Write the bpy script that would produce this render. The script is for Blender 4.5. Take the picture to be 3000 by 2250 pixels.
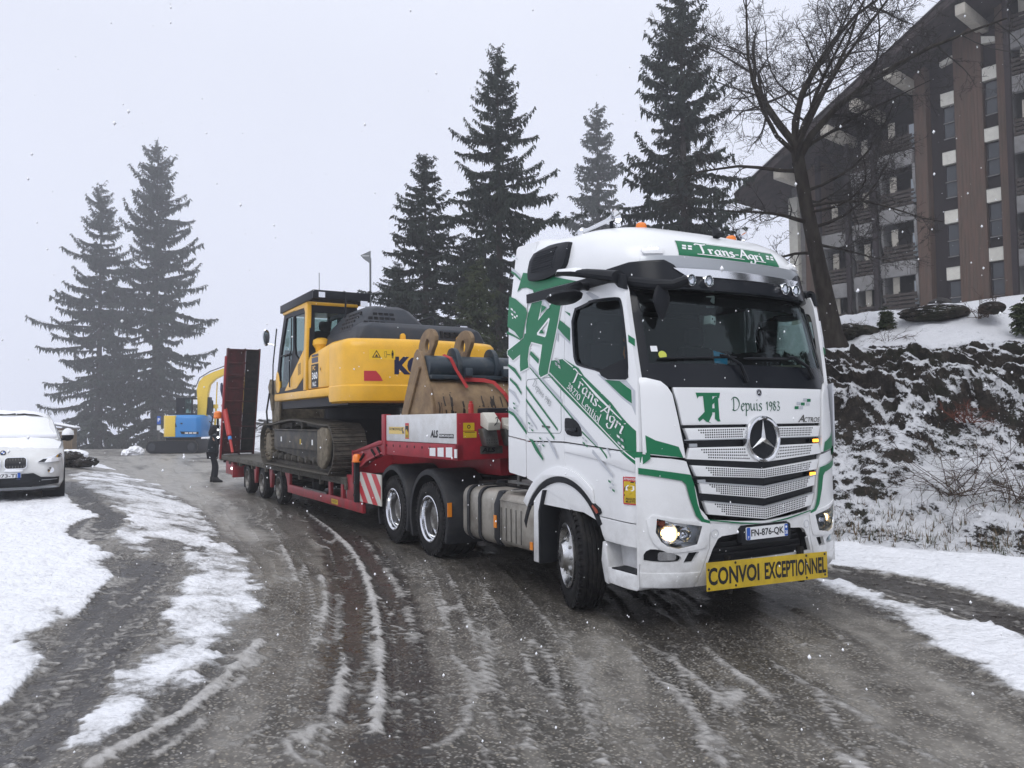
import bpy, bmesh, math, random
import numpy as np
from mathutils import Vector, Matrix, noise, geometry
from math import radians, pi, sin, cos, sqrt

SC = bpy.context.scene
COL = SC.collection
for _o in list(bpy.data.objects):
    bpy.data.objects.remove(_o)

# ---------------------------------------------------------------- camera
# World frame: X runs rearwards along the lorry from its front bumper, Y to the side of the lorry
# that faces us, Z up; the lorry's front bumper centre stands at the origin.
cam = bpy.data.cameras.new('camera')
cam_ob = bpy.data.objects.new('camera', cam)
COL.objects.link(cam_ob)
SC.camera = cam_ob
cam.sensor_width = 36.0
cam.lens = 27.25
cam.clip_start = 0.05
cam.clip_end = 1000.0
_R = Matrix(((-0.4896036, -0.87188248, -0.01045276),
             (-0.04479363, 0.01317811, 0.99890934),
             (-0.8707938, 0.48953783, -0.04550683))).transposed()
cam_ob.matrix_world = Matrix.Translation((-5.0069, 5.4027, 1.8379)) @ _R.to_4x4()

# ---------------------------------------------------------------- world, sun, exposure
W = bpy.data.worlds.new('World')
SC.world = W
W.use_nodes = True
SUN_EL, SUN_AZ = radians(50), radians(312)
def build_world():
    nt = W.node_tree
    nt.nodes.clear()
    out = nt.nodes.new('ShaderNodeOutputWorld')
    tc = nt.nodes.new('ShaderNodeTexCoord')
    sep = nt.nodes.new('ShaderNodeSeparateXYZ')
    nt.links.new(tc.outputs['Generated'], sep.inputs[0])
    # overcast cloud: even towards the horizon, brighter overhead
    ramp = nt.nodes.new('ShaderNodeValToRGB')
    e = ramp.color_ramp.elements
    e[0].position = 0.0
    e[0].color = (0.715, 0.75, 0.885, 1)
    e[1].position = 1.0
    e[1].color = (1.06, 1.10, 1.21, 1)
    m = ramp.color_ramp.elements.new(0.42)
    m.color = (0.79, 0.825, 0.95, 1)
    nt.links.new(sep.outputs['Z'], ramp.inputs[0])
    nz = nt.nodes.new('ShaderNodeTexNoise')
    nz.inputs['Scale'].default_value = 1.6
    nz.inputs['Detail'].default_value = 3
    nt.links.new(tc.outputs['Generated'], nz.inputs['Vector'])
    mr = nt.nodes.new('ShaderNodeMapRange')
    mr.inputs[1].default_value = 0.3
    mr.inputs[2].default_value = 0.7
    mr.inputs[3].default_value = 0.955
    mr.inputs[4].default_value = 1.03
    nt.links.new(nz.outputs['Fac'], mr.inputs[0])
    mul = nt.nodes.new('ShaderNodeVectorMath')
    mul.operation = 'SCALE'
    nt.links.new(ramp.outputs[0], mul.inputs[0])
    nt.links.new(mr.outputs[0], mul.inputs['Scale'])
    bg1 = nt.nodes.new('ShaderNodeBackground')
    nt.links.new(mul.outputs[0], bg1.inputs['Color'])
    bg1.inputs['Strength'].default_value = SKY_CLOUD
    sky = nt.nodes.new('ShaderNodeTexSky')
    sky.sky_type = 'NISHITA'
    sky.sun_disc = False
    sky.sun_elevation = SUN_EL
    sky.sun_rotation = SUN_AZ
    sky.dust_density = 4
    bg2 = nt.nodes.new('ShaderNodeBackground')
    nt.links.new(sky.outputs[0], bg2.inputs['Color'])
    bg2.inputs['Strength'].default_value = 0.05
    mix = nt.nodes.new('ShaderNodeMixShader')
    mix.inputs[0].default_value = 0.96
    nt.links.new(bg2.outputs[0], mix.inputs[1])
    nt.links.new(bg1.outputs[0], mix.inputs[2])
    nt.links.new(mix.outputs[0], out.inputs['Surface'])
SKY_CLOUD = 1.08
build_world()
sun = bpy.data.lights.new('sun', 'SUN')
sun.energy = 1.15
sun.angle = radians(40)
sun.color = (1.0, 0.985, 0.96)
sun_ob = bpy.data.objects.new('sun', sun)
COL.objects.link(sun_ob)
_d = Vector((sin(SUN_AZ) * cos(SUN_EL), cos(SUN_AZ) * cos(SUN_EL), sin(SUN_EL)))
sun_ob.rotation_euler = _d.to_track_quat('Z', 'Y').to_euler()
sun_ob.location = (-5, 0, 30)
vs = SC.view_settings
vs.view_transform = 'Standard'
vs.look = 'None'
vs.exposure = 0.0
vs.gamma = 1.0
vs.use_curve_mapping = False
SC.render.engine = 'CYCLES'
SC.cycles.max_bounces = 6
SC.cycles.volume_bounces = 1
SC.cycles.transparent_max_bounces = 12
SC.cycles.use_denoising = True

# ---------------------------------------------------------------- materials
def _nodes(name):
    m = bpy.data.materials.new(name)
    m.use_nodes = True
    nt = m.node_tree
    return m, nt, nt.nodes['Principled BSDF']
def N(nt, t, **kw):
    n = nt.nodes.new(t)
    for k, v in kw.items():
        if k.startswith('i_'):
            key = k[2:]
            n.inputs[int(key) if key.isdigit() else key.replace('_', ' ')].default_value = v
        else:
            setattr(n, k, v)
    return n
def L(nt, a, b): nt.links.new(a, b)
def mat(name, col, rough=0.5, metal=0.0, spec=0.5, col2=None, nscale=6.0, n0=0.4, n1=0.65, bump=0.0, bscale=60.0,
        coat=0.0, stretch=(1, 1, 1), rvar=0.0, emit=None, estr=0.0, trans=0.0, ior=1.45, dirt=None, dirt_z=(0.3, 1.4), dirt_amt=0.5):
    """Principled material with a noise mix between two colours, fine bump and optional road dirt low down."""
    m, nt, b = _nodes(name)
    b.inputs['Roughness'].default_value = rough
    b.inputs['Metallic'].default_value = metal
    b.inputs['Specular IOR Level'].default_value = spec
    b.inputs['IOR'].default_value = ior
    b.inputs['Coat Weight'].default_value = coat
    b.inputs['Coat Roughness'].default_value = 0.08
    b.inputs['Transmission Weight'].default_value = trans
    b.inputs['Base Color'].default_value = (*col, 1)
    tc = N(nt, 'ShaderNodeTexCoord')
    mp = N(nt, 'ShaderNodeMapping')
    mp.inputs['Scale'].default_value = stretch
    L(nt, tc.outputs['Object'], mp.inputs[0])
    cur = None
    if col2 is not None:
        nz = N(nt, 'ShaderNodeTexNoise', i_Scale=nscale, i_Detail=7.0, i_Roughness=0.62)
        L(nt, mp.outputs[0], nz.inputs['Vector'])
        mr = N(nt, 'ShaderNodeMapRange')
        mr.inputs[1].default_value = n0
        mr.inputs[2].default_value = n1
        L(nt, nz.outputs['Fac'], mr.inputs[0])
        mx = N(nt, 'ShaderNodeMix', data_type='RGBA')
        mx.inputs['A'].default_value = (*col, 1)
        mx.inputs['B'].default_value = (*col2, 1)
        L(nt, mr.outputs[0], mx.inputs['Factor'])
        cur = mx.outputs['Result']
        if rvar:
            ra = N(nt, 'ShaderNodeMapRange')
            ra.inputs[3].default_value = rough
            ra.inputs[4].default_value = min(1, max(0, rough + rvar))
            L(nt, mr.outputs[0], ra.inputs[0])
            L(nt, ra.outputs[0], b.inputs['Roughness'])
    if dirt is not None:
        sx = N(nt, 'ShaderNodeSeparateXYZ')
        L(nt, tc.outputs['Object'], sx.inputs[0])
        mz = N(nt, 'ShaderNodeMapRange')
        mz.inputs[1].default_value = dirt_z[1]
        mz.inputs[2].default_value = dirt_z[0]
        L(nt, sx.outputs['Z'], mz.inputs[0])
        n2 = N(nt, 'ShaderNodeTexNoise', i_Scale=5.0, i_Detail=8.0, i_Roughness=0.7)
        L(nt, tc.outputs['Object'], n2.inputs['Vector'])
        mn = N(nt, 'ShaderNodeMapRange')
        mn.inputs[1].default_value = 0.35
        mn.inputs[2].default_value = 0.75
        L(nt, n2.outputs['Fac'], mn.inputs[0])
        mu = N(nt, 'ShaderNodeMath', operation='MULTIPLY')
        L(nt, mz.outputs[0], mu.inputs[0])
        L(nt, mn.outputs[0], mu.inputs[1])
        m2 = N(nt, 'ShaderNodeMath', operation='MULTIPLY')
        L(nt, mu.outputs[0], m2.inputs[0])
        m2.inputs[1].default_value = dirt_amt
        m2.use_clamp = True
        md = N(nt, 'ShaderNodeMix', data_type='RGBA')
        if cur is not None:
            L(nt, cur, md.inputs['A'])
        else:
            md.inputs['A'].default_value = (*col, 1)
        md.inputs['B'].default_value = (*dirt, 1)
        L(nt, m2.outputs[0], md.inputs['Factor'])
        cur = md.outputs['Result']
    if cur is not None:
        L(nt, cur, b.inputs['Base Color'])
    if bump:
        n3 = N(nt, 'ShaderNodeTexNoise', i_Scale=bscale, i_Detail=5.0)
        L(nt, mp.outputs[0], n3.inputs['Vector'])
        bp = N(nt, 'ShaderNodeBump', i_Strength=min(1.0, bump), i_Distance=0.02 * max(1.0, bump))
        L(nt, n3.outputs['Fac'], bp.inputs['Height'])
        L(nt, bp.outputs[0], b.inputs['Normal'])
    if emit is not None:
        b.inputs['Emission Color'].default_value = (*emit, 1)
        b.inputs['Emission Strength'].default_value = estr
    return m
def glass(name, tint, op, rough=0.03):
    """Thin window glass: part tinted see-through, part mirror by angle."""
    m = bpy.data.materials.new(name)
    m.use_nodes = True
    nt = m.node_tree
    nt.nodes.clear()
    out = N(nt, 'ShaderNodeOutputMaterial')
    tr = N(nt, 'ShaderNodeBsdfTransparent')
    tr.inputs[0].default_value = (*tint, 1)
    gl = N(nt, 'ShaderNodeBsdfGlossy', i_Roughness=rough)
    gl.inputs[0].default_value = (0.60, 0.68, 0.70, 1)
    fr = N(nt, 'ShaderNodeFresnel', i_IOR=1.5)
    ad = N(nt, 'ShaderNodeMath', operation='ADD')
    ad.inputs[1].default_value = op
    L(nt, fr.outputs[0], ad.inputs[0])
    mx = N(nt, 'ShaderNodeMixShader')
    L(nt, ad.outputs[0], mx.inputs[0])
    L(nt, tr.outputs[0], mx.inputs[1])
    L(nt, gl.outputs[0], mx.inputs[2])
    L(nt, mx.outputs[0], out.inputs['Surface'])
    return m
GREY_DIRT = (0.20, 0.19, 0.17)
M = dict(
    white=mat('white_paint', (0.80, 0.81, 0.82), 0.28, coat=0.4, dirt=(0.34, 0.33, 0.31), dirt_z=(0.30, 1.35), dirt_amt=0.85),
    green=mat('green_film', (0.0, 0.15, 0.058), 0.38),
    green2=mat('pale_green_film', (0.03, 0.20, 0.10), 0.35),
    grey=mat('grey_film', (0.50, 0.52, 0.56), 0.35),
    lwhite=mat('white_film', (0.82, 0.83, 0.83), 0.3),
    inkgreen=mat('dark_green_letter', (0.02, 0.10, 0.06), 0.35),
    inkgrey=mat('grey_letter', (0.14, 0.17, 0.17), 0.4),
    silver=mat('silver_paint', (0.42, 0.44, 0.46), 0.32, 0.5),
    chrome=mat('chrome', (0.75, 0.76, 0.78), 0.12, 1.0),
    polished=mat('polished_aluminium', (0.72, 0.73, 0.74), 0.2, 1.0, col2=(0.42, 0.41, 0.39), nscale=9, rvar=0.2),
    alu=mat('dirty_aluminium', (0.40, 0.375, 0.33), 0.42, 0.65, col2=(0.22, 0.20, 0.17), nscale=3.5, rvar=0.15, bump=0.1, bscale=30),
    black=mat('black_plastic', (0.012, 0.0135, 0.017), 0.5, spec=0.2, bump=0.05, bscale=300, dirt=GREY_DIRT, dirt_z=(0.0, 1.5), dirt_amt=0.10),
    blackgloss=mat('gloss_black', (0.008, 0.010, 0.014), 0.22, spec=0.3),
    dark=mat('dark_chassis', (0.009, 0.009, 0.010), 0.7, spec=0.12, col2=(0.022, 0.020, 0.018), nscale=8),
    mudguard=mat('black_mudguard', (0.016, 0.018, 0.022), 0.5, spec=0.25, col2=(0.03, 0.03, 0.032), nscale=6),
    tyre=mat('tyre_rubber', (0.010, 0.010, 0.011), 0.65, spec=0.2, col2=(0.05, 0.047, 0.043), nscale=7, n0=0.5, n1=0.8, bump=0.12, bscale=90),
    rim=mat('steel_rim', (0.20, 0.195, 0.185), 0.5, 0.6, col2=(0.08, 0.07, 0.06), nscale=9),
    glass=glass('tinted_glass', (0.42, 0.52, 0.50), 0.0),
    wglass=glass('windscreen_glass', (0.62, 0.74, 0.71), 0.0),
    lens=glass('clear_lens', (0.97, 0.98, 1.0), 0.02),
    reflector=mat('lamp_reflector', (0.8, 0.81, 0.83), 0.1, 1.0),
    bulb=mat('lit_bulb', (1, 0.9, 0.7), 0.4, emit=(1.0, 0.66, 0.30), estr=5.5),
    ledwhite=mat('lit_white_led', (1, 1, 1), 0.4, emit=(0.95, 0.97, 1.0), estr=2.6),
    amberlit=mat('lit_amber_led', (1, 0.5, 0.05), 0.4, emit=(1.0, 0.33, 0.02), estr=4.5),
    amber=mat('amber_lens', (0.75, 0.24, 0.02), 0.25, coat=0.4),
    redlens=mat('dull_red_lens', (0.33, 0.06, 0.03), 0.3, coat=0.3),
    orange=mat('orange_lens', (0.85, 0.22, 0.02), 0.22, coat=0.5),
    yellowsign=mat('yellow_sign', (0.62, 0.43, 0.015), 0.5, col2=(0.50, 0.34, 0.012), nscale=5, dirt=(0.16, 0.13, 0.06), dirt_z=(0.2, 0.6), dirt_amt=0.22),
    ink=mat('black_letter', (0.008, 0.008, 0.010), 0.5),
    plate=mat('plate_white', (0.78, 0.79, 0.80), 0.35),
    blue=mat('plate_blue', (0.02, 0.10, 0.45), 0.35),
    cyan=mat('blue_paper', (0.05, 0.42, 0.75), 0.6),
    yelgreen=mat('yellow_sticker', (0.55, 0.58, 0.08), 0.5),
    interior=mat('cab_interior', (0.014, 0.014, 0.016), 0.85, spec=0.1),
    beige=mat('cab_trim', (0.20, 0.18, 0.13), 0.8),
    seat=mat('seat_cloth', (0.03, 0.03, 0.033), 0.9),
    trred=mat('trailer_red', (0.33, 0.016, 0.028), 0.42, col2=(0.24, 0.014, 0.024), nscale=5, dirt=(0.10, 0.07, 0.06), dirt_z=(-0.1, 1.3), dirt_amt=0.6),
    trred2=mat('ramp_red', (0.075, 0.010, 0.011), 0.55, col2=(0.035, 0.010, 0.010), nscale=5, bump=0.3, bscale=14),
    dkred=mat('bright_red_paint', (0.42, 0.03, 0.025), 0.4),
    boardwhite=mat('white_board', (0.66, 0.67, 0.68), 0.4, col2=(0.55, 0.55, 0.54), nscale=4),
    wood=mat('worn_deck_wood', (0.10, 0.092, 0.075), 0.8, col2=(0.045, 0.043, 0.036), nscale=9, stretch=(0.5, 3, 3), bump=0.3, bscale=25),
    steel=mat('grey_steel', (0.16, 0.16, 0.155), 0.5, 0.5, col2=(0.08, 0.075, 0.065), nscale=8),
    signred=mat('reflective_red', (0.50, 0.035, 0.045), 0.4),
    signwhite=mat('reflective_white', (0.58, 0.57, 0.52), 0.4),
    exyellow=mat('excavator_yellow', (0.84, 0.455, 0.028), 0.38, coat=0.2, col2=(0.74, 0.40, 0.03), nscale=3, bump=0.02, bscale=4),
    exyellow2=mat('mini_yellow', (0.80, 0.55, 0.06), 0.4, coat=0.2),
    exblue=mat('mini_blue', (0.03, 0.22, 0.56), 0.4, coat=0.2),
    exgrey=mat('excavator_grey', (0.030, 0.036, 0.046), 0.45, spec=0.35, col2=(0.045, 0.048, 0.055), nscale=4),
    trackframe=mat('muddy_grey_paint', (0.055, 0.054, 0.052), 0.6, spec=0.25, col2=(0.12, 0.105, 0.08), nscale=5, n0=0.45, n1=0.7, bump=0.2, bscale=20),
    exdark=mat('excavator_dark', (0.013, 0.015, 0.020), 0.5, spec=0.25),
    navy=mat('navy_film', (0.012, 0.016, 0.055), 0.35),
    track=mat('muddy_track', (0.085, 0.076, 0.06), 0.75, col2=(0.035, 0.032, 0.028), nscale=7, bump=0.4, bscale=30),
    mud=mat('dried_mud', (0.20, 0.17, 0.125), 0.9, col2=(0.10, 0.085, 0.06), nscale=8, bump=0.5, bscale=25),
    rustbucket=mat('earth_worn_bucket', (0.27, 0.185, 0.10), 0.75, col2=(0.13, 0.078, 0.042), nscale=4.5, n0=0.35, n1=0.7, bump=0.3, bscale=18, rvar=-0.2),
    wetrust=mat('wet_rust_streak', (0.022, 0.015, 0.011), 0.35),
    coupler=mat('dark_blue_steel', (0.022, 0.034, 0.045), 0.38, col2=(0.07, 0.075, 0.07), nscale=9, n0=0.55, n1=0.75),
    strap=mat('red_strap', (0.38, 0.025, 0.025), 0.7),
    carwhite=mat('car_white', (0.74, 0.75, 0.745), 0.25, coat=0.6, col2=(0.66, 0.66, 0.65), nscale=3),
    cloth=mat('dark_jacket', (0.012, 0.018, 0.024), 0.9, bump=0.3, bscale=40),
    cloth2=mat('dark_trousers', (0.012, 0.013, 0.018), 0.9),
    skin=mat('skin', (0.42, 0.25, 0.18), 0.6),
    hutwood=mat('brown_plank', (0.19, 0.125, 0.055), 0.8, col2=(0.11, 0.075, 0.035), nscale=5, stretch=(4, 4, 0.5)),
    pale=mat('pale_panel', (0.60, 0.585, 0.52), 0.6, col2=(0.52, 0.50, 0.45), nscale=4),
    cream=mat('cream_beam', (0.45, 0.42, 0.36), 0.7, col2=(0.37, 0.34, 0.29), nscale=4),
    concrete=mat('grey_concrete', (0.24, 0.235, 0.235), 0.85, col2=(0.18, 0.175, 0.17), nscale=3, bump=0.1),
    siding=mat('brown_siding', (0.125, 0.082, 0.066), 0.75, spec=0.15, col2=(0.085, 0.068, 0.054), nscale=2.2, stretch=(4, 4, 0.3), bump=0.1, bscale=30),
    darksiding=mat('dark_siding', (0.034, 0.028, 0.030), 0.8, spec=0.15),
    soffit=mat('dark_soffit', (0.060, 0.047, 0.047), 0.85, spec=0.15, col2=(0.03, 0.026, 0.027), nscale=2),
    winglass=mat('house_window_glass', (0.02, 0.025, 0.03), 0.06, spec=0.8),
    railwood=mat('dark_rail_wood', (0.045, 0.035, 0.030), 0.8),
    bark=mat('bare_bark', (0.022, 0.018, 0.016), 0.9, spec=0.1, col2=(0.045, 0.04, 0.033), nscale=9, stretch=(1, 1, 0.3), bump=0.6, bscale=25),
    spruce_bark=mat('spruce_bark', (0.035, 0.028, 0.024), 0.9),
    signgrey=mat('grey_sign_back', (0.17, 0.18, 0.19), 0.5, 0.3),
    green_leaf=mat('small_fir_green', (0.035, 0.05, 0.022), 0.8, col2=(0.06, 0.07, 0.03), nscale=3),
    redleaf=mat('red_brown_leaf', (0.12, 0.035, 0.02), 0.8),
    drygrass=mat('dry_grass', (0.17, 0.12, 0.07), 0.9),
)

# ---------------------------------------------------------------- objects
def tag(o, label=None, cat=None, group=None, kind=None):
    if label: o['label'] = label
    if cat: o['category'] = cat
    if group: o['group'] = group
    if kind: o['kind'] = kind
    return o
def empty(name, loc=(0, 0, 0), rz=0.0, label=None, cat=None, group=None):
    o = bpy.data.objects.new(name, None)
    o.empty_display_size = 0.2
    COL.objects.link(o)
    o.location = loc
    o.rotation_euler = (0, 0, rz)
    return tag(o, label, cat, group)
def link(name, me, parent=None, **kw):
    o = bpy.data.objects.new(name, me)
    COL.objects.link(o)
    if parent is not None: o.parent = parent
    return tag(o, **kw)
def copy_tree(o, parent=None):
    c = o.copy()
    COL.objects.link(c)
    c.parent = parent
    for ch in [x for x in bpy.data.objects if x.parent == o]:
        copy_tree(ch, c)
    return c
class MB:
    """Collects shapes and links them as ONE mesh object."""
    def __init__(s): s.v = []; s.f = []; s.T = None
    def add(s, vs, fs):
        n = len(s.v)
        s.v += [tuple(s.T @ Vector(p)) if s.T is not None else tuple(p) for p in vs]
        s.f += [tuple(i + n for i in f) for f in fs]
        return s
    def box(s, x0, x1, y0, y1, z0, z1):
        x0, x1 = sorted((x0, x1)); y0, y1 = sorted((y0, y1)); z0, z1 = sorted((z0, z1))
        return s.add([(x0, y0, z0), (x1, y0, z0), (x1, y1, z0), (x0, y1, z0), (x0, y0, z1), (x1, y0, z1), (x1, y1, z1), (x0, y1, z1)],
                     [(3, 2, 1, 0), (4, 5, 6, 7), (0, 1, 5, 4), (1, 2, 6, 5), (2, 3, 7, 6), (3, 0, 4, 7)])
    def prism(s, poly, axis, a, b):
        """poly in the two other axes (in order), extruded along axis from a to b."""
        n = len(poly)
        def P(p, t):
            if axis == 'x': return (t, p[0], p[1])
            if axis == 'y': return (p[0], t, p[1])
            return (p[0], p[1], t)
        area = sum(poly[i][0] * poly[(i + 1) % n][1] - poly[(i + 1) % n][0] * poly[i][1] for i in range(n))
        if a > b: a, b = b, a
        flip = (area < 0) ^ (axis == 'y')
        vs = [P(p, a) for p in poly] + [P(p, b) for p in poly]
        f = [tuple(range(n - 1, -1, -1)), tuple(range(n, 2 * n))] + [(i, (i + 1) % n, n + (i + 1) % n, n + i) for i in range(n)]
        if flip: f = [tuple(reversed(q)) for q in f]
        return s.add(vs, f)
    def tube(s, path, r, n=8, cap=True):
        path = [Vector(p) for p in path]
        rs = r if isinstance(r, (list, tuple)) else [r] * len(path)
        rings = []; vs = []
        up = Vector((0, 0, 1))
        prev = None
        for i, p in enumerate(path):
            t = (path[min(i + 1, len(path) - 1)] - path[max(i - 1, 0)])
            t = t.normalized() if t.length > 1e-9 else Vector((0, 0, 1))
            if prev is None:
                a = t.cross(up)
                if a.length < 1e-3: a = t.cross(Vector((1, 0, 0)))
            else:
                a = prev - t * prev.dot(t)
                if a.length < 1e-3: a = t.cross(up)
            a.normalize(); prev = a
            b = t.cross(a)
            vs += [p + (a * cos(2 * pi * k / n) + b * sin(2 * pi * k / n)) * rs[i] for k in range(n)]
        fs = []
        for i in range(len(path) - 1):
            for k in range(n):
                k2 = (k + 1) % n
                fs.append((i * n + k, i * n + k2, (i + 1) * n + k2, (i + 1) * n + k))
        if cap:
            fs.append(tuple(range(n - 1, -1, -1)))
            m = (len(path) - 1) * n
            fs.append(tuple(range(m, m + n)))
        return s.add(vs, fs)
    def cyl(s, p0, p1, r0, r1=None, n=16): return s.tube([p0, p1], [r0, r0 if r1 is None else r1], n)
    def lathe(s, o, ax, prof, n=32, closed=False):
        """prof: (distance along ax, radius) pairs turned about the axis ax through o."""
        o = Vector(o); ax = Vector(ax).normalized()
        a = ax.cross(Vector((0, 0, 1)))
        if a.length < 1e-3: a = ax.cross(Vector((1, 0, 0)))
        a.normalize(); b = ax.cross(a)
        vs = []; fs = []
        for (d, r) in prof:
            vs += [o + ax * d + (a * cos(2 * pi * k / n) + b * sin(2 * pi * k / n)) * max(r, 1e-4) for k in range(n)]
        m = len(prof)
        for i in range(m if closed else m - 1):
            j = (i + 1) % m
            for k in range(n):
                k2 = (k + 1) % n
                fs.append((i * n + k, i * n + k2, j * n + k2, j * n + k))
        return s.add(vs, fs)
    def loft(s, rings, cap=True, loop=True):
        n = len(rings[0]); vs = [p for r in rings for p in r]; fs = []
        for i in range(len(rings) - 1):
            for k in range(n if loop else n - 1):
                k2 = (k + 1) % n
                fs.append((i * n + k, i * n + k2, (i + 1) * n + k2, (i + 1) * n + k))
        if cap:
            fs.append(tuple(range(n - 1, -1, -1)))
            fs.append(tuple(range((len(rings) - 1) * n, len(rings) * n)))
        return s.add(vs, fs)
    def quad(s, a, b, c, d): return s.add([a, b, c, d], [(0, 1, 2, 3)])
    def mesh(s, name, m=None, bevel=0.0, smooth=35, seg=2, fix=True):
        me = bpy.data.meshes.new(name)
        me.from_pydata([tuple(p) for p in s.v], [], s.f)
        if fix or bevel:
            bm = bmesh.new(); bm.from_mesh(me)
            if fix:
                bmesh.ops.remove_doubles(bm, verts=bm.verts, dist=1e-6)
                bmesh.ops.recalc_face_normals(bm, faces=bm.faces)
            if bevel:
                es = [e for e in bm.edges if len(e.link_faces) == 2 and e.calc_face_angle(0) > 0.5]
                bmesh.ops.bevel(bm, geom=es, offset=bevel, segments=seg, affect='EDGES', profile=0.5, clamp_overlap=True)
            bm.to_mesh(me); bm.free()
        if smooth:
            me.polygons.foreach_set('use_smooth', [True] * len(me.polygons))
            me.set_sharp_from_angle(angle=radians(smooth))
        if m is not None: me.materials.append(m)
        return me
    def build(s, name, m, parent=None, bevel=0.0, smooth=35, fix=True, seg=2, **kw):
        return link(name, s.mesh(name, m, bevel, smooth, seg, fix), parent, **kw)

def shape2d(poly, holes=(), cell=None):
    """Triangulates a 2-D outline with holes, then cuts it along a grid so that it can follow a curved surface."""
    rings = [[Vector((p[0], p[1], 0)) for p in poly]] + [[Vector((p[0], p[1], 0)) for p in h] for h in holes]
    tris = geometry.tessellate_polygon(rings)
    pts = [p for r in rings for p in r]
    bm = bmesh.new()
    vs = [bm.verts.new(p) for p in pts]
    for t in tris:
        if len(set(t)) == 3:
            try: bm.faces.new([vs[i] for i in t])
            except ValueError: pass
    bmesh.ops.remove_doubles(bm, verts=bm.verts, dist=1e-6)
    if cell:
        cu, cv = cell if isinstance(cell, (tuple, list)) else (cell, cell)
        for ax, c in ((0, cu), (1, cv)):
            if not c: continue
            lo = min(v.co[ax] for v in bm.verts); hi = max(v.co[ax] for v in bm.verts)
            k = math.ceil(lo / c) * c
            while k < hi:
                if k - lo > 1e-4:
                    co = Vector((0, 0, 0)); co[ax] = k
                    no = Vector((0, 0, 0)); no[ax] = 1
                    bmesh.ops.bisect_plane(bm, geom=bm.verts[:] + bm.edges[:] + bm.faces[:], plane_co=co, plane_no=no, dist=1e-6)
                k += c
    for f in bm.faces:
        if f.normal.z < 0: f.normal_flip()
    bm.normal_update()
    bm.verts.index_update()
    V = [(v.co.x, v.co.y) for v in bm.verts]
    F = []
    for f in bm.faces:
        idx = [v.index for v in f.verts]
        a = sum(V[idx[i]][0] * V[idx[(i + 1) % len(idx)]][1] - V[idx[(i + 1) % len(idx)]][0] * V[idx[i]][1] for i in range(len(idx)))
        F.append(idx if a > 0 else idx[::-1])
    bm.free()
    return V, F
def patch(mb, poly, surf, off=0.0, back=None, holes=(), cell=None):
    """Lays an outline on surf(u, v, offset); with back it becomes a closed panel of real thickness."""
    V, F = shape2d(poly, holes, cell)
    if not F: return
    P = [Vector(surf(u, v, off)) for u, v in V]
    f = F[0]
    nrm = (P[f[1]] - P[f[0]]).cross(P[f[2]] - P[f[0]])
    u, v = V[f[0]]
    out = Vector(surf(u, v, off + 0.01)) - P[f[0]]
    if nrm.dot(out) < 0: F = [q[::-1] for q in F]
    mb.add(P, F)
    if back is not None:
        Q = [Vector(surf(u, v, back)) for u, v in V]
        mb.add(Q, [q[::-1] for q in F])
        cnt = {}
        for q in F:
            for i in range(len(q)):
                a, b = q[i], q[(i + 1) % len(q)]
                cnt[(a, b)] = 1
        n = len(mb.v)
        ed = [(a, b) for (a, b) in cnt if (b, a) not in cnt]
        vs = []; fs = []
        for a, b in ed:
            k = len(vs)
            vs += [P[a], P[b], Q[b], Q[a]]
            fs.append((k, k + 3, k + 2, k + 1))
        mb.add(vs, fs)
def rrect(x0, x1, y0, y1, r, n=4):
    x0, x1 = sorted((x0, x1)); y0, y1 = sorted((y0, y1))
    r = min(r, (x1 - x0) / 2 - 1e-4, (y1 - y0) / 2 - 1e-4)
    out = []
    for cx, cy, a0 in ((x1 - r, y1 - r, 0), (x0 + r, y1 - r, 90), (x0 + r, y0 + r, 180), (x1 - r, y0 + r, 270)):
        for k in range(n + 1):
            a = radians(a0 + 90 * k / n)
            out.append((cx + r * cos(a), cy + r * sin(a)))
    return out
def ngon(cx, cy, r, n=24, ry=None):
    return [(cx + r * cos(2 * pi * k / n), cy + (ry or r) * sin(2 * pi * k / n)) for k in range(n)]
def smooth_poly(pts, it=2):
    """Chaikin corner cutting for outlines that curve."""
    for _ in range(it):
        q = []
        for i in range(len(pts)):
            a, b = pts[i], pts[(i + 1) % len(pts)]
            q += [(a[0] * .75 + b[0] * .25, a[1] * .75 + b[1] * .25), (a[0] * .25 + b[0] * .75, a[1] * .25 + b[1] * .75)]
        pts = q
    return pts
def band(pts, w, closed=False):
    """Outline of a strip of width w along a polyline."""
    Lp = []; Rp = []
    n = len(pts)
    ws = w if isinstance(w, (list, tuple)) else [w] * n
    for i in range(n):
        a = Vector(pts[max(i - 1, 0)]); b = Vector(pts[min(i + 1, n - 1)])
        d = (b - a).normalized()
        nn = Vector((-d.y, d.x)) * ws[i] * 0.5
        p = Vector(pts[i])
        Lp.append(tuple(p + nn)); Rp.append(tuple(p - nn))
    return Lp + Rp[::-1]
def clean(poly, eps=1e-4):
    q = []
    for p in poly:
        if not q or (abs(p[0] - q[-1][0]) + abs(p[1] - q[-1][1])) > eps: q.append(p)
    return q

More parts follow.
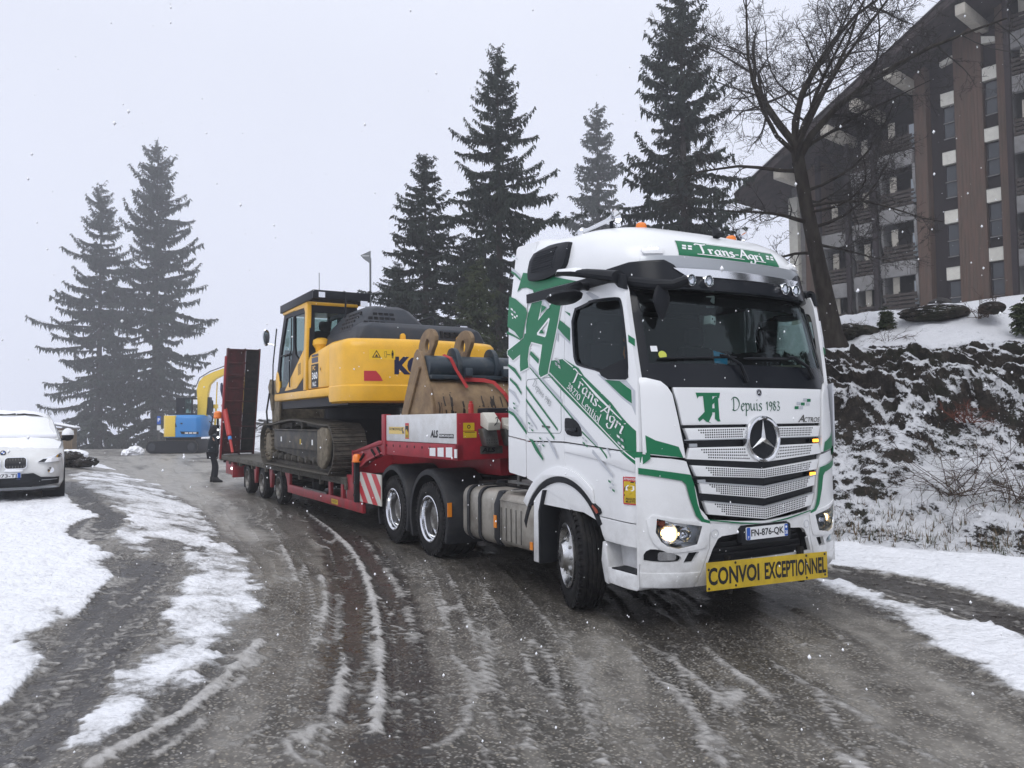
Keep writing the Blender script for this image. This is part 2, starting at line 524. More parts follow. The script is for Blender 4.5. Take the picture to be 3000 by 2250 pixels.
# ---------------------------------------------------------------- lettering
_tc = {}
def text2d(s, bold=0.0, shear=0.0):
    """Block lettering from Blender's built-in font as flat triangles in the unit box."""
    k = (s, bold, shear)
    if k in _tc: return _tc[k]
    cu = bpy.data.curves.new('lettering_source', 'FONT')
    cu.body = s; cu.offset = bold; cu.shear = shear; cu.resolution_u = 3
    ob = bpy.data.objects.new('lettering_source', cu)
    COL.objects.link(ob)
    dg = bpy.context.evaluated_depsgraph_get()
    dg.update()
    me = ob.evaluated_get(dg).to_mesh()
    V = [(v.co.x, v.co.y) for v in me.vertices]
    F = [tuple(p.vertices) for p in me.polygons]
    ob.evaluated_get(dg).to_mesh_clear()
    bpy.data.objects.remove(ob); bpy.data.curves.remove(cu)
    x0 = min(p[0] for p in V); x1 = max(p[0] for p in V); y0 = min(p[1] for p in V); y1 = max(p[1] for p in V)
    V = [((x - x0) / (x1 - x0), (y - y0) / (y1 - y0)) for x, y in V]
    _tc[k] = (V, F)
    return V, F
def letter(mb, s, surf, o, du, dv, off=0.003, bold=0.0, shear=0.0, ext=0.0):
    """Block lettering filling the box o, o+du, o+dv of a surface's (u, v) plane."""
    V, F = text2d(s, bold, shear)
    P = [surf(o[0] + du[0] * a + dv[0] * b, o[1] + du[1] * a + dv[1] * b, off) for a, b in V]
    f = F[0]
    nn = (Vector(P[f[1]]) - Vector(P[f[0]])).cross(Vector(P[f[2]]) - Vector(P[f[0]]))
    u = o[0] + du[0] * V[f[0]][0] + dv[0] * V[f[0]][1]; v = o[1] + du[1] * V[f[0]][0] + dv[1] * V[f[0]][1]
    if nn.dot(Vector(surf(u, v, off + 0.01)) - Vector(P[f[0]])) < 0: F = [q[::-1] for q in F]
    mb.add(P, F)
GL = {
 'T': (1.35, [[(-.05, 1.6), (.1, 1.85), (.5, 1.85), (1.0, 1.8), (1.45, 1.95)], [(.72, 1.85), (.68, 1.0), (.6, .15), (.4, -.08)]]),
 'r': (.8, [[(.02, .85), (.2, 1.0), (.22, .5), (.2, 0)], [(.2, .6), (.45, .97), (.72, .92)]]),
 'a': (1.0, [[(.72, .85), (.45, 1), (.12, .6), (.15, .1), (.4, .02), (.7, .5)], [(.74, 1), (.68, .3), (.75, .02), (.98, .12)]]),
 'n': (1.0, [[(.0, .85), (.2, 1), (.2, .5), (.18, 0)], [(.2, .6), (.5, 1), (.7, .9), (.7, .4), (.74, .02), (.95, .1)]]),
 's': (.75, [[(.62, .88), (.35, 1), (.15, .75), (.5, .4), (.5, .1), (.25, 0), (.03, .1)]]),
 '-': (.7, [[(.05, .5), (.55, .58)]]),
 'A': (1.3, [[(-.05, 0.05), (.35, .8), (.82, 1.9)], [(.82, 1.9), (.95, .9), (1.08, 0), (1.2, .05)], [(.35, .68), (1.0, .72)]]),
 'g': (.95, [[(.72, .9), (.45, 1), (.1, .7), (.2, .2), (.45, .15), (.7, .6)], [(.76, 1), (.7, .0), (.6, -.6), (.3, -.85), (.0, -.65), (.1, -.35)]]),
 'i': (.5, [[(.02, .85), (.2, 1), (.2, .4), (.22, .02), (.42, .12)], [(.2, 1.4), (.36, 1.58)]]),
 'D': (1.5, [[(.35, 1.8), (.32, .8), (.22, .05)], [(-.05, 1.5), (.35, 1.9), (1.0, 1.7), (1.28, 1.0), (1.0, .3), (.5, .0), (.05, .1)]]),
 'e': (.72, [[(.12, .5), (.5, .65), (.55, .9), (.35, 1), (.1, .6), (.15, .15), (.35, 0), (.62, .18)]]),
 'p': (.95, [[(.0, .85), (.2, 1.05), (.2, .2), (.12, -.8)], [(.2, .6), (.45, 1), (.75, .8), (.7, .2), (.4, 0), (.2, .1)]]),
 'u': (1.0, [[(.0, .85), (.12, 1), (.12, .3), (.3, .02), (.55, .25), (.7, .7)], [(.7, 1), (.68, .3), (.75, .02), (.95, .12)]]),
 '1': (.6, [[(.1, .95), (.32, 1.25), (.3, .6), (.28, 0)]]),
 '9': (.75, [[(.6, 1.0), (.35, 1.25), (.1, .95), (.3, .6), (.58, .85), (.6, 1.05), (.55, .4), (.2, -.15)]]),
 '8': (.75, [[(.55, 1.1), (.35, 1.3), (.12, 1.05), (.35, .7), (.6, .35), (.35, 0), (.08, .3), (.35, .7), (.55, 1.1)]]),
 '3': (.75, [[(.1, 1.15), (.35, 1.3), (.55, 1.05), (.3, .7), (.6, .4), (.4, 0), (.05, .05)]]),
 '2': (.75, [[(.1, 1.1), (.35, 1.3), (.58, 1.0), (.3, .4), (.05, .03)], [(.05, .04), (.68, .04)]]),
 '7': (.7, [[(.05, 1.27), (.62, 1.27)], [(.62, 1.27), (.35, .6), (.22, 0)]]),
 '0': (.75, [[(.35, 1.3), (.08, .9), (.1, .3), (.35, 0), (.6, .3), (.62, .9), (.35, 1.3)]]),
 'L': (1.0, [[(.22, 1.8), (.22, .05)], [(.22, .05), (.9, .08)]]),
 't': (.6, [[(.25, 1.4), (.22, .3), (.35, .02), (.52, .12)], [(.02, 1), (.5, 1)]]),
 'o': (.85, [[(.4, 1), (.1, .75), (.12, .2), (.4, 0), (.7, .3), (.68, .8), (.4, 1)]]),
 'l': (.5, [[(.15, 1.9), (.15, .2), (.28, .02), (.42, .1)]]),
 ' ': (.6, []),
}
def script_text(mb, s, surf, o, ex, ey, off=0.003, nib=0.17, thin=0.045, caps=None):
    """Broad-nib calligraphy: ex is one x-height along the line, ey one x-height up it."""
    x = 0.0
    nd = Vector((cos(radians(38)), sin(radians(38))))
    for ch in s:
        adv, strokes = GL[ch]
        for st in strokes:
            P = [Vector(p) for p in st]
            pts = []
            for i in range(len(P) - 1):
                p0 = P[max(i - 1, 0)]; p1 = P[i]; p2 = P[i + 1]; p3 = P[min(i + 2, len(P) - 1)]
                for k in range(5):
                    t = k / 5
                    pts.append(0.5 * ((2 * p1) + (p2 - p0) * t + (2 * p0 - 5 * p1 + 4 * p2 - p3) * t * t + (3 * p1 - p0 - 3 * p2 + p3) * t ** 3))
            pts.append(P[-1])
            Lq = []; Rq = []
            for i, p in enumerate(pts):
                d = pts[min(i + 1, len(pts) - 1)] - pts[max(i - 1, 0)]
                d.normalize()
                w = 0.5 * (nib * abs(d.x * nd.y - d.y * nd.x) + thin)
                nn = Vector((-d.y, d.x)) * w
                Lq.append(p + nn); Rq.append(p - nn)
            vs = []
            for q in Lq + Rq:
                a = x + q.x; b = q.y
                vs.append(surf(o[0] + ex[0] * a + ey[0] * b, o[1] + ex[1] * a + ey[1] * b, off))
            n = len(pts)
            fs = [(i, i + 1, n + i + 1, n + i) for i in range(n - 1)]
            f = fs[0]
            nn = (Vector(vs[f[1]]) - Vector(vs[f[0]])).cross(Vector(vs[f[2]]) - Vector(vs[f[0]]))
            a = x + pts[0].x; b = pts[0].y
            u = o[0] + ex[0] * a + ey[0] * b; v = o[1] + ex[1] * a + ey[1] * b
            if nn.dot(Vector(surf(u, v, off + 0.01)) - Vector(surf(u, v, off))) < 0: fs = [q[::-1] for q in fs]
            mb.add(vs, fs)
        x += adv
    return x
def script_width(s): return sum(GL[c][0] for c in s)
# ---------------------------------------------------------------- the lorry's body surfaces
def lerp_table(T, z):
    if z <= T[0][0]: return T[0][1]
    for (a, p), (b, q) in zip(T, T[1:]):
        if z <= b: return p + (q - p) * (z - a) / (b - a)
    return T[-1][1]
X0T = [(0.36, 0.06), (0.48, 0.02), (0.75, 0.0), (1.05, 0.0), (1.5, 0.01), (1.78, 0.02), (2.1, 0.04), (2.2, 0.07), (2.3, 0.095), (2.97, 0.28),
       (3.06, 0.28), (3.20, 0.27), (3.33, 0.29), (3.44, 0.36), (3.54, 0.47), (3.62, 0.62), (3.69, 0.82), (3.735, 1.05), (3.765, 1.35)]
HWT = [(0.36, 1.25), (2.3, 1.25), (2.9, 1.235), (3.2, 1.215), (3.4, 1.195), (3.52, 1.165), (3.63, 1.10), (3.69, 1.0), (3.735, 0.86), (3.765, 0.6)]
def half_w(z): return lerp_table(HWT, z)
def front_x(y, z):
    a = abs(y)
    if z < 2.97:
        return lerp_table(X0T, z) + 0.085 * y * y + 0.12 * (max(0.0, a - 0.85) / 0.4) ** 2
    hw = half_w(z)
    R = min(0.46, hw * 0.6)
    t = min(1.0, max(0.0, (a - (hw - R)) / R))
    return lerp_table(X0T, z) + 0.085 * y * y + R * (1.0 - (1.0 - t * t) ** 0.5)
def FRONT(y, z, off=0.0):
    e = 0.004
    dx = (front_x(y + e, z) - front_x(y - e, z)) / (2 * e)
    dz = (front_x(y, z + e) - front_x(y, z - e)) / (2 * e)
    n = (1 + dx * dx + dz * dz) ** 0.5
    return (front_x(y, z) - off / n, y + off * dx / n, z + off * dz / n)
def side_y(x, z): return half_w(z) - 0.05 * (max(0.0, 0.45 - x) / 0.2) ** 2
def SIDE(x, z, off=0.0): return (x, side_y(x, z) + off, z)
def SIDEF(x, z, off=0.0): return (x, 1.25 - .10 * max(0.0, (z - 2.9) / .85) + off, z)
def SIDEFL(x, z, off=0.0): return (x, -SIDEF(x, z, off)[1], z)
def SIDEL(x, z, off=0.0): return (x, -side_y(x, z) - off, z)
DEC_GREEN = [[(2.198, 3.424), (1.718, 3.315), (1.128, 3.157), (1.391, 3.164), (1.7, 3.167), (1.935, 3.165), (1.959, 3.199), (2.094, 3.244), (2.206, 3.256), (2.291, 3.227), (2.248, 3.313)], [(2.46, 3.202), (2.317, 3.153), (2.071, 3.019), (2.027, 2.963), (2.08, 2.821), (2.121, 2.704), (2.165, 2.694), (2.29, 2.788), (2.453, 2.862)], [(2.463, 2.815), (2.323, 2.763), (2.165, 2.697), (2.176, 2.687), (2.311, 2.736), (2.463, 2.783)], [(1.182, 3.053), (1.077, 3.055), (1.127, 3.019), (1.215, 3.012)], [(1.286, 3.053), (1.2, 3.055), (1.241, 3.006)], [(1.406, 2.813), (1.331, 2.774), (1.222, 2.712), (1.22, 2.582), (1.339, 2.658), (1.452, 2.742)], [(1.329, 2.896), (1.224, 2.857), (1.223, 2.827)], [(1.75, 3.009), (1.644, 2.973), (1.749, 2.923)], [(1.725, 2.755), (1.684, 2.709), (1.785, 2.719), (1.755, 2.748)], [(1.953, 2.552), (1.79, 2.454), (1.806, 2.407), (1.978, 2.516)], [(0.337, 2.562), (0.252, 2.518), (0.24, 2.455), (0.334, 2.499)], [(0.659, 2.185), (0.436, 2.163), (0.308, 2.079), (0.306, 1.963)], [(1.578, 2.421), (1.327, 2.423), (1.069, 2.314), (0.982, 2.235), (0.566, 1.975), (0.17, 1.726), (0.155, 1.548), (0.411, 1.562), (0.95, 1.907), (1.592, 2.299)], [(1.623, 2.287), (1.597, 2.289), (0.951, 1.9), (0.429, 1.567), (0.458, 1.566), (1.366, 2.115)], [(2.452, 2.451), (2.295, 2.391), (2.168, 2.282), (2.164, 2.246), (2.312, 2.352), (2.452, 2.424)], [(2.412, 2.297), (2.258, 2.219), (2.163, 2.131), (2.156, 2.096), (2.295, 2.203), (2.41, 2.267)], [(2.456, 1.94), (2.337, 1.909), (2.179, 1.802), (2.059, 1.715), (2.06, 1.676), (2.214, 1.784), (2.338, 1.874), (2.457, 1.915)], [(2.062, 2.198), (1.457, 1.744), (1.453, 1.716), (2.063, 2.165)], [(2.065, 2.058), (1.52, 1.658), (1.513, 1.625), (2.066, 2.028)], [(1.979, 2.384), (1.384, 1.994), (1.158, 1.832), (1.141, 1.808), (1.172, 1.82), (1.384, 1.97), (1.979, 2.371)], [(1.029, 1.723), (0.808, 1.59), (0.776, 1.581), (0.815, 1.583), (1.03, 1.704)], [(2.482, 3.497), (2.368, 3.448), (2.244, 3.364), (2.248, 3.345), (2.384, 3.428), (2.473, 3.472)]]
DEC_GREEN_LOW = [[(0.458, 1.555), (0.414, 1.558), (0.164, 1.54), (0.163, 1.491), (0.199, 1.459), (0.222, 1.442), (0.258, 1.423)], [(2.06, 1.676), (2.01, 1.633), (1.934, 1.626), (1.845, 1.552), (1.727, 1.438), (1.732, 1.413), (1.879, 1.513), (1.96, 1.596)], [(0.764, 1.577), (0.732, 1.575), (0.652, 1.512), (0.635, 1.491), (0.641, 1.475), (0.683, 1.515)]]
DEC_GREY = [[(0.771, 2.243), (0.702, 2.232), (0.634, 2.182), (0.306, 1.96), (0.3, 2.078), (0.43, 2.163), (0.354, 2.162), (0.195, 2.071), (0.177, 1.861), (0.309, 1.941)], [(1.989, 2.424), (1.368, 2.026), (1.37, 1.978), (1.988, 2.402)], [(1.333, 1.977), (1.157, 1.863), (0.788, 1.612), (0.776, 1.584), (0.814, 1.588), (1.158, 1.832), (1.334, 1.937)], [(2.451, 2.185), (2.314, 2.137), (2.209, 2.027), (2.201, 2.0), (2.333, 2.102), (2.452, 2.16)], [(2.456, 1.979), (2.337, 1.941), (2.178, 1.855), (2.072, 1.75), (2.073, 1.728), (2.213, 1.837), (2.337, 1.914), (2.456, 1.954)], [(2.068, 1.932), (1.849, 1.751), (1.841, 1.723), (2.069, 1.899)], [(1.461, 2.743), (1.367, 2.692), (1.22, 2.582), (1.22, 2.557), (1.432, 2.683), (1.431, 2.596), (1.469, 2.625)], [(0.972, 3.021), (0.905, 3.021), (0.736, 2.943), (0.833, 2.933)], [(2.486, 3.54), (2.267, 3.419), (2.222, 3.36), (2.364, 3.436), (2.472, 3.496)], [(1.771, 3.065), (1.702, 3.071), (1.584, 2.965), (1.622, 2.949)], [(1.682, 1.656), (1.651, 1.648), (1.605, 1.62), (1.636, 1.619)]]
DEC_GREY_LOW = [[(1.636, 1.619), (1.59, 1.612), (1.515, 1.548), (1.456, 1.464), (1.464, 1.44), (1.546, 1.522)], [(0.861, 1.554), (0.835, 1.54), (0.554, 1.335), (0.558, 1.309), (0.608, 1.346), (0.868, 1.52)], [(1.877, 1.606), (1.844, 1.607), (1.781, 1.545), (1.781, 1.511), (1.845, 1.564)], [(0.651, 1.571), (0.624, 1.57), (0.583, 1.511), (0.592, 1.485)]]
DEC_TA = [(1.961, 3.059), (1.746, 3.056), (1.818, 2.856), (1.494, 3.042), (1.376, 3.018), (1.443, 2.782), (1.52, 2.573), (1.613, 2.321), (1.618, 2.295), (1.758, 2.266), (1.791, 2.3), (1.798, 2.353), (1.766, 2.457), (1.732, 2.597), (1.949, 2.646), (1.994, 2.594), (2.02, 2.47), (2.003, 2.382), (2.173, 2.347), (2.188, 2.411), (2.184, 2.532), (2.34, 2.48), (2.462, 2.554), (2.463, 2.594), (2.264, 2.656), (2.111, 2.703), (2.065, 2.83), (2.023, 2.963)]
DEC_TA_HOLE = [(1.598, 2.852), (1.674, 2.679), (1.832, 2.719)]
DEC_WHITELINES = [[(1.334, 2.424), (1.163, 2.336), (1.174, 2.33), (1.346, 2.419)], [(1.03, 2.219), (1.016, 2.219), (0.421, 1.827), (0.422, 1.817), (0.796, 2.041)], [(1.597, 2.304), (1.579, 2.303), (0.411, 1.565), (0.429, 1.564)]]
DEC_WHITELINES_LOW = [[(0.411, 1.556), (0.393, 1.557), (0.222, 1.447), (0.233, 1.441)]]
DEC_SQUARES = [('w', [(2.398, 3.067), (2.347, 3.043), (2.343, 3.022), (2.393, 3.045)]), ('g', [(2.33, 3.028), (2.28, 3.005), (2.276, 2.984), (2.325, 3.007)]), ('w', [(2.378, 3.007), (2.328, 2.984), (2.323, 2.963), (2.374, 2.986)]), ('w', [(2.31, 2.969), (2.261, 2.946), (2.256, 2.925), (2.306, 2.948)]), ('w', [(1.489, 2.457), (1.45, 2.438), (1.447, 2.42), (1.487, 2.438)]), ('w', [(1.436, 2.426), (1.397, 2.408), (1.395, 2.39), (1.434, 2.408)]), ('g', [(1.477, 2.405), (1.438, 2.387), (1.435, 2.368), (1.475, 2.386)]), ('w', [(1.424, 2.374), (1.385, 2.357), (1.383, 2.338), (1.422, 2.356)]), ('w', [(0.486, 1.697), (0.447, 1.68), (0.445, 1.659), (0.485, 1.676)]), ('g', [(0.434, 1.668), (0.395, 1.651), (0.393, 1.63), (0.432, 1.647)]), ('g', [(0.477, 1.639), (0.437, 1.622), (0.435, 1.601), (0.475, 1.618)]), ('w', [(0.424, 1.61), (0.385, 1.593), (0.383, 1.572), (0.422, 1.589)]), ('G', [(2.34, 2.027), (2.297, 2.011), (2.295, 1.993), (2.338, 2.009)]), ('g', [(2.283, 2.0), (2.241, 1.984), (2.239, 1.966), (2.281, 1.981)]), ('G', [(2.328, 1.976), (2.286, 1.961), (2.284, 1.942), (2.326, 1.958)]), ('g', [(2.272, 1.949), (2.23, 1.934), (2.229, 1.916), (2.27, 1.931)]), ('G', [(2.019, 1.811), (1.979, 1.797), (1.978, 1.779), (2.017, 1.794)]), ('g', [(1.966, 1.786), (1.927, 1.772), (1.925, 1.754), (1.964, 1.769)]), ('g', [(2.008, 1.763), (1.969, 1.748), (1.967, 1.731), (2.007, 1.745)]), ('G', [(1.956, 1.738), (1.917, 1.724), (1.915, 1.706), (1.954, 1.721)]), ('g', [(1.025, 1.671), (0.991, 1.658), (0.989, 1.64), (1.024, 1.654)]), ('g', [(0.979, 1.647), (0.944, 1.633), (0.943, 1.616), (0.977, 1.63)]), ('G', [(1.017, 1.623), (0.982, 1.61), (0.98, 1.593), (1.015, 1.606)]), ('G', [(0.97, 1.599), (0.936, 1.586), (0.934, 1.569), (0.969, 1.582)]), ('G', [(1.798, 1.655), (1.761, 1.641), (1.759, 1.624), (1.797, 1.638)]), ('g', [(1.748, 1.631), (1.711, 1.618), (1.71, 1.601), (1.747, 1.614)]), ('g', [(1.789, 1.608), (1.751, 1.594), (1.75, 1.577), (1.787, 1.591)]), ('G', [(1.739, 1.584), (1.701, 1.571), (1.7, 1.554), (1.737, 1.567)]), ('G', [(0.624, 1.293), (0.587, 1.279), (0.586, 1.261), (0.622, 1.274)]), ('g', [(0.575, 1.269), (0.539, 1.255), (0.538, 1.237), (0.574, 1.25)]), ('g', [(0.614, 1.241), (0.578, 1.228), (0.577, 1.209), (0.613, 1.222)]), ('G', [(0.566, 1.217), (0.531, 1.204), (0.529, 1.186), (0.565, 1.199)]), ('g', [(2.67, 3.757), (2.545, 3.716), (2.472, 3.683), (2.595, 3.724)]), ('g', [(2.481, 3.691), (2.408, 3.663), (2.39, 3.644), (2.444, 3.668)]), ('G', [(2.484, 3.671), (2.43, 3.647), (2.412, 3.628), (2.466, 3.652)]), ('g', [(2.407, 3.633), (2.353, 3.61), (2.336, 3.591), (2.389, 3.614)]), ('w', [(1.485, 2.446), (1.446, 2.427), (1.443, 2.409), (1.483, 2.427)]), ('g', [(1.432, 2.415), (1.393, 2.397), (1.39, 2.379), (1.43, 2.397)]), ('g', [(1.473, 2.393), (1.434, 2.375), (1.431, 2.357), (1.471, 2.375)]), ('w', [(1.42, 2.363), (1.381, 2.346), (1.379, 2.327), (1.418, 2.345)])]
TX_TRANS = ([1.207, 2.213], [-0.776, -0.51], [-0.105, 0.024])
TX_ADDR = ([1.271, 2.142], [-0.513, -0.35], [-0.037, 0.02])
TX_DEPUIS = ([1.921, 2.191], [-0.34, -0.233], [-0.03, 0.016])
WIN_POLY = [(1.206, 2.885), (0.939, 2.917), (0.899, 2.938), (0.625, 2.921), (0.471, 2.905), (0.426, 2.885), (0.397, 2.781), (0.351, 2.47), (0.338, 2.218), (0.369, 2.175), (0.591, 2.191), (0.676, 2.219), (0.722, 2.263), (1.077, 2.338), (1.129, 2.371), (1.165, 2.453)]
# ---------------------------------------------------------------- the tractor lorry
def mirror_y(poly): return [(-p[0], p[1]) for p in poly][::-1]
def sym(half): return half + [(-p[0], p[1]) for p in reversed(half) if abs(p[0]) > 1e-6]
def arc_pts(cx, cz, r, a0, a1, n=14): return [(cx + r * cos(radians(a0 + (a1 - a0) * k / n)), cz + r * sin(radians(a0 + (a1 - a0) * k / n))) for k in range(n + 1)]

def wheel_meshes(R, w, rr, kind):
    """Meshes of a wheel whose axle is Y and whose outer face looks to +Y at y = 0."""
    out = {}
    b = MB()
    prof = [(-w, rr + .01), (-w + .004, R - .13), (-w + .02, R - .04), (-w + .05, R - .006), (-w + .065, R)]
    ng = 4
    for k in range(ng):
        c = -w + .065 + (w - .13) * (k + .5) / ng
        prof += [(c - .010, R), (c - .006, R - .014), (c + .006, R - .014), (c + .010, R)]
    prof += [(-.065, R), (-.05, R - .006), (-.02, R - .04), (-.006, R - .09), (-.002, R - .13), (-.008, rr + .05), (-.02, rr + .012), (-.02, rr)]
    b.lathe((0, 0, 0), (0, 1, 0), prof, 48)
    for k in range(48):      # shoulder tread blocks
        a = 2 * pi * k / 48
        b.T = Matrix.Rotation(a, 4, 'Y')
        b.box(-.017, .017, -.062, -.012, R - .075, R - .012)
    b.T = None
    out['tyre'] = (b.mesh('tyre', M['tyre'], smooth=40), 'tyre')
    b = MB()
    if kind == 'steer':
        b.lathe((0, 0, 0), (0, 1, 0), [(-.03, rr + .012), (.0, rr + .014), (.004, rr), (-.012, rr - .02), (-.055, rr - .04), (-.06, .235), (-.03, .20), (-.015, .17), (.035, .13), (.055, .12), (.06, .05), (.06, 0)], 40)
        for k in range(10):
            a = 2 * pi * k / 10
            b.cyl((.165 * cos(a), -.03, .165 * sin(a)), (.165 * cos(a), .012, .165 * sin(a)), .017, n=6)
        out['rim'] = (b.mesh('rim', M['polished'], smooth=30), 'rim')
        c = MB()
        for k in range(10):
            a = 2 * pi * (k + .5) / 10
            c.T = Matrix.Rotation(a, 4, 'Y')
            c.lathe((0.222, -.047, 0), (0, 1, 0), [(0, .03), (.004, .03), (.004, 0)], 10)
        c.T = None
        out['hand_holes'] = (c.mesh('vent_holes', M['dark'], smooth=30), 'vent_holes')
    elif kind == 'drive':
        b.lathe((0, 0, 0), (0, 1, 0), [(-.03, rr + .012), (.0, rr + .016), (.004, rr + .002), (-.012, rr - .018), (-.05, rr - .025), (-.06, rr - .035), (-.15, rr - .045), (-.16, .23), (-.165, .20)], 40)
        out['rim'] = (b.mesh('rim', M['chrome'], smooth=30), 'rim')
        c = MB()
        c.lathe((0, 0, 0), (0, 1, 0), [(-.16, .235), (-.163, .19), (-.15, .175), (-.09, .15), (-.075, .12), (-.07, 0)], 32)
        for k in range(10):
            a = 2 * pi * k / 10
            c.cyl((.195 * cos(a), -.165, .195 * sin(a)), (.195 * cos(a), -.135, .195 * sin(a)), .016, n=6)
        out['hub'] = (c.mesh('hub', M['rim'], smooth=30), 'hub')
    elif kind == 'car':
        b.lathe((0, 0, 0), (0, 1, 0), [(-.03, rr + .01), (0, rr + .01), (-.004, rr - .01), (-.03, rr - .02), (-.09, rr - .03)], 32)
        for k in range(7):
            b.T = Matrix.Rotation(2 * pi * k / 7, 4, 'Y')
            b.box(-.03, .03, -.03, -.008, .04, rr - .015)
        b.T = None
        b.lathe((0, 0, 0), (0, 1, 0), [(-.03, .07), (-.004, .065), (-.004, 0)], 20)
        out['rim'] = (b.mesh('rim', M['silver'], smooth=30), 'rim')
    else:
        b.lathe((0, 0, 0), (0, 1, 0), [(-.03, rr + .012), (.0, rr + .014), (.004, rr), (-.02, rr - .02), (-.07, rr - .03), (-.10, .14), (-.09, .11), (-.03, .09), (-.02, .08), (-.02, 0)], 32)
        for k in range(8):
            a = 2 * pi * k / 8
            b.cyl((.125 * cos(a), -.10, .125 * sin(a)), (.125 * cos(a), -.07, .125 * sin(a)), .013, n=6)
        out['rim'] = (b.mesh('rim', M['rim'], smooth=30), 'rim')
    return out
def put_wheel(parent, ms, loc, flip=False, steer=0.0):
    tyre = link('wheel', ms['tyre'][0], parent)
    tyre.location = loc
    tyre.rotation_euler = (0, 0, (pi if flip else 0) + steer)
    for k in ms:
        if k != 'tyre': link(ms[k][1], ms[k][0], tyre)
    return tyre

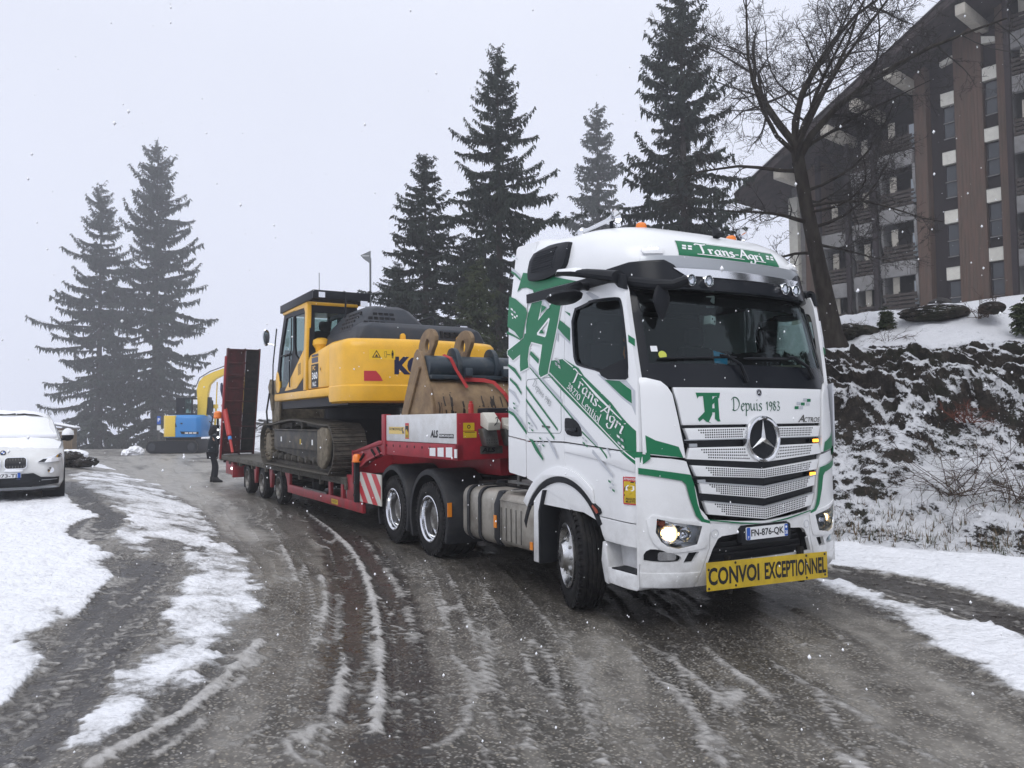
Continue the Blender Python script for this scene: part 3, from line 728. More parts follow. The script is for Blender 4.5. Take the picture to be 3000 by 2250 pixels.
def build_truck():
    T = empty('tractor_lorry', (0, 0, 0), 0, 'white tractor lorry with green diagonal livery, chrome star and lit headlamps', 'lorry')
    WB0, XA, XD = 0.0, 1.406, 4.741
    # ---- cab sides
    arch = arc_pts(XA, .50, .775, 90, 38)
    archr = arc_pts(XA, .50, .775, 90, 150)
    door = [(.250, 1.548), (1.337, 1.616), (1.312, 3.06), (.42, 3.06), (.375, 2.95), (.30, 2.5), (.255, 2.19)]
    back = [(1.349, 1.617), (2.078, 1.612), (2.045, 3.08), (1.324, 3.06)]
    fair = [(2.092, 1.62), (2.464, 1.66), (2.435, 3.05), (2.41, 3.72), (2.38, 3.745), (1.98, 3.725), (2.0, 3.4), (2.058, 3.06)]
    fend = [(.28, 1.535), (1.337, 1.602)] + arch + [(.80, .955), (.265, .935), (.262, 1.3)]
    rearlow = [(1.349, 1.603), (1.349, 1.275)] + archr[1:] + [(2.078, 1.218), (2.078, 1.598)]
    fairlow = [(2.092, 1.235), (2.12, 1.225), (2.45, 1.258), (2.466, 1.29), (2.468, 1.648), (2.092, 1.606)]
    win = smooth_poly(WIN_POLY, 1)
    def ring(poly, d):
        c = Vector((sum(p[0] for p in poly) / len(poly), sum(p[1] for p in poly) / len(poly)))
        return [tuple(c + (Vector(p) - c) * (1 + d)) for p in poly]
    for S, nm in ((SIDE, 1), (SIDEL, -1)):
        b = MB(); patch(b, back, S, .004, -.05, cell=(None, .25)); b.build('cab_side', M['white'], T)
        b = MB(); patch(b, rearlow, S, .0, -.05); b.build('rear_skirt', M['white'], T)
        b = MB(); patch(b, fair, SIDEF if nm == 1 else SIDEFL, .002, -.03, cell=(None, .1)); b.build('side_fairing', M['white'], T)
        b = MB(); patch(b, fairlow, S, .002, -.03); b.build('fairing_skirt', M['white'], T)
        b = MB(); patch(b, door, S, .008, -.04, holes=[ring(win, -.01)], cell=(.06, .15)); d = b.build('door', M['white'], T)
        b = MB(); patch(b, ring(win, .012), S, .012, -.03, holes=[ring(win, -.055)], cell=(.08, None)); b.build('window_seal', M['blackgloss'], d)
        b = MB(); patch(b, ring(win, -.045), S, -.012, cell=(.1, None)); b.build('door_window', M['glass'], d)
        b = MB(); patch(b, [(.338, 2.19), (.365, 2.172), (.60, 2.185), (.70, 2.225), (.735, 2.268), (.60, 2.30), (.345, 2.36)], S, .02, -.01, cell=(.08, None)); b.build('window_corner', M['black'], d)
        b = MB(); patch(b, fend, S, -.004, -.05, cell=(.06, None)); f = b.build('wing_panel', M['white'], T)
        b = MB(); patch(b, [(.285, 1.525), (1.337, 1.595), (1.337, 1.52), (.75, 1.46), (.29, 1.375)], S, .010, -.003, cell=(.06, None)); b.build('wing_ridge', M['white'], f, bevel=.004)
        # wheel arch moulding and lip
        b = MB()
        a0 = arc_pts(XA, .50, .865, 33, 128, 22); a1 = arc_pts(XA, .50, .775, 33, 136, 22)
        patch(b, a0 + a1[::-1], S, .018, -.002); b.build('arch_moulding', M['white'], T, bevel=.006)
        b = MB()
        a0 = arc_pts(XA, .50, .772, 20, 150, 26); a1 = arc_pts(XA, .50, .715, 16, 150, 26)
        patch(b, a0 + a1[::-1], S, .012, -.12); b.build('arch_lip', M['black'], T, bevel=.004)
        b = MB()
        a0 = arc_pts(XA, .50, .72, 5, 175, 26); a1 = arc_pts(XA, .50, .70, 5, 175, 26)
        patch(b, a0 + a1[::-1], S, -.02, -.55); b.build('arch_liner', M['dark'], T)
        b = MB(); patch(b, [(.748, .985), (.80, .955), (.895, 1.035), (.90, 1.055), (.862, 1.065), (.765, 1.02)], S, .02, -.02); mk = b.build('marker_housing', M['black'], T)
        b = MB(); patch(b, [(.775, .985), (.80, .972), (.872, 1.035), (.86, 1.05), (.79, 1.01)], S, .026, .018); b.build('side_marker', M['redlens'], mk)
        # entry steps
        b = MB(); patch(b, [(.795, .945), (.80, .93), (.735, .79), (.70, .745), (.27, .73), (.268, .925)], S, .004, -.06, cell=(.06, None)); b.build('step_cover', M['white'], T, bevel=.006)
        b = MB(); patch(b, [(.70, .74), (.27, .725), (.27, .505), (.66, .52)], S, -.16, -.18, cell=(.06, None)); b.build('step_well', M['white'], T)
        b = MB(); patch(b, [(.745, .73), (.70, .74), (.655, .52), (.67, .36), (.72, .375), (.77, .56)], S, .0, -.17); b.build('step_side', M['white'], T, bevel=.008)
        b = MB(); patch(b, [(.665, .515), (.66, .38), (.30, .365), (.262, .39), (.262, .50)], S, .002, -.17, cell=(.06, None)); b.build('lower_step', M['white'], T, bevel=.01)
        b = MB(); patch(b, [(.60, .522), (.60, .512), (.28, .50), (.28, .51)], S, .008, -.155); b.build('step_tread', M['black'], T)
        # drip rail / roof seam
        b = MB(); patch(b, [(2.04, 3.065), (2.055, 3.16), (1.3, 3.15), (.80, 3.155), (.60, 3.155), (.40, 3.10), (.37, 2.965), (.44, 2.99), (.50, 3.04), (.62, 3.055), (1.3, 3.055)], S, .03, -.02, cell=(.07, None)); b.build('drip_rail', M['black'], T, bevel=.008)
        # upper air intake
        b = MB(); vp = smooth_poly([(2.03, 3.63), (1.96, 3.665), (1.36, 3.60), (1.30, 3.57), (1.30, 3.38), (1.37, 3.31), (1.55, 3.26), (1.93, 3.275), (2.03, 3.32)], 2)
        patch(b, vp, S, .055, -.05, cell=(None, .06)); v = b.build('air_intake', M['black'], T, bevel=.012)
        b = MB(); patch(b, smooth_poly([(1.97, 3.60), (1.55, 3.565), (1.50, 3.53), (1.50, 3.36), (1.55, 3.34), (1.97, 3.37)], 1), S, .058, .045, cell=(None, .06)); g = b.build('intake_mesh', M['exdark'], v)
        b = MB()
        for k in range(9):
            z = 3.365 + k * .026
            patch(b, [(1.53, z), (1.95, z + .01), (1.95, z + .018), (1.53, z + .008)], S, .066, .056)
        b.build('intake_louvre', M['black'], v)
        # camera arm that replaces the mirror
        b = MB()
        pth = [S(1.24, 3.215, .17), S(1.05, 3.205, .24), S(.80, 3.165, .22), S(.60, 3.12, .12), S(.45, 3.08, .02)]
        rings = []
        for (p, w, h) in zip(pth, (.015, .05, .075, .08, .08), (.01, .028, .04, .05, .06)):
            rings.append([(p[0], p[1] + w * cos(2 * pi * k / 12), p[2] + h * sin(2 * pi * k / 12)) for k in range(12)])
        b.loft(rings); arm = b.build('camera_arm', M['black'], T)
        b = MB()
        rings = []
        for (p, w, h) in zip(pth[:4], (.018, .054, .078, .05), (.012, .030, .043, .03)):
            rings.append([(p[0], p[1] + w * cos(pi * k / 8), p[2] + .006 + h * sin(pi * k / 8)) for k in range(9)])
        b.loft(rings); b.build('arm_cover', M['white'], arm)
        # kerb mirror above the door
        b = MB()
        c = Vector(S(.93, 2.95, .27))
        for k, (t, a, h) in enumerate(((0, .02, .02),)): pass
        rings = []
        for t, r in ((-.05, .02), (-.045, .09), (-.02, .135), (.01, .15), (.035, .13), (.055, .06), (.06, .015)):
            rings.append([(c.x + 1.5 * r * cos(2 * pi * k / 20) * .95, c.y + r * sin(2 * pi * k / 20) * 1.0 + nm * t * .3, c.z + t + .10 * (-r * cos(2 * pi * k / 20))) for k in range(20)])
        b.loft(rings); km = b.build('kerb_mirror', M['black'], T)
        b = MB(); b.tube([c + Vector((-.04, 0, .05)), c + Vector((-.08, -nm * .12, .11)), Vector(S(.95, 3.07, .0))], .035, 10); b.build('mirror_stay', M['black'], km)
        # handle and locker hatch
        b = MB(); hp = smooth_poly([(1.32, 1.83), (1.30, 1.85), (1.15, 1.835), (1.06, 1.77), (1.03, 1.70), (1.045, 1.665), (1.26, 1.675), (1.32, 1.72)], 1)
        patch(b, hp, S, .016, .0); h = b.build('door_handle', M['black'], d, bevel=.004)
        b = MB(); patch(b, rrect(1.10, 1.29, 1.715, 1.75, .015), S, .034, .015); b.build('grip', M['blackgloss'], d, bevel=.006)
        b = MB(); patch(b, rrect(1.392, 2.06, 1.693, 2.258, .04), S, .0055, .003, holes=[rrect(1.398, 2.054, 1.699, 2.252, .036)]); b.build('locker_hatch_gap', M['inkgrey'], T)
        b = MB(); patch(b, [(1.60, 1.745), (1.75, 1.755), (1.75, 1.775), (1.60, 1.765)], S, .010, .003); b.build('hatch_latch', M['steel'], T)
        # livery film
        flip = (nm == -1)
        for p in [[(max(q[0], .272), q[1]) for q in r_] for r_ in DEC_GREEN]:
            b = MB(); patch(b, p, (SIDEF if nm == 1 else SIDEFL) if min(q[0] for q in p) > 1.5 else S, .0105, cell=(.06, .15)); b.build('livery_green', M['green'], T)
        for p in DEC_GREEN_LOW:
            b = MB(); patch(b, p, S, .0125, cell=(.06, .06)); b.build('livery_green', M['green'], f)
        for p in [[(max(q[0], .274), q[1]) for q in r_] for r_ in DEC_GREY]:
            b = MB(); patch(b, p, (SIDEF if nm == 1 else SIDEFL) if min(q[0] for q in p) > 1.5 else S, .0095, cell=(.06, .15)); b.build('livery_grey', M['grey'], T)
        for p in DEC_GREY_LOW:
            b = MB(); patch(b, p, S, .0122, cell=(.08, .08)); b.build('livery_grey', M['grey'], f)
        b = MB()
        for p in DEC_WHITELINES: patch(b, p, S, .0120, cell=(.06, .15))
        patch(b, band(DEC_TA + [DEC_TA[0]], .030), S, .0115, cell=(.06, .15)) if False else None
        for i in range(len(DEC_TA)):
            q = [DEC_TA[i], DEC_TA[(i + 1) % len(DEC_TA)]]
            if (Vector(q[1]) - Vector(q[0])).length > .02: patch(b, band(q, .028), S, .0118 + i * 1e-5)
        for i in range(3):
            patch(b, band([DEC_TA_HOLE[i], DEC_TA_HOLE[(i + 1) % 3]], .022), S, .0140 + i * 1e-5)
        b.build('livery_white_line', M['lwhite'], T)
        b = MB()
        for p in DEC_WHITELINES_LOW: patch(b, p, S, .0145, cell=(.06, .06))
        b.build('livery_white_line', M['lwhite'], f)
        b = MB(); patch(b, DEC_TA, S, .0132, holes=[DEC_TA_HOLE], cell=(.06, .15)); b.build('monogram', M['green'], T)
        for key, mm, nme in (('g', 'grey', 'livery_square_grey'), ('w', 'lwhite', 'livery_square_white'), ('G', 'green', 'livery_square_green')):
            b = MB()
            for c_, p in DEC_SQUARES:
                if c_ == key: patch(b, p, SIDEF if nm == 1 else SIDEFL, .0150)
            b.build(nme, M[mm], T)
        b = MB()
        for nme, key in (('Trans-Agri', TX_TRANS), ('38270 Lentiol', TX_ADDR)):
            o_, e_, u_ = key
            w_ = script_width(nme) - .2
            ln = sqrt(e_[0] ** 2 + e_[1] ** 2)
            ex = (e_[0] / w_, e_[1] / w_); kk = .66 if 'T' in nme else .72
            ey = (ex[1] * kk, -ex[0] * kk)
            if flip:   # on the far side the line climbs the other way so that it still reads forwards
                o2 = (o_[0] + e_[0], o_[1] + e_[1]); ex = (-ex[0], -ex[1]); ey = (ex[1] * -kk, ex[0] * kk); o_ = (o2[0] - ey[0] * .6, o2[1] - ey[1] * .6)
            script_text(b, nme, S, o_, ex, ey, .0155, nib=.22 if 'T' in nme else .17)
        b.build('lettering', M['lwhite'], T)
        b = MB()
        o_, e_, u_ = TX_DEPUIS
        w_ = script_width('Depuis 1983')
        ex = (e_[0] / w_, e_[1] / w_); ey = (ex[1] * .9, -ex[0] * .9)
        if flip: o_ = (o_[0] + e_[0], o_[1] + e_[1]); ex = (-ex[0], -ex[1]); ey = (-ex[1] * .9, ex[0] * .9)
        script_text(b, 'Depuis 1983', S, o_, ex, ey, .0155, nib=.12)
        b.build('lettering', M['inkgrey'], T)
        # blind-spot warning sticker
        b = MB(); patch(b, rrect(.262, .425, 1.093, 1.332, .012), S, .004, .0, cell=(.05, None)); st = b.build('warning_sticker', M['signred'], T)
        b = MB(); patch(b, rrect(.275, .412, 1.105, 1.292, .008), S, .0055, cell=(.05, None)); b.build('sticker_field', M['yellowsign'], st)
        b = MB()
        patch(b, [(.275, 1.292), (.33, 1.292), (.40, 1.245), (.412, 1.22), (.412, 1.20), (.34, 1.235), (.275, 1.27)], S, .0062); patch(b, [(.275, 1.215), (.34, 1.185), (.412, 1.165), (.412, 1.18), (.275, 1.24)], S, .0062)
        sg = -1 if not flip else 1
        def lt(tx, x0, x1, z, h, bb=.02):
            if not flip: letter(b, tx, S, (x1, z), (x0 - x1, 0), (0, h), .0066, bb)
            else: letter(b, tx, S, (x0, z), (x1 - x0, 0), (0, h), .0066, bb)
        lt('ANGLES', .292, .395, 1.133, .02); lt('MORTS', .297, .39, 1.109, .02)
        b.build('sticker_print', M['ink'], st)
        b = MB(); patch(b, [(.30, 1.255), (.365, 1.262), (.39, 1.245), (.39, 1.215), (.32, 1.21), (.30, 1.222)], S, .0064); lt('ATTENTION', .275, .412, 1.303, .018)
        b.build('sticker_print', M['lwhite'], st)
    # ---- shell behind the panels, rear wall, floor
    b = MB(); b.box(2.03, 2.08, -1.19, 1.19, 1.2, 3.1); b.box(.35, 2.05, -1.18, 1.18, 1.32, 1.40); b.box(.20, .32, -.95, .95, 1.35, 2.05)
    b.build('cab_shell', M['interior'], T)
    # ---- roof
    lv = [3.08, 3.14, 3.2, 3.27, 3.33, 3.4, 3.45, 3.5, 3.54, 3.58, 3.62, 3.65, 3.68, 3.71, 3.73, 3.75, 3.765]
    rings = []
    for z in lv:
        hw = half_w(z); n = 28
        ys = [hw * sin(radians(90 - 180 * k / n)) for k in range(n + 1)]
        r = [(front_x(y, z), y, z) for y in ys]
        xs = max(p[0] for p in r)
        xr = 2.10 - max(0, z - 3.68) * .6
        k = max(0, z - 3.75)
        hr = lerp_table([(3.2, 1.215), (3.55, 1.185), (3.68, 1.16), (3.735, 1.13), (3.765, 1.06)], z)
        r += [(xs + (xr - .05 - xs) * t, -(hw + (hr - hw) * t), z) for t in (.25, .5, .75, 1.0)] + [(xr, -hr + .06, z), (xr, -hr * .4, z), (xr, hr * .4, z), (xr, hr - .06, z)] + [(xs + (xr - .05 - xs) * t, hw + (hr - hw) * t, z) for t in (1.0, .75, .5, .25)]
        rings.append(r)
    rings.append([(p[0] * .88 + .20, p[1] * .75, 3.775) for p in rings[-1]])
    b = MB(); b.loft(rings); b.build('roof', M['white'], T, smooth=50)
    # rear roof deflector sides join the fairings
    b = MB(); patch(b, [(-1.13, 3.1), (1.13, 3.1), (1.10, 3.66), (-1.10, 3.66)], lambda u, v, o: (2.04 + o, u, v), .0, -.02); b.build('roof_rear_wall', M['white'], T)
    # ---- sun visor, trim and work lamps
    def VIS(y, z, off=0.0): return (front_x(y, 3.06) - .14 + .25 * (z - 3.08) + .05 * (y * y) - off, y, z)
    b = MB(); patch(b, [(-1.16, 2.975), (1.16, 2.975), (1.19, 3.03), (1.19, 3.20), (1.10, 3.235), (.86, 3.245), (.78, 3.20), (.70, 3.10), (0, 3.095), (-.70, 3.10), (-.78, 3.20), (-.86, 3.245), (-1.10, 3.235), (-1.19, 3.20), (-1.19, 3.03)], VIS, .0, -.10, cell=(.06, None)); vis = b.build('sun_visor', M['blackgloss'], T, bevel=.01)
    b = MB(); patch(b, [(-.80, 3.168), (-.69, 3.10), (0, 3.098), (.69, 3.10), (.80, 3.168), (0, 3.172)], VIS, .012, -.02, cell=(.08, None)); b.build('visor_trim', M['chrome'], vis, bevel=.003)
    b = MB(); patch(b, [(-1.04, 3.175), (1.04, 3.175), (1.0, 3.275), (.7, 3.29), (-.7, 3.29), (-1.0, 3.275)], FRONT, .035, -.03, cell=(.06, .05)); b.build('silver_band', M['silver'], T, bevel=.01)
    for y in (.668, .488, -.488, -.668):
        c = VIS(y, 3.055, .015)
        b = MB(); b.lathe(c, (-1, 0, 0), [(-.05, .05), (.03, .055), (.035, .05), (.012, .04), (.0, .0)], 24); s_ = b.build('spot_lamp', M['chrome'], vis)
        b = MB(); b.lathe(c, (-1, 0, 0), [(.024, .046), (.03, .03), (.032, 0)], 24); b.build('lamp_glass', M['lens'], s_)
    for s_ in (1, -1):
        b = MB(); c = FRONT(s_ * .90, 3.335, .0)
        patch(b, rrect(s_ * .90 - .085, s_ * .90 + .085, 3.305, 3.365, .02), FRONT, .03, -.01, cell=(.04, None)); q = b.build('roof_marker', M['white'], T, bevel=.006)
        b = MB()
        for k in range(4): patch(b, ngon(s_ * .90 - .03 + k * .02, 3.342, .007, 8), FRONT, .033)
        b.build('marker_led', M['ledwhite'], q)
        # air horn
        b = MB(); p0 = Vector((1.42, s_ * .93, 3.735)); p1 = Vector((1.0, s_ * .84, 3.80))
        b.tube([p0, p0 + (p1 - p0) * .15, p0 + (p1 - p0) * .7, p0 + (p1 - p0) * .9, p1], [.03, .018, .022, .04, .075], 16, cap=False)
        b.tube([p1, p0 + (p1 - p0) * .9], [.070, .035], 16, cap=False)
        b.lathe(p0, (p1 - p0), [(-.07, .0), (-.06, .04), (-.01, .05), (.01, .03)], 16)
        hn = b.build('air_horn', M['chrome'], T)
        b = MB(); b.cyl(p0 - Vector((0, 0, .02)), p0 - Vector((0, 0, .12)), .025, n=8); b.cyl(p0 + (p1 - p0) * .85 - Vector((0, 0, .03)), p0 + (p1 - p0) * .85 - Vector((0, 0, .13)), .02, n=8); b.build('horn_bracket', M['black'], hn)
        b = MB(); b.lathe((.92, s_ * .60, 3.685), (0, 0, 1), [(0, .052), (.015, .056), (.05, .05), (.062, .036), (.064, 0)], 20); b.build('beacon', M['orange'], T)
    b = MB(); c = Vector((.52, -.02, 3.60)); b.tube([c, c + Vector((.04, 0, .07))], [.05, .03], 12); b.tube([c + Vector((.04, 0, .06)), c + Vector((.16, .18, .30))], [.008, .003], 6); b.build('aerial', M['black'], T)
    # roof name board
    b = MB(); patch(b, [(-.63, 3.31), (.66, 3.31), (.62, 3.465), (-.62, 3.465)], FRONT, .005, cell=(.06, .04)); nb = b.build('name_board', M['green'], T)
    b = MB(); script_text(b, 'Trans-Agri', FRONT, (.425, 3.345), (-.0925, 0), (0, .052), .008, nib=.26, thin=.09)
    for q in ([(.27, 3.457), (-.60, 3.457), (-.60, 3.45), (.27, 3.45)], [(.45, 3.33), (-.13, 3.33), (-.13, 3.336), (.45, 3.336)], [(-.27, 3.33), (-.43, 3.33), (-.43, 3.336), (-.27, 3.336)]): patch(b, q, FRONT, .008, cell=(.08, None))
    for s_ in (.53, -.54):
        for (dx, dz) in ((.045, .0), (-.02, .0), (.03, .028), (-.035, .028)):
            x = s_ + dx; z = 3.372 + dz
            patch(b, [(x + .022, z), (x - .022, z), (x - .028, z + .02), (x + .016, z + .02)], FRONT, .008)
    b.build('lettering', M['lwhite'], nb)
    # ---- windscreen, pillars, black band
    b = MB(); patch(b, [(-1.10, 2.30), (1.10, 2.30), (1.075, 2.99), (-1.075, 2.99)], FRONT, -.005, cell=(.07, .12)); b.build('windscreen', M['wglass'], T, smooth=60)
    for s_ in (1, -1):
        b = MB(); patch(b, [(s_ * 1.09, 2.17), (s_ * 1.205, 2.19), (s_ * 1.205, 3.02), (s_ * 1.065, 3.02), (s_ * 1.09, 2.30)], FRONT, .0, -.05, cell=(.03, .12)); b.build('windscreen_pillar', M['blackgloss'], T)
    b = MB(); patch(b, sym([(1.10, 2.31), (1.20, 2.20), (1.18, 2.192), (1.03, 2.155), (.98, 2.11), (.945, 2.098)]), FRONT, .0, -.04, cell=(.06, .05)); wb = b.build('scuttle_panel', M['blackgloss'], T)
    for (pv, tip, mid, knee) in (((.13, 2.15), (1.02, 2.345), (.32, 2.385), (.30, 2.375)), ((-.82, 2.20), (.12, 2.365), (-.55, 2.395), (-.58, 2.39))):
        b = MB()
        b.tube([FRONT(pv[0], pv[1], .02), FRONT(pv[0] * .6 + knee[0] * .4, 2.30, .05), FRONT(knee[0] + .03, knee[1], .045), FRONT(mid[0] + .08, mid[1] - .005, .04)], [.02, .016, .013, .011], 8)
        n_ = 12
        bl = [FRONT(tip[0] + (mid[0] - .12 - tip[0]) * k / n_, tip[1] + (mid[1] - .012 - tip[1]) * k / n_, .022) for k in range(n_ + 1)]
        b.tube(bl, [.006] + [.012] * (n_ - 1) + [.006], 6)
        b.build('wiper', M['black'], T)
    # front mirror on its arm
    b = MB(); b.tube([VIS(1.12, 3.05, .02), VIS(1.02, 3.00, .10), VIS(.92, 2.985, .15), VIS(.82, 3.02, .15), VIS(.78, 3.055, .10)], [.05, .05, .045, .045, .03], 10)
    p = Vector(VIS(.99, 2.88, .10))
    rings = [[(p.x + .05 * sin(2 * pi * k / 16) * w_ * .6, p.y + .10 * cos(2 * pi * k / 16) * w_, p.z + dz) for k in range(16)] for dz, w_ in ((.12, .35), (.06, .75), (.0, .95), (-.06, .85), (-.13, .55), (-.19, .15))]
    b.loft(rings); b.build('front_mirror', M['black'], T)
    # ---- bonnet flap and badge
    b = MB(); patch(b, sym([(.938, 2.098), (.90, 1.95), (.868, 1.772)]), FRONT, .006, -.03, cell=(.08, .1)); hd = b.build('front_flap', M['white'], T, bevel=.004)
    b = MB(); c = FRONT(0, 2.055, .006); b.lathe(c, (-1, 0, .06), [(0, .036), (.006, .034), (.006, .028), (.003, .027)], 24); bd = b.build('small_badge', M['chrome'], hd)
    b = MB(); b.lathe(c, (-1, 0, .06), [(.0025, .027), (.003, 0)], 24); b.build('badge_field', M['ink'], bd)
    def star(b, c, r, d, ax_u=(0, -1, 0)):
        cc = Vector(c)
        for k in range(3):
            a = radians(90 + 120 * k)
            tip = (cos(a) * r, sin(a) * r); s1 = (cos(a + pi / 3) * r * .16, sin(a + pi / 3) * r * .16); s2 = (cos(a - pi / 3) * r * .16, sin(a - pi / 3) * r * .16)
            W_ = lambda q, dx: (cc.x - dx, cc.y - q[0], cc.z + q[1])
            vs = [W_((0, 0), d), W_(s1, 0), W_(tip, 0), W_(s2, 0)]
            b.add(vs, [(0, 1, 2), (0, 2, 3)])
    b = MB(); star(b, (c[0] - .004, c[1], c[2]), .027, .005); b.build('badge_star', M['chrome'], bd, smooth=0, fix=False)
    # flap lettering
    b = MB(); GT = lambda y, z: (y, z)
    b = MB(); patch(b, [(.72, 2.052), (.46, 2.052), (.475, 2.0), (.50, 2.022), (.545, 2.022), (.56, 1.86), (.60, 1.80), (.575, 1.785), (.63, 1.80), (.66, 1.825), (.70, 1.80), (.715, 1.825), (.67, 1.86), (.64, 1.885), (.645, 2.022), (.69, 2.02), (.705, 2.0)], FRONT, .009, cell=.1)
    b.build('flap_monogram', M['green'], hd); b = MB(); patch(b, [(.60, 1.945), (.52, 2.018), (.485, 2.018), (.485, 1.825), (.475, 1.80), (.505, 1.80), (.535, 1.825), (.53, 1.88), (.575, 1.88), (.575, 1.94)], FRONT, .0095, holes=[[(.565, 1.935), (.53, 1.965), (.53, 1.915), (.562, 1.915)]], cell=.1)
    b.build('flap_monogram', M['green'], hd)
    for y, z, mm in ((-.50, 1.905, 'green'), (-.60, 1.94, 'green'), (-.70, 1.975, 'green'), (-.535, 1.945, 'grey'), (-.57, 1.905, 'grey'), (-.64, 1.98, 'grey'), (-.68, 1.94, 'grey')):
        b = MB(); patch(b, [(y + .03, z), (y - .03, z), (y - .036, z + .028), (y + .024, z + .028)], FRONT, .009); b.build('flap_square', M[mm], hd)
    b = MB(); script_text(b, 'Depuis 1983', FRONT, (.335, 1.895), (-.068, 0), (0, .062), .009, nib=.14, thin=.06); b.build('flap_lettering', M['inkgreen'], hd)
    b = MB(); letter(b, 'A', FRONT, (-.505, 1.782), (-.10, 0), (0, .07), .011, .01, .5); letter(b, 'CTROS', FRONT, (-.60, 1.782), (-.26, 0), (0, .046), .011, .01, .3); b.build('chrome_lettering', M['steel'], hd)
    # ---- corner panels beside the flap, with their deflectors
    for s_ in (1, -1):
        q = [(s_ * a, z) for a, z in ((1.19, 2.185), (1.135, 2.18), (1.03, 2.148), (.985, 2.10), (.948, 2.04), (.872, 1.60), (.858, 1.492), (1.0, 1.505), (1.195, 1.53))]
        b = MB(); patch(b, q, FRONT, .012, -.03, cell=(.04, .1)); cp = b.build('corner_panel', M['white'], T, bevel=.006)
        b = MB(); patch(b, [(s_ * a, z) for a, z in ((1.172, 1.69), (1.1, 1.645), (.92, 1.588), (.882, 1.495), (1.0, 1.512), (1.168, 1.535))], FRONT, .0165, cell=(.05, .1)); b.build('corner_flash', M['green'], cp)
        b = MB(); DF = lambda u, v, o: (.20 + .22 * u - o * .6, s_ * (1.235 + .05 * u + o), v)
        patch(b, [(0, 1.56), (.1, 1.53), (.55, 1.60), (.6, 1.9), (.5, 2.14), (.0, 2.17)], DF, .0, -.012); b.build('air_deflector', M['grey' if s_ == -1 else 'white'], cp) if s_ == -1 else None
    # ---- grille
    b = MB(); patch(b, sym([(.868, 1.768), (.84, 1.47), (.755, 1.24), (.72, 1.06), (.65, .995), (.3, .945), (.0, .905)]), FRONT, -.035, -.06, cell=(.1, .1)); gr = b.build('grille_backing', M['blackgloss'], T)
    slats = [((.852, 1.745), (.815, 1.645), 1.745, 1.645), ((.812, 1.578), (.842, 1.482), 1.575, 1.432), ((.80, 1.428), (.757, 1.333), 1.368, 1.287), ((.728, 1.280), (.708, 1.185), 1.21, 1.106), ((.69, 1.117), (.645, 1.003), 1.03, .922)]
    em = arc_pts(0, 1.638, .215, 0, 360, 36)[:-1]
    perfs = MB()
    for i, ((ya, za), (yb, zb), zt, zbm) in enumerate(slats):
        poly = [(ya, za), (0, zt), (-ya, za), (-yb, zb), (0, zbm), (yb, zb)]
        b = MB()
        if i < 2:
            for s_ in (1, -1):
                # each half ends at the round emblem
                k = []
                lo, hi = zbm, zt
                inner = [(s_ * sqrt(max(.0, .213 ** 2 - (z - 1.638) ** 2)) if abs(z - 1.638) < .213 else 0.0, z) for z in np.linspace(zt, zbm, 8)]
                q = [(s_ * ya, za)] + inner + [(s_ * yb, zb)]
                patch(b, clean(q), FRONT, .012, -.03, cell=(.1, .05))
        else: patch(b, poly, FRONT, .012, -.03, cell=(.1, .04))
        sl = b.build('grille_slat', M['white'], T, bevel=.004)
        # perforated strip of each slat
        y_out = (.72, .695, .665, .625, .58)[i]
        nrow = (4, 4, 4, 5, 5)[i]
        pf = MB()
        for r in range(nrow):
            fr = (r + .9) / (nrow + .8)
            ncol = int(2 * (y_out - .02 * r) / .0235)
            for c_ in range(ncol + 1):
                y = -(y_out - .012 * r) + c_ * .0235 + (.0117 if r % 2 else 0)
                if abs(y) > y_out - .012 * r: continue
                t = abs(y) / ya
                zt_ = zt + (za - zt) * t; zb_ = zbm + (zb - zbm) * abs(y) / yb
                z = zt_ + (zb_ - zt_) * fr
                if i < 2 and y * y + (z - 1.638) ** 2 < .232 ** 2: continue
                P = [FRONT(y + .0088 * cos(pi / 3 * k), z + .0075 * sin(pi / 3 * k), .0128) for k in range(6)]
                pf.add(P, [(0, 5, 4, 3, 2, 1)] if False else [(0, 1, 2, 3, 4, 5)])
        pf.build('slat_perforation', M['ink'], sl, smooth=0, fix=False, kind='stuff')
        if i in (1, 3, 4):
            b = MB(); q = [(ya, za + .006), (0, zt + .006), (-ya, za + .006), (-ya, za - .004), (0, zt - .004), (ya, za - .004)]
            if i == 1:
                for s_ in (1, -1): patch(b, [(s_ * .86, 1.648), (s_ * .225, 1.648), (s_ * .225, 1.640), (s_ * .86, 1.640)], FRONT, .018, .0, cell=(.1, None))
            else: patch(b, q, FRONT, .018, .0, cell=(.1, None))
            b.build('slat_edge', M['silver'], sl)
    for (y, z, lit) in ((.775, 1.598, 0), (-.775, 1.605, 1), (.705, 1.288, 0), (-.70, 1.292, 1)):
        b = MB(); patch(b, rrect(y - .055, y + .055, z - .02, z + .02, .006), FRONT, .0, -.03, cell=(.05, None)); q = b.build('strobe_housing', M['black'], T)
        b = MB(); patch(b, rrect(y - .04, y + .04, z - .014, z + .014, .006), FRONT, .010, -.002); b.build('strobe_light', M['amberlit' if lit else 'silver'], q)
    # star emblem
    b = MB(); ec = Vector((front_x(0, 1.638) - .02, 0, 1.638))
    b.lathe(ec, (-1, 0, 0), [(-.04, .21), (.0, .212), (.018, .205), (.024, .19), (.016, .178), (.0, .172)], 48); e = b.build('emblem_ring', M['chrome'], T)
    b = MB(); b.lathe(ec, (-1, 0, 0), [(.0, .174), (.002, .0)], 40); b.build('emblem_field', M['blackgloss'], e)
    b = MB(); star(b, ec - Vector((.006, 0, 0)), .172, .028); b.build('emblem_star', M['polished'], e, smooth=0, fix=False)
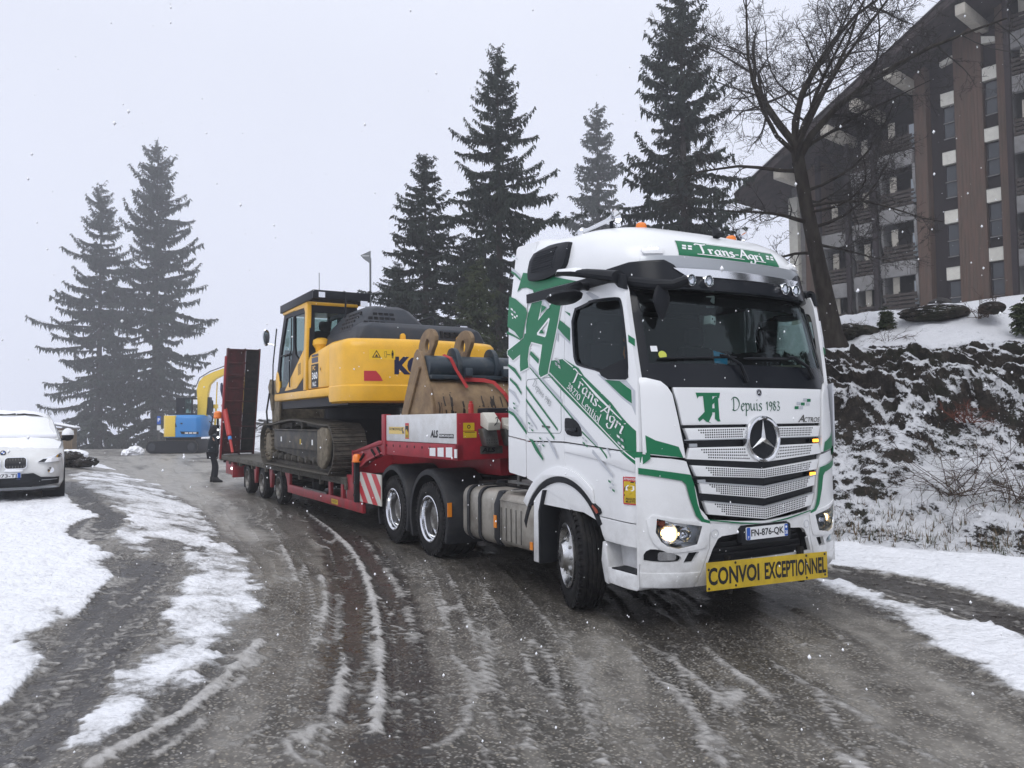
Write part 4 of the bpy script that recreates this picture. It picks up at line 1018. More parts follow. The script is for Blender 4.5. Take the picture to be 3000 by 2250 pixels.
    # ---- bumper
    hl = [(1.11, .985), (.98, .95), (.71, .905), (.735, .83), (.765, .755), (.94, .728), (1.03, .748), (1.08, .79), (1.12, .87)]
    fog = smooth_poly([(1.215, .66), (1.18, .728), (1.10, .728), (.93, .67), (.905, .64), (.935, .61), (1.20, .62)], 1)
    vent = [(.895, .602), (.845, .688), (.735, .69), (.79, .602)]
    for s_ in (1, -1):
        m_ = lambda P: [(s_ * a, z) for a, z in P]
        cpn = [(1.20, 1.508), (.98, 1.488), (.873, 1.47), (.845, 1.46), (.765, 1.235), (.728, 1.06), (.655, .985), (.625, .93), (.635, .72), (.76, .388), (1.225, .402), (1.235, .9), (1.228, 1.36)]
        b = MB(); patch(b, m_(cpn), FRONT, .0, -.035, holes=[m_(hl), m_(fog), m_(vent)], cell=(.05, .1)); cb = b.build('bumper_corner', M['white'], T)
        b = MB(); patch(b, m_(smooth_poly([(1.19, 1.03), (1.0, .985), (.64, .935), (.62, .90), (.66, .73), (.70, .715), (.94, .695), (1.06, .70), (1.16, .80)], 1)), FRONT, .010, -.002, holes=[m_(hl)], cell=(.05, .1)); b.build('lamp_surround', M['white'], cb, bevel=.006)
        b = MB(); patch(b, m_([(1.228, .53), (.72, .515), (.77, .386), (1.222, .40)]), FRONT, .008, -.002, cell=(.05, None)); b.build('bumper_lip', M['white'], cb, bevel=.005)
        b = MB(); patch(b, m_([(1.228, 1.415), (.815, 1.348), (.785, 1.275), (.755, 1.1), (.72, 1.005), (.69, .965), (.635, .948), (.635, .925), (.72, .945), (.775, 1.0), (.83, 1.14), (.865, 1.268), (.90, 1.30), (1.228, 1.362)]), FRONT, .0125, cell=(.04, .08)); b.build('bumper_stripe', M['green'], cb)
        b = MB(); b.quad(*[FRONT(s_ * y, z, .001) for y, z in ((1.226, .42), (1.236, .42), (1.24, 1.36), (1.228, 1.36))]); b2 = MB()
        SS = SIDE if s_ == 1 else SIDEL
        # return of the bumper round the corner
        b = MB(); rp = [[FRONT(s_ * 1.22, z, 0), (.245, s_ * 1.238, z), (.262, s_ * 1.243, z), (.262, s_ * 1.2, z), FRONT(s_ * 1.2, z, -.03)] for z in (.40, .6, .9, 1.2, 1.36, 1.5)]
        b.loft(rp); b.build('bumper_return', M['white'], cb)
        # headlamp
        b = MB(); patch(b, m_(hl), FRONT, -.11, -.12, cell=(.08, .1)); lamp = b.build('headlamp', M['reflector'], T)
        b = MB()
        ob = MB()
        n_ = len(hl)
        ob.add([FRONT(s_ * a, z, .0) for a, z in hl] + [FRONT(s_ * a, z, -.115) for a, z in hl], [(i, (i + 1) % n_, n_ + (i + 1) % n_, n_ + i) for i in range(n_)]); ob.build('lamp_shell', M['silver'], lamp, smooth=0)
        for (y, z, r, lit) in ((1.015, .852, .082, 1), (.868, .842, .060, 0)):
            c = Vector(FRONT(s_ * y, z, -.03))
            b = MB(); b.lathe(c, (-1, s_ * .12, 0), [(-.07, r * .35), (-.055, r * .6), (-.02, r * .9), (.01, r), (.014, r * 1.04), (.006, r * 1.06), (-.04, r * 1.02)], 28); b.build('reflector_bowl', M['chrome'], lamp)
            b = MB(); b.lathe(c, (-1, s_ * .12, 0), [(-.06, r * .33), (-.035, r * .42), (-.01, r * .36), (.002, 0)], 16); b.build('bulb', M['bulb' if lit else 'reflector'], lamp)
        c = Vector(FRONT(s_ * 1.07, .945, -.05)); b = MB(); b.box(c.x - .02, c.x + .02, c.y - .03, c.y + .03, c.z - .02, c.z + .02); b.build('indicator_bulb', M['redlens'], lamp)
        b = MB(); patch(b, m_(hl), FRONT, .004, cell=(.05, .08)); b.build('headlamp_lens', M['lens'], lamp, smooth=60)
        # fog lamp and vent
        b = MB(); patch(b, m_([(1.235, .60), (1.235, .75), (.88, .74), (.88, .60)]), FRONT, -.06, -.07, cell=(.06, None)); patch(b, m_([(.90, .59), (.90, .70), (.72, .70), (.72, .59)]), FRONT, -.045, -.055, cell=(.06, None)); rc = b.build('bumper_recess', M['black'], T)
        b = MB(); patch(b, m_(rrect(.95, 1.10, .625, .70, .02)), FRONT, -.02, -.05, cell=(.05, None)); fl = b.build('fog_lamp', M['reflector'], T)
        b = MB(); patch(b, m_(rrect(.94, 1.11, .622, .703, .02)), FRONT, -.014, cell=(.05, None)); b.build('fog_lens', M['lens'], fl)
    ap = sym([(.645, .585), (.60, .70), (.545, .785), (.50, .805), (.335, .812), (.325, .85), (.292, .882), (.0, .885)][::-1])
    ap = [(.0, .882), (.29, .882), (.322, .855), (.335, .815), (.50, .805), (.545, .785), (.60, .70), (.652, .575), (-.652, .575), (-.60, .70), (-.545, .785), (-.50, .805), (-.335, .815), (-.322, .855), (-.29, .882)]
    cpoly = [(.618, .928), (.628, .72), (.752, .386), (-.752, .386), (-.628, .72), (-.618, .928), (-.3, .90), (0, .893), (.3, .90)]
    b = MB(); patch(b, cpoly, FRONT, .0, -.035, holes=[ap], cell=(.08, .08)); bc = b.build('bumper_centre', M['white'], T)
    b = MB(); patch(b, [(.635, .955), (.3, .922), (0, .905), (-.3, .922), (-.635, .955), (-.62, .93), (-.3, .905), (0, .888), (.3, .905), (.62, .93)], FRONT, .006, -.02, cell=(.08, None)); b.build('bumper_top_edge', M['white'], bc)
    b = MB(); patch(b, [(.635, .948), (.3, .900), (.12, .886), (.05, .888), (.3, .913), (.635, .958)], FRONT, .0115, cell=(.06, None)); patch(b, [(-.635, .948), (-.3, .900), (-.12, .886), (-.05, .888), (-.3, .913), (-.635, .958)], FRONT, .0115, cell=(.06, None)); b.build('bumper_line', M['green'], bc)
    for s_ in (1, -1):
        b = MB(); patch(b, ngon(s_ * .575, .832, .038, 20), FRONT, .004, -.002, holes=[ngon(s_ * .575, .832, .035, 20)]); b.build('tow_cap', M['grey'], bc)
    b = MB(); patch(b, [(.70, .56), (.62, .82), (.33, .90), (-.33, .90), (-.62, .82), (-.70, .56)], FRONT, -.10, -.12, cell=(.1, None)); n_ = len(ap)
    b.add([FRONT(a, z, -.01) for a, z in ap] + [FRONT(a, z, -.11) for a, z in ap], [(i, (i + 1) % n_, n_ + (i + 1) % n_, n_ + i) for i in range(n_)])
    for z in (.62, .67, .72, .765):
        w_ = .60 - (z - .6) * .5
        patch(b, [(w_, z), (-w_, z), (-w_, z + .016), (w_, z + .016)], FRONT, -.07, -.1, cell=(.1, None))
    b.build('lower_intake', M['black'], T)
    # number plate
    PL = lambda y, z, o: (-.02 - o, y, z)
    b = MB(); patch(b, rrect(-.31, .31, .715, .873, .03), PL, .0, -.06); pk = b.build('plate_holder', M['black'], T, bevel=.006)
    b = MB(); patch(b, rrect(-.26, .26, .755, .865, .01), PL, .012, .002); pl = b.build('number_plate', M['plate'], T)
    b = MB(); patch(b, rrect(.215, .258, .757, .863, .008), PL, .0135); patch(b, rrect(-.258, -.215, .757, .863, .008), PL, .0135); b.build('plate_band', M['blue'], pl)
    b = MB(); letter(b, 'FN-876-QK', PL, (.205, .773), (-.41, 0), (0, .073), .014, .02); b.build('plate_number', M['ink'], pl)
    b = MB(); letter(b, 'F', PL, (.243, .768), (-.014, 0), (0, .022), .0142, .02); letter(b, '38', PL, (-.222, .772), (-.030, 0), (0, .034), .0142, .02); b.lathe(PL(-.236, .838, .0138), (-1, 0, 0), [(.0005, .012), (.0006, 0)], 12); b.build('plate_print', M['lwhite'], pl)
    # ---- interior
    b = MB(); b.box(.34, .80, -1.1, 1.1, 2.10, 2.27); b.box(.45, .85, -1.1, 1.1, 1.5, 2.1); b.box(.30, .62, -.62, -.22, 2.25, 2.46); b.build('dashboard', M['interior'], T, bevel=.03)
    b = MB(); patch(b, [(-1.05, 2.30), (-.45, 2.30), (-.45, 2.37), (-1.05, 2.40)], FRONT, -.16, -.2, cell=.1); patch(b, [(.9, 2.30), (.1, 2.30), (.1, 2.34), (.9, 2.34)], FRONT, -.16, -.2, cell=.1); b.build('dash_trim', M['beige'], T)
    for y in (.62, -.62):
        b = MB(); b.box(1.05, 1.55, y - .24, y + .24, 1.85, 2.0); b.box(1.45, 1.60, y - .23, y + .23, 1.95, 2.62); b.box(1.48, 1.58, y - .13, y + .13, 2.62, 2.84); b.build('seat', M['seat'], T, bevel=.05)
    b = MB()
    sc, ax = Vector((.86, -.55, 2.36)), Vector((-.75, 0, .65)).normalized()
    a_ = ax.cross(Vector((0, 0, 1))).normalized(); b_ = ax.cross(a_)
    b.tube([sc + (a_ * cos(2 * pi * k / 28) + b_ * sin(2 * pi * k / 28)) * .215 for k in range(29)], .016, 8, cap=False)
    for k in (0, .5, .75): b.tube([sc, sc + (a_ * cos(2 * pi * k) + b_ * sin(2 * pi * k)) * .21], .018, 6)
    b.cyl(sc - ax * .03, sc + ax * .02, .07, n=14); b.tube([sc, sc - ax * .35], .03, 8)
    b.build('steering_wheel', M['interior'], T)
    b = MB(); b.box(1.95, 2.02, -1.12, 1.12, 1.7, 3.0); b.box(1.7, 2.0, -1.1, 1.1, 1.8, 2.1); b.build('sleeper_wall', M['seat'], T, bevel=.02)
    b = MB(); patch(b, [(-1.06, 2.955), (1.06, 2.955), (1.08, 2.87), (-1.08, 2.87)], FRONT, -.03, -.04, cell=.1); b.build('shade_band', M['interior'], T)
    b = MB(); patch(b, [(-1.0, 3.02), (1.0, 3.02), (1.0, 2.98), (-1.0, 2.98)], lambda u, v, o: (.42 + (v - 2.98) * 30 + 0 * o, u, 3.03 + o), .0, -.03); b.build('headlining', M['interior'], T)
    die = MB()
    for (y, z, rz) in ((.27, 2.93, .6), (.33, 2.745, .2)):
        c = FRONT(y, z, -.07); die.T = Matrix.Translation(c) @ Matrix.Rotation(rz, 4, 'Z') @ Matrix.Rotation(.7 if rz > .5 else .15, 4, 'X')
        die.box(-.042, .042, -.042, .042, -.042, .042)
    die.T = None
    dd = die.build('hanging_dice', M['lwhite'], T, bevel=.012)
    b = MB()
    for (y, z, rz) in ((.27, 2.93, .6), (.33, 2.745, .2)):
        c = FRONT(y, z, -.07); b.T = Matrix.Translation(c) @ Matrix.Rotation(rz, 4, 'Z') @ Matrix.Rotation(.7 if rz > .5 else .15, 4, 'X')
        for q in (-.017, .017): b.lathe((-.0425, q, q * .5), (-1, 0, 0), [(.0, .010), (.0015, 0)], 8)
    b.T = None; b.tube([FRONT(.27, 2.89, -.07), FRONT(.33, 2.79, -.07)], .002, 4); b.build('die_pip', M['ink'], dd)
    b = MB(); b.add([FRONT(.34, 2.475, -.10), FRONT(.16, 2.445, -.12), FRONT(.12, 2.375, -.18), FRONT(.30, 2.38, -.16)], [(0, 1, 2, 3)]); b.build('blue_sheet', M['cyan'], T, smooth=0)
    b = MB(); patch(b, rrect(1.00, 1.055, 2.415, 2.465, .004), FRONT, -.003); b.build('screen_label', M['plate'], T)
    b = MB(); patch(b, ngon(.965, 2.385, .036, 20), FRONT, -.003); b.build('round_permit', M['yelgreen'], T)
    b = MB()
    rnd = random.Random(4)
    for k in range(26):
        z = 2.32 + k * .0135
        if 2.60 < z < 2.63: continue
        b.lathe((.425 + rnd.uniform(-.012, .012) - (z - 2.3) * .05, side_y(.42, z) - .03, z), (0, 1, 0), [(-.008, .002), (0, .013), (.008, .002)], 8)
    b.build('orange_garland', M['orange'], T)
    # ---- chassis, tanks, guards
    b = MB()
    for s_ in (1, -1): b.box(.5, 6.75, s_ * .38, s_ * .46, .72, 1.0)
    for x in (1.4, 2.6, 3.6, 4.74, 6.09, 6.7): b.box(x - .06, x + .06, -.42, .42, .66, .95)
    b.box(.35, 1.3, -.5, .5, .55, 1.3); b.box(1.9, 2.6, -.6, .6, .5, 1.25); b.box(2.1, 4.0, -1.1, -.5, .45, 1.0)
    for x in (XA, XD, XD + 1.35):
        b.cyl((x, -1.0, .5), (x, 1.0, .5), .09, n=12); b.lathe((x, 0, .5), (0, 1, 0), [(-.22, .06), (-.12, .2), (.12, .2), (.22, .06)], 16)
    b.build('chassis', M['dark'], T)
    b = MB(); b.box(2.4, 3.9, .0, .9, 1.0, 1.06); b.tube([(2.3, .3, 1.3), (2.9, .5, 1.15), (3.6, .2, 1.2), (4.2, .1, 1.35)], .03, 8); b.tube([(2.3, .1, 1.45), (2.8, .3, 1.2), (3.5, .0, 1.3), (4.2, -.1, 1.4)], .025, 8); b.tube([(2.35, .6, 1.15), (2.9, .85, 1.10), (3.4, .6, 1.1), (3.9, .7, 1.0)], .022, 6)
    b.lathe((5.3, 0, 1.12), (0, 0, 1), [(-.1, .45), (.08, .45), (.10, .40), (.10, .0)], 28); b.build('fifth_wheel', M['dark'], T)
    b = MB(); b.box(2.10, 2.66, .55, 1.16, 1.125, 1.15); b.build('catwalk', M['steel'], T)
    b = MB(); b.box(2.45, 2.50, 1.10, 1.13, 1.1, 1.30); b.build('cab_latch', M['steel'], T)
    for s_, x0, x1 in ((1, 2.62, 3.68), (-1, 2.5, 3.7)):
        def sect(x, g=0.0):
            return [(x, s_ * (.88 + a * 1.0), z) for a, z in rrect(-.36 - g, .36 + g, .40 - g, 1.035 + g, .13)]
        b = MB(); b.loft([[(x, s_ * .88 + (p[1] - s_ * .88) * k, .717 + (p[2] - .717) * k) for p in sect(x)] for x, k in ((x0, .95), (x0 + .03, 1), (x1 - .03, 1), (x1, .95))]); tk = b.build('fuel_tank', M['alu'], T)
        for x in (3.19, 3.49):
            b = MB(); b.loft([sect(x - .03, .008), sect(x - .03, .016), sect(x + .03, .016), sect(x + .03, .008)]); b.build('tank_strap', M['mudguard'], tk)
        b = MB(); b.lathe((3.45, s_ * .80, 1.04), (0, 0, 1), [(0, .07), (.05, .07), (.055, .05), (.055, 0)], 16); b.build('tank_cap', M['black'], tk)
    # ribbed box with black end, then the white guard behind the front wheel
    b = MB(); b.prism([(.56, .455), (1.23, .455), (1.255, .50), (1.255, .93), (1.20, 1.01), (.56, 1.03)], 'x', 1.95, 2.68); bx = b.build('silver_locker', M['alu'], T, bevel=.015)
    b = MB()
    for k in range(5):
        x = 2.20 + k * .11
        b.box(x - .006, x + .006, 1.250, 1.264, .50, .86)
    b.build('locker_rib', M['steel'], bx, bevel=.004)
    b = MB(); b.box(1.97, 2.67, 1.22, 1.262, .93, .95); b.build('locker_lid', M['alu'], bx, bevel=.005)
    b = MB(); b.prism([(.56, .42), (1.22, .42), (1.262, .50), (1.262, .88), (1.20, 1.03), (.56, 1.05)], 'x', 2.685, 2.82); ec_ = b.build('locker_end', M['mudguard'], T, bevel=.02)
    b = MB(); b.box(2.74, 2.80, 1.263, 1.273, .62, .76); b.build('side_reflector', M['amber'], ec_)
    b = MB(); b.box(1.96, 2.01, 1.256, 1.266, .48, .56); b.build('side_reflector', M['amber'], bx)
    b = MB(); b.prism([(1.70, 1.13), (1.93, 1.14), (1.945, .37), (1.80, .37), (1.80, .9)], 'y', 1.17, 1.26); fl = b.build('wheel_flap', M['white'], T, bevel=.008)
    b = MB(); b.prism([(1.69, 1.12), (1.735, 1.12), (1.82, .9), (1.82, .37), (1.79, .37), (1.78, .9)], 'y', .75, 1.275); b.build('flap_rubber', M['black'], T, bevel=.005)
    for x in (XD, XD + 1.35):
        for s_ in (1, -1):
            b = MB()
            R0, R1 = .665, .64
            ang = [a for a in range(-28, 209, 8)]
            def pt(r, a, y): return (x + r * cos(radians(a)) * (1.0 if True else 1), y, .515 + r * sin(radians(a)))
            ya, yb = s_ * .62, s_ * 1.25
            rings = [[pt(R0, a, ya), pt(R0, a, yb - s_ * .03), pt(R0 - .02, a, yb), pt(R1 - .055, a, yb), pt(R1 - .055, a, yb - s_ * .012), pt(R1 - .01, a, yb - s_ * .02), pt(R1, a, ya)] for a in ang]
            b.loft(rings); mg = b.build('mudguard', M['mudguard'], T, smooth=40)
            if x == XD and s_ == 1:
                b = MB(); b.box(x - .67, x - .655, 1.2, 1.258, .60, .78); b.build('side_reflector', M['amber'], mg)
    ws = wheel_meshes(.506, .30, .298, 'steer'); wd = wheel_meshes(.506, .58, .298, 'drive')
    put_wheel(T, ws, (XA, 1.21, .506), False, -radians(20)); put_wheel(T, ws, (XA, -1.21, .506), True, -radians(20))
    for x in (XD, XD + 1.35):
        put_wheel(T, wd, (x, 1.235, .506)); put_wheel(T, wd, (x, -1.235, .506), True)
    return T
TRUCK = build_truck()
# oversize-load board hung on the bumper
def build_sign():
    S = empty('oversize_load_sign', (-.05, 0, .34), 0, 'yellow board reading CONVOI EXCEPTIONNEL hung on the lorry bumper', 'sign')
    sl = .042 / 1.5
    PS = lambda y, z, o: (-o, y, .13 + z + sl * y)
    b = MB(); patch(b, [(-.755, -.12), (.755, -.12), (.755, .12), (-.755, .12)], PS, .0, -.004); bd = b.build('board', M['yellowsign'], S)
    b = MB(); letter(b, 'CONVOI', PS, (.735, -.075), (-.60, 0), (0, .15), .0015, .03); letter(b, 'EXCEPTIONNEL', PS, (.07, -.075), (-.805, 0), (0, .15), .0015, .03); b.build('lettering', M['ink'], S)
    for (y, z) in ((.73, .06), (.73, -.10), (.42, .10), (.42, -.095), (-.47, .10), (-.47, -.10), (-.72, .10), (-.72, -.09)):
        b = MB(); b.lathe(PS(y, z, .0), (-1, 0, 0), [(0, .012), (.006, .009), (.006, 0)], 8); b.build('bolt', M['wetrust'], S)
    b = MB(); b.box(.008, .06, -.45, -.41, -.02, .30); b.box(.008, .06, .45, .49, -.02, .30); b.build('bracket', M['dark'], S)
build_sign()
# ---------------------------------------------------------------- the low-loader trailer and what stands on it
def build_trailer():
    T = empty('lowbed_trailer', (5.3, 0, 0), .025, 'long dark red low-loader trailer with white side board and raised ramps', 'trailer')
    HW = 1.27
    TS = lambda x, z, o=0.0: (x, HW + o, z)
    TSL = lambda x, z, o=0.0: (x, -HW - o, z)
    TF = lambda y, z, o=0.0: (-1.45 - o, y, z)
    b = MB()
    for s in (1, -1):
        y0, y1 = s * HW, s * (HW - .09)
        b.box(-1.45, 1.1, y0, y1, 1.53, 1.92) if False else None
        b.prism([(-1.45, 1.325), (1.12, 1.325), (1.7, 1.20), (2.05, 1.08), (2.45, 1.08), (2.45, 1.31), (2.3, 1.33), (1.22, 1.53), (-1.45, 1.53)], 'y', y0, y1)
        b.prism([(1.05, 1.53), (1.22, 1.53), (2.42, 1.33), (2.42, 1.30), (1.05, 1.48)], 'y', y0 + s * .025, y1)
        b.prism([(.98, 1.335), (1.14, 1.32), (1.72, 1.195), (2.05, 1.075), (2.05, 1.105), (1.72, 1.225), (1.14, 1.352), (.98, 1.365)], 'y', y0 + s * .025, y1)
    b.box(-1.45, -1.38, -HW, HW, 1.33, 1.92)
    b.box(-1.38, 1.1, -HW + .09, HW - .09, 1.40, 1.54)
    b.box(.95, 1.05, -HW, HW, 1.53, 1.85)
    for y in (-.45, .45): b.box(-1.3, 2.5, y - .12, y + .12, 1.1, 1.42)
    b.build('gooseneck', M['trred'], T, bevel=.008)
    for s in (1, -1):
        b = MB(); b.box(-1.43, .93, s * (HW - .03), s * (HW + .006), 1.535, 1.92); wp = b.build('side_board', M['boardwhite'], T, bevel=.006)
        b = MB(); b.box(.95, 1.10, s * (HW - .08), s * (HW + .02), 1.31, 1.935); b.build('stake_post', M['trred'], T, bevel=.008)
        b = MB()
        for k in range(9): b.lathe((-1.15 + k * .26, s * (HW + .001), 1.465), (0, s, 0), [(0, .022), (-.001, .0)], 8)
        b.build('lashing_hole', M['dark'], T)
        b = MB()
        for (x0, z0, x1, z1) in ((1.55, 1.38, 1.35, 1.27), (1.30, 1.42, 1.15, 1.32), (1.9, 1.30, 2.1, 1.18)): b.tube([(x0, s * (HW + .012), z0), (x1, s * (HW + .012), z1)], .02, 6)
        b.build('stay_hook', M['dark'], T)
        S = TS if s == 1 else TSL
        sg = -1 if s == 1 else 1
        def lt(bb, tx, xc, z, w, h, off, bold=.02, sh=0.0): letter(bb, tx, S, (xc - sg * w / 2, z), (sg * w, 0), (0, h), off, bold, sh)
        b = MB(); patch(b, rrect(.23, .82, 1.64, 1.745, .005), S, .0085); yb = b.build('maker_sticker', mat('pale_yellow_film', (.70, .52, .18), .5), wp)
        b = MB(); lt(b, 'FAYMONVILLE', .55, 1.692, .50, .04, .0095); b.build('lettering', M['ink'], yb)
        b = MB(); patch(b, [(.24, 1.65), (.30, 1.65), (.32, 1.73), (.27, 1.74), (.29, 1.70), (.25, 1.68)], S, .0093); b.build('maker_emblem', M['steel'], yb)
        b = MB(); patch(b, rrect(.065, .20, 1.575, 1.80, .006), S, .0085); ws = b.build('warning_sticker', M['signred'], wp)
        b = MB(); patch(b, rrect(.075, .19, 1.59, 1.765, .004), S, .0092); b.build('sticker_field', M['yellowsign'], ws)
        b = MB(); patch(b, [(.08, 1.76), (.19, 1.76), (.19, 1.69), (.15, 1.715), (.08, 1.66)], S, .0098); lt(b, 'ANGLES', .132, 1.615, .09, .018, .0098); lt(b, 'MORTS', .132, 1.595, .08, .016, .0098); b.build('sticker_print', M['ink'], ws)
        b = MB(); lt(b, 'ALS', -.78, 1.605, .24, .10, .0085, .05, .15); patch(b, rrect(-1.36, -.93, 1.605, 1.658, .003), S, .0085); w2 = b.build('dealer_lettering', M['ink'], wp)
        b = MB(); lt(b, 'REMORQUES', -1.145, 1.615, .40, .034, .0095, .01); b.build('dealer_lettering', M['lwhite'], wp)
        for k in range(3):
            b = MB(); x = -.62 - k * .25; patch(b, [(x, 1.36), (x - .18, 1.36), (x - .18, 1.47 + .01 * k), (x, 1.465 + .01 * k)], S, .003, .0); b.build('data_plate', M['plate'], T)
        b = MB(); b.box(-1.44, -1.38, s * HW, s * (HW + .012), 1.36, 1.47); b.build('inspection_plate', M['plate'], T)
        # red and white board, marker post and beacon beside the tractor
        b = MB(); b.box(1.18, 2.12, s * (HW - .02), s * (HW + .0), .52, 1.0); wb = b.build('stripe_board', M['signwhite'], T)
        b = MB()
        for k in range(-2, 3):
            x = 1.30 + k * .44
            q = [(x + .0, .52), (x + .22, .52), (x + .22 + .52, 1.0), (x + .52, 1.0)]
            # clip to the board
            bmx = [(max(1.18, min(2.12, px)), pz) for px, pz in q]
            def clipx(poly, xl, keep):
                out = []
                for i in range(len(poly)):
                    a, c = poly[i], poly[(i + 1) % len(poly)]
                    ia, ic = keep(a[0]), keep(c[0])
                    if ia: out.append(a)
                    if ia != ic:
                        t = (xl - a[0]) / (c[0] - a[0]); out.append((xl, a[1] + t * (c[1] - a[1])))
                return out
            q = clipx(clipx(q, 1.18, lambda v: v >= 1.18), 2.12, lambda v: v <= 2.12)
            if len(q) > 2: patch(b, [(3.30 - p[0], p[1]) for p in q] if False else q, S, .002)
        b.build('stripe', M['signred'], wb)
        b = MB(); b.box(2.13, 2.21, s * (HW + .0), s * (HW + .08), .50, 1.16); mp = b.build('marker_post', M['black'], T, bevel=.01)
        b = MB()
        for z in (.62, .82): b.lathe((2.17, s * (HW + .08), z), (0, s, 0), [(0, .028), (.012, .02), (.012, 0)], 12)
        b.build('marker_lamp', M['lens'], mp)
        b = MB(); b.lathe((2.15, s * (HW + .04), 1.16), (0, 0, 1), [(0, .085), (.02, .09), (.02, .075), (.10, .07), (.13, .05), (.14, 0)], 20); b.build('beacon', M['orange'], T)
        # side frame under the deck
        b = MB()
        b.box(2.0, 6.65, s * (HW - .06), s * HW, .33, .50)
        for x in (2.05, 3.05, 3.75, 6.55): b.box(x - .06, x + .06, s * (HW - .06), s * (HW - .002), .49, .80)
        b.box(2.25, 2.8, s * (HW - .08), s * (HW - .004), .50, .92)
        b.prism([(6.6, .34), (6.75, .60), (6.95, .80), (6.5, .80)], 'y', s * (HW - .05), s * (HW - .004))
        b.box(2.42, 2.48, s * (HW - .12), s * (HW + .015), .80, 1.34)
        b.build('side_frame', M['trred'], T, bevel=.006)
        b = MB(); b.box(3.9, 5.4, s * HW, s * (HW + .015), .50, .53); b.build('frame_rail', M['steel'], T)
        b = MB(); patch(b, rrect(3.25, 3.62, .36, .445, .004), S, .003); ys = b.build('yellow_label', M['yellowsign'], T)
        b = MB(); lt(b, 'ALS REMORQUES', 3.44, .385, .30, .04, .004, .0); b.build('lettering', M['ink'], ys)
        b = MB(); patch(b, [(2.30, .55), (2.36, .55), (2.36, .76), (2.31, .74)], S, .004); b.build('white_label', M['plate'], T)
    # front face fittings
    for y in (-.95, -.2, .3, 1.05):
        b = MB(); b.tube([(-1.40, y, 1.90), (-1.40, y, 2.04), (-1.40, y, 2.045), (-1.40, y, 2.075)], [.035, .035, .022, .022], 10); b.build('stake', M['dkred'], T)
    for k, y in enumerate((.86, .54)):
        b = MB(); b.prism([(y - .11, 1.50), (y + .07, 1.50), (y + .13, 1.72), (y - .07, 1.74)], 'x', -1.60, -1.46)
        ch = b.build('wheel_chock', M['steel'], T, bevel=.01)
        b = MB(); b.prism([(-1.66, 1.70), (-1.46, 1.76), (-1.46, 1.92), (-1.52, 1.93), (-1.68, 1.80)], 'y', y - .09, y + .09) if k == 0 else b.prism([(-1.62, 1.70), (-1.46, 1.73), (-1.46, 1.86), (-1.50, 1.86), (-1.52, 1.77), (-1.62, 1.76)], 'y', y - .10, y + .10)
        b.build('chock_top', M['pale'], ch, bevel=.008)
        b = MB()
        for i in range(5):
            for j in range(2): b.lathe((-1.601, y - .07 + .035 * i, 1.545 + .035 * j), (-1, 0, 0), [(0, .007), (.001, 0)], 6)
        b.build('chock_hole', M['ink'], ch)
        b = MB(); b.tube([(-1.55, y - .05, 1.84), (-1.68, y - .05, 1.87), (-1.70, y - .02, 1.80), (-1.64, y + .02, 1.73)], .006, 5); b.build('chock_cord', M['ink'], ch)
    b = MB(); patch(b, rrect(1.03, 1.19, 1.70, 1.80, .004), TF, .003); patch(b, rrect(1.00, 1.19, 1.61, 1.69, .004), TF, .003); yl = b.build('yellow_label', M['yellowsign'], T)
    b = MB(); patch(b, ngon(1.11, 1.75, .025, 14), TF, .004, holes=[ngon(1.11, 1.75, .014, 14)]); patch(b, [(1.02, 1.675), (1.17, 1.675), (1.17, 1.682), (1.02, 1.682)], TF, .004); b.build('label_print', M['ink'], yl)
    b = MB(); patch(b, rrect(.62, .95, 1.40, 1.50, .01), TF, .006, .0); ap = b.build('dealer_plate', M['steel'], T)
    b = MB(); letter(b, 'ALS', TF, (.93, 1.42), (-.20, 0), (0, .06), .008, .04, .15); b.build('lettering', M['ink'], ap)
    b = MB(); b.box(-1.30, -1.0, -.9, .75, 1.90, 1.99); b.build('rubber_mat', M['black'], T, bevel=.02)
    # deck: planks and edge rails
    n = 10; w = 2 * (HW - .05) / n
    pm = MB(); pm.box(2.72, 14.2, -w / 2 + .006, w / 2 - .006, -.05, 0); me = pm.mesh('plank', M['wood'], bevel=.006)
    for k in range(n):
        o = link('deck_plank', me, T); o.location = (0, -HW + .05 + w * (k + .5), .86 + (.004 if k % 3 == 0 else 0))
    b = MB()
    for s in (1, -1):
        for k in range(8):
            x0 = 2.75 + k * 1.44
            b.box(x0, x0 + 1.40, s * (HW - .05), s * (HW + .03), .745, .872)
            b.box(x0 - .02, x0 + .07, s * (HW - .03), s * (HW + .035), .66, .80)
    b.box(14.2, 14.45, -HW, HW, .70, .872)
    b.build('deck_edge', M['wood'], T, bevel=.006)
    b = MB()
    for y in (-.5, .5): b.box(2.3, 14.1, y - .1, y + .1, .48, .80)
    for k in range(12): b.box(2.8 + k, 2.95 + k, -HW + .02, HW - .02, .66, .80)
    b.box(2.4, 2.72, -HW + .05, HW - .05, .55, .95)
    b.build('frame', M['dark'], T)
    b = MB(); b.prism([(2.45, .86), (2.72, .86), (2.47, 1.33), (2.42, 1.33)], 'y', -HW + .1, HW - .1); b.build('neck_slope', M['trred'], T)
    b = MB()
    for s in (1, -1):
        b.box(12.55, 13.55, s * (HW - .16), s * (HW - .02), .36, .72); b.box(12.45, 12.55, s * .6, s * HW, .3, .66)
        for x in (8.25, 9.85): b.prism([(x - .16, .74), (x + .16, .74), (x + .05, .32), (x - .05, .32)], 'y', s * (HW - .10), s * (HW - .03))
    b.box(13.5, 13.62, -HW + .05, HW - .05, .40, .72)
    b.build('rear_frame', M['trred'], T, bevel=.006)
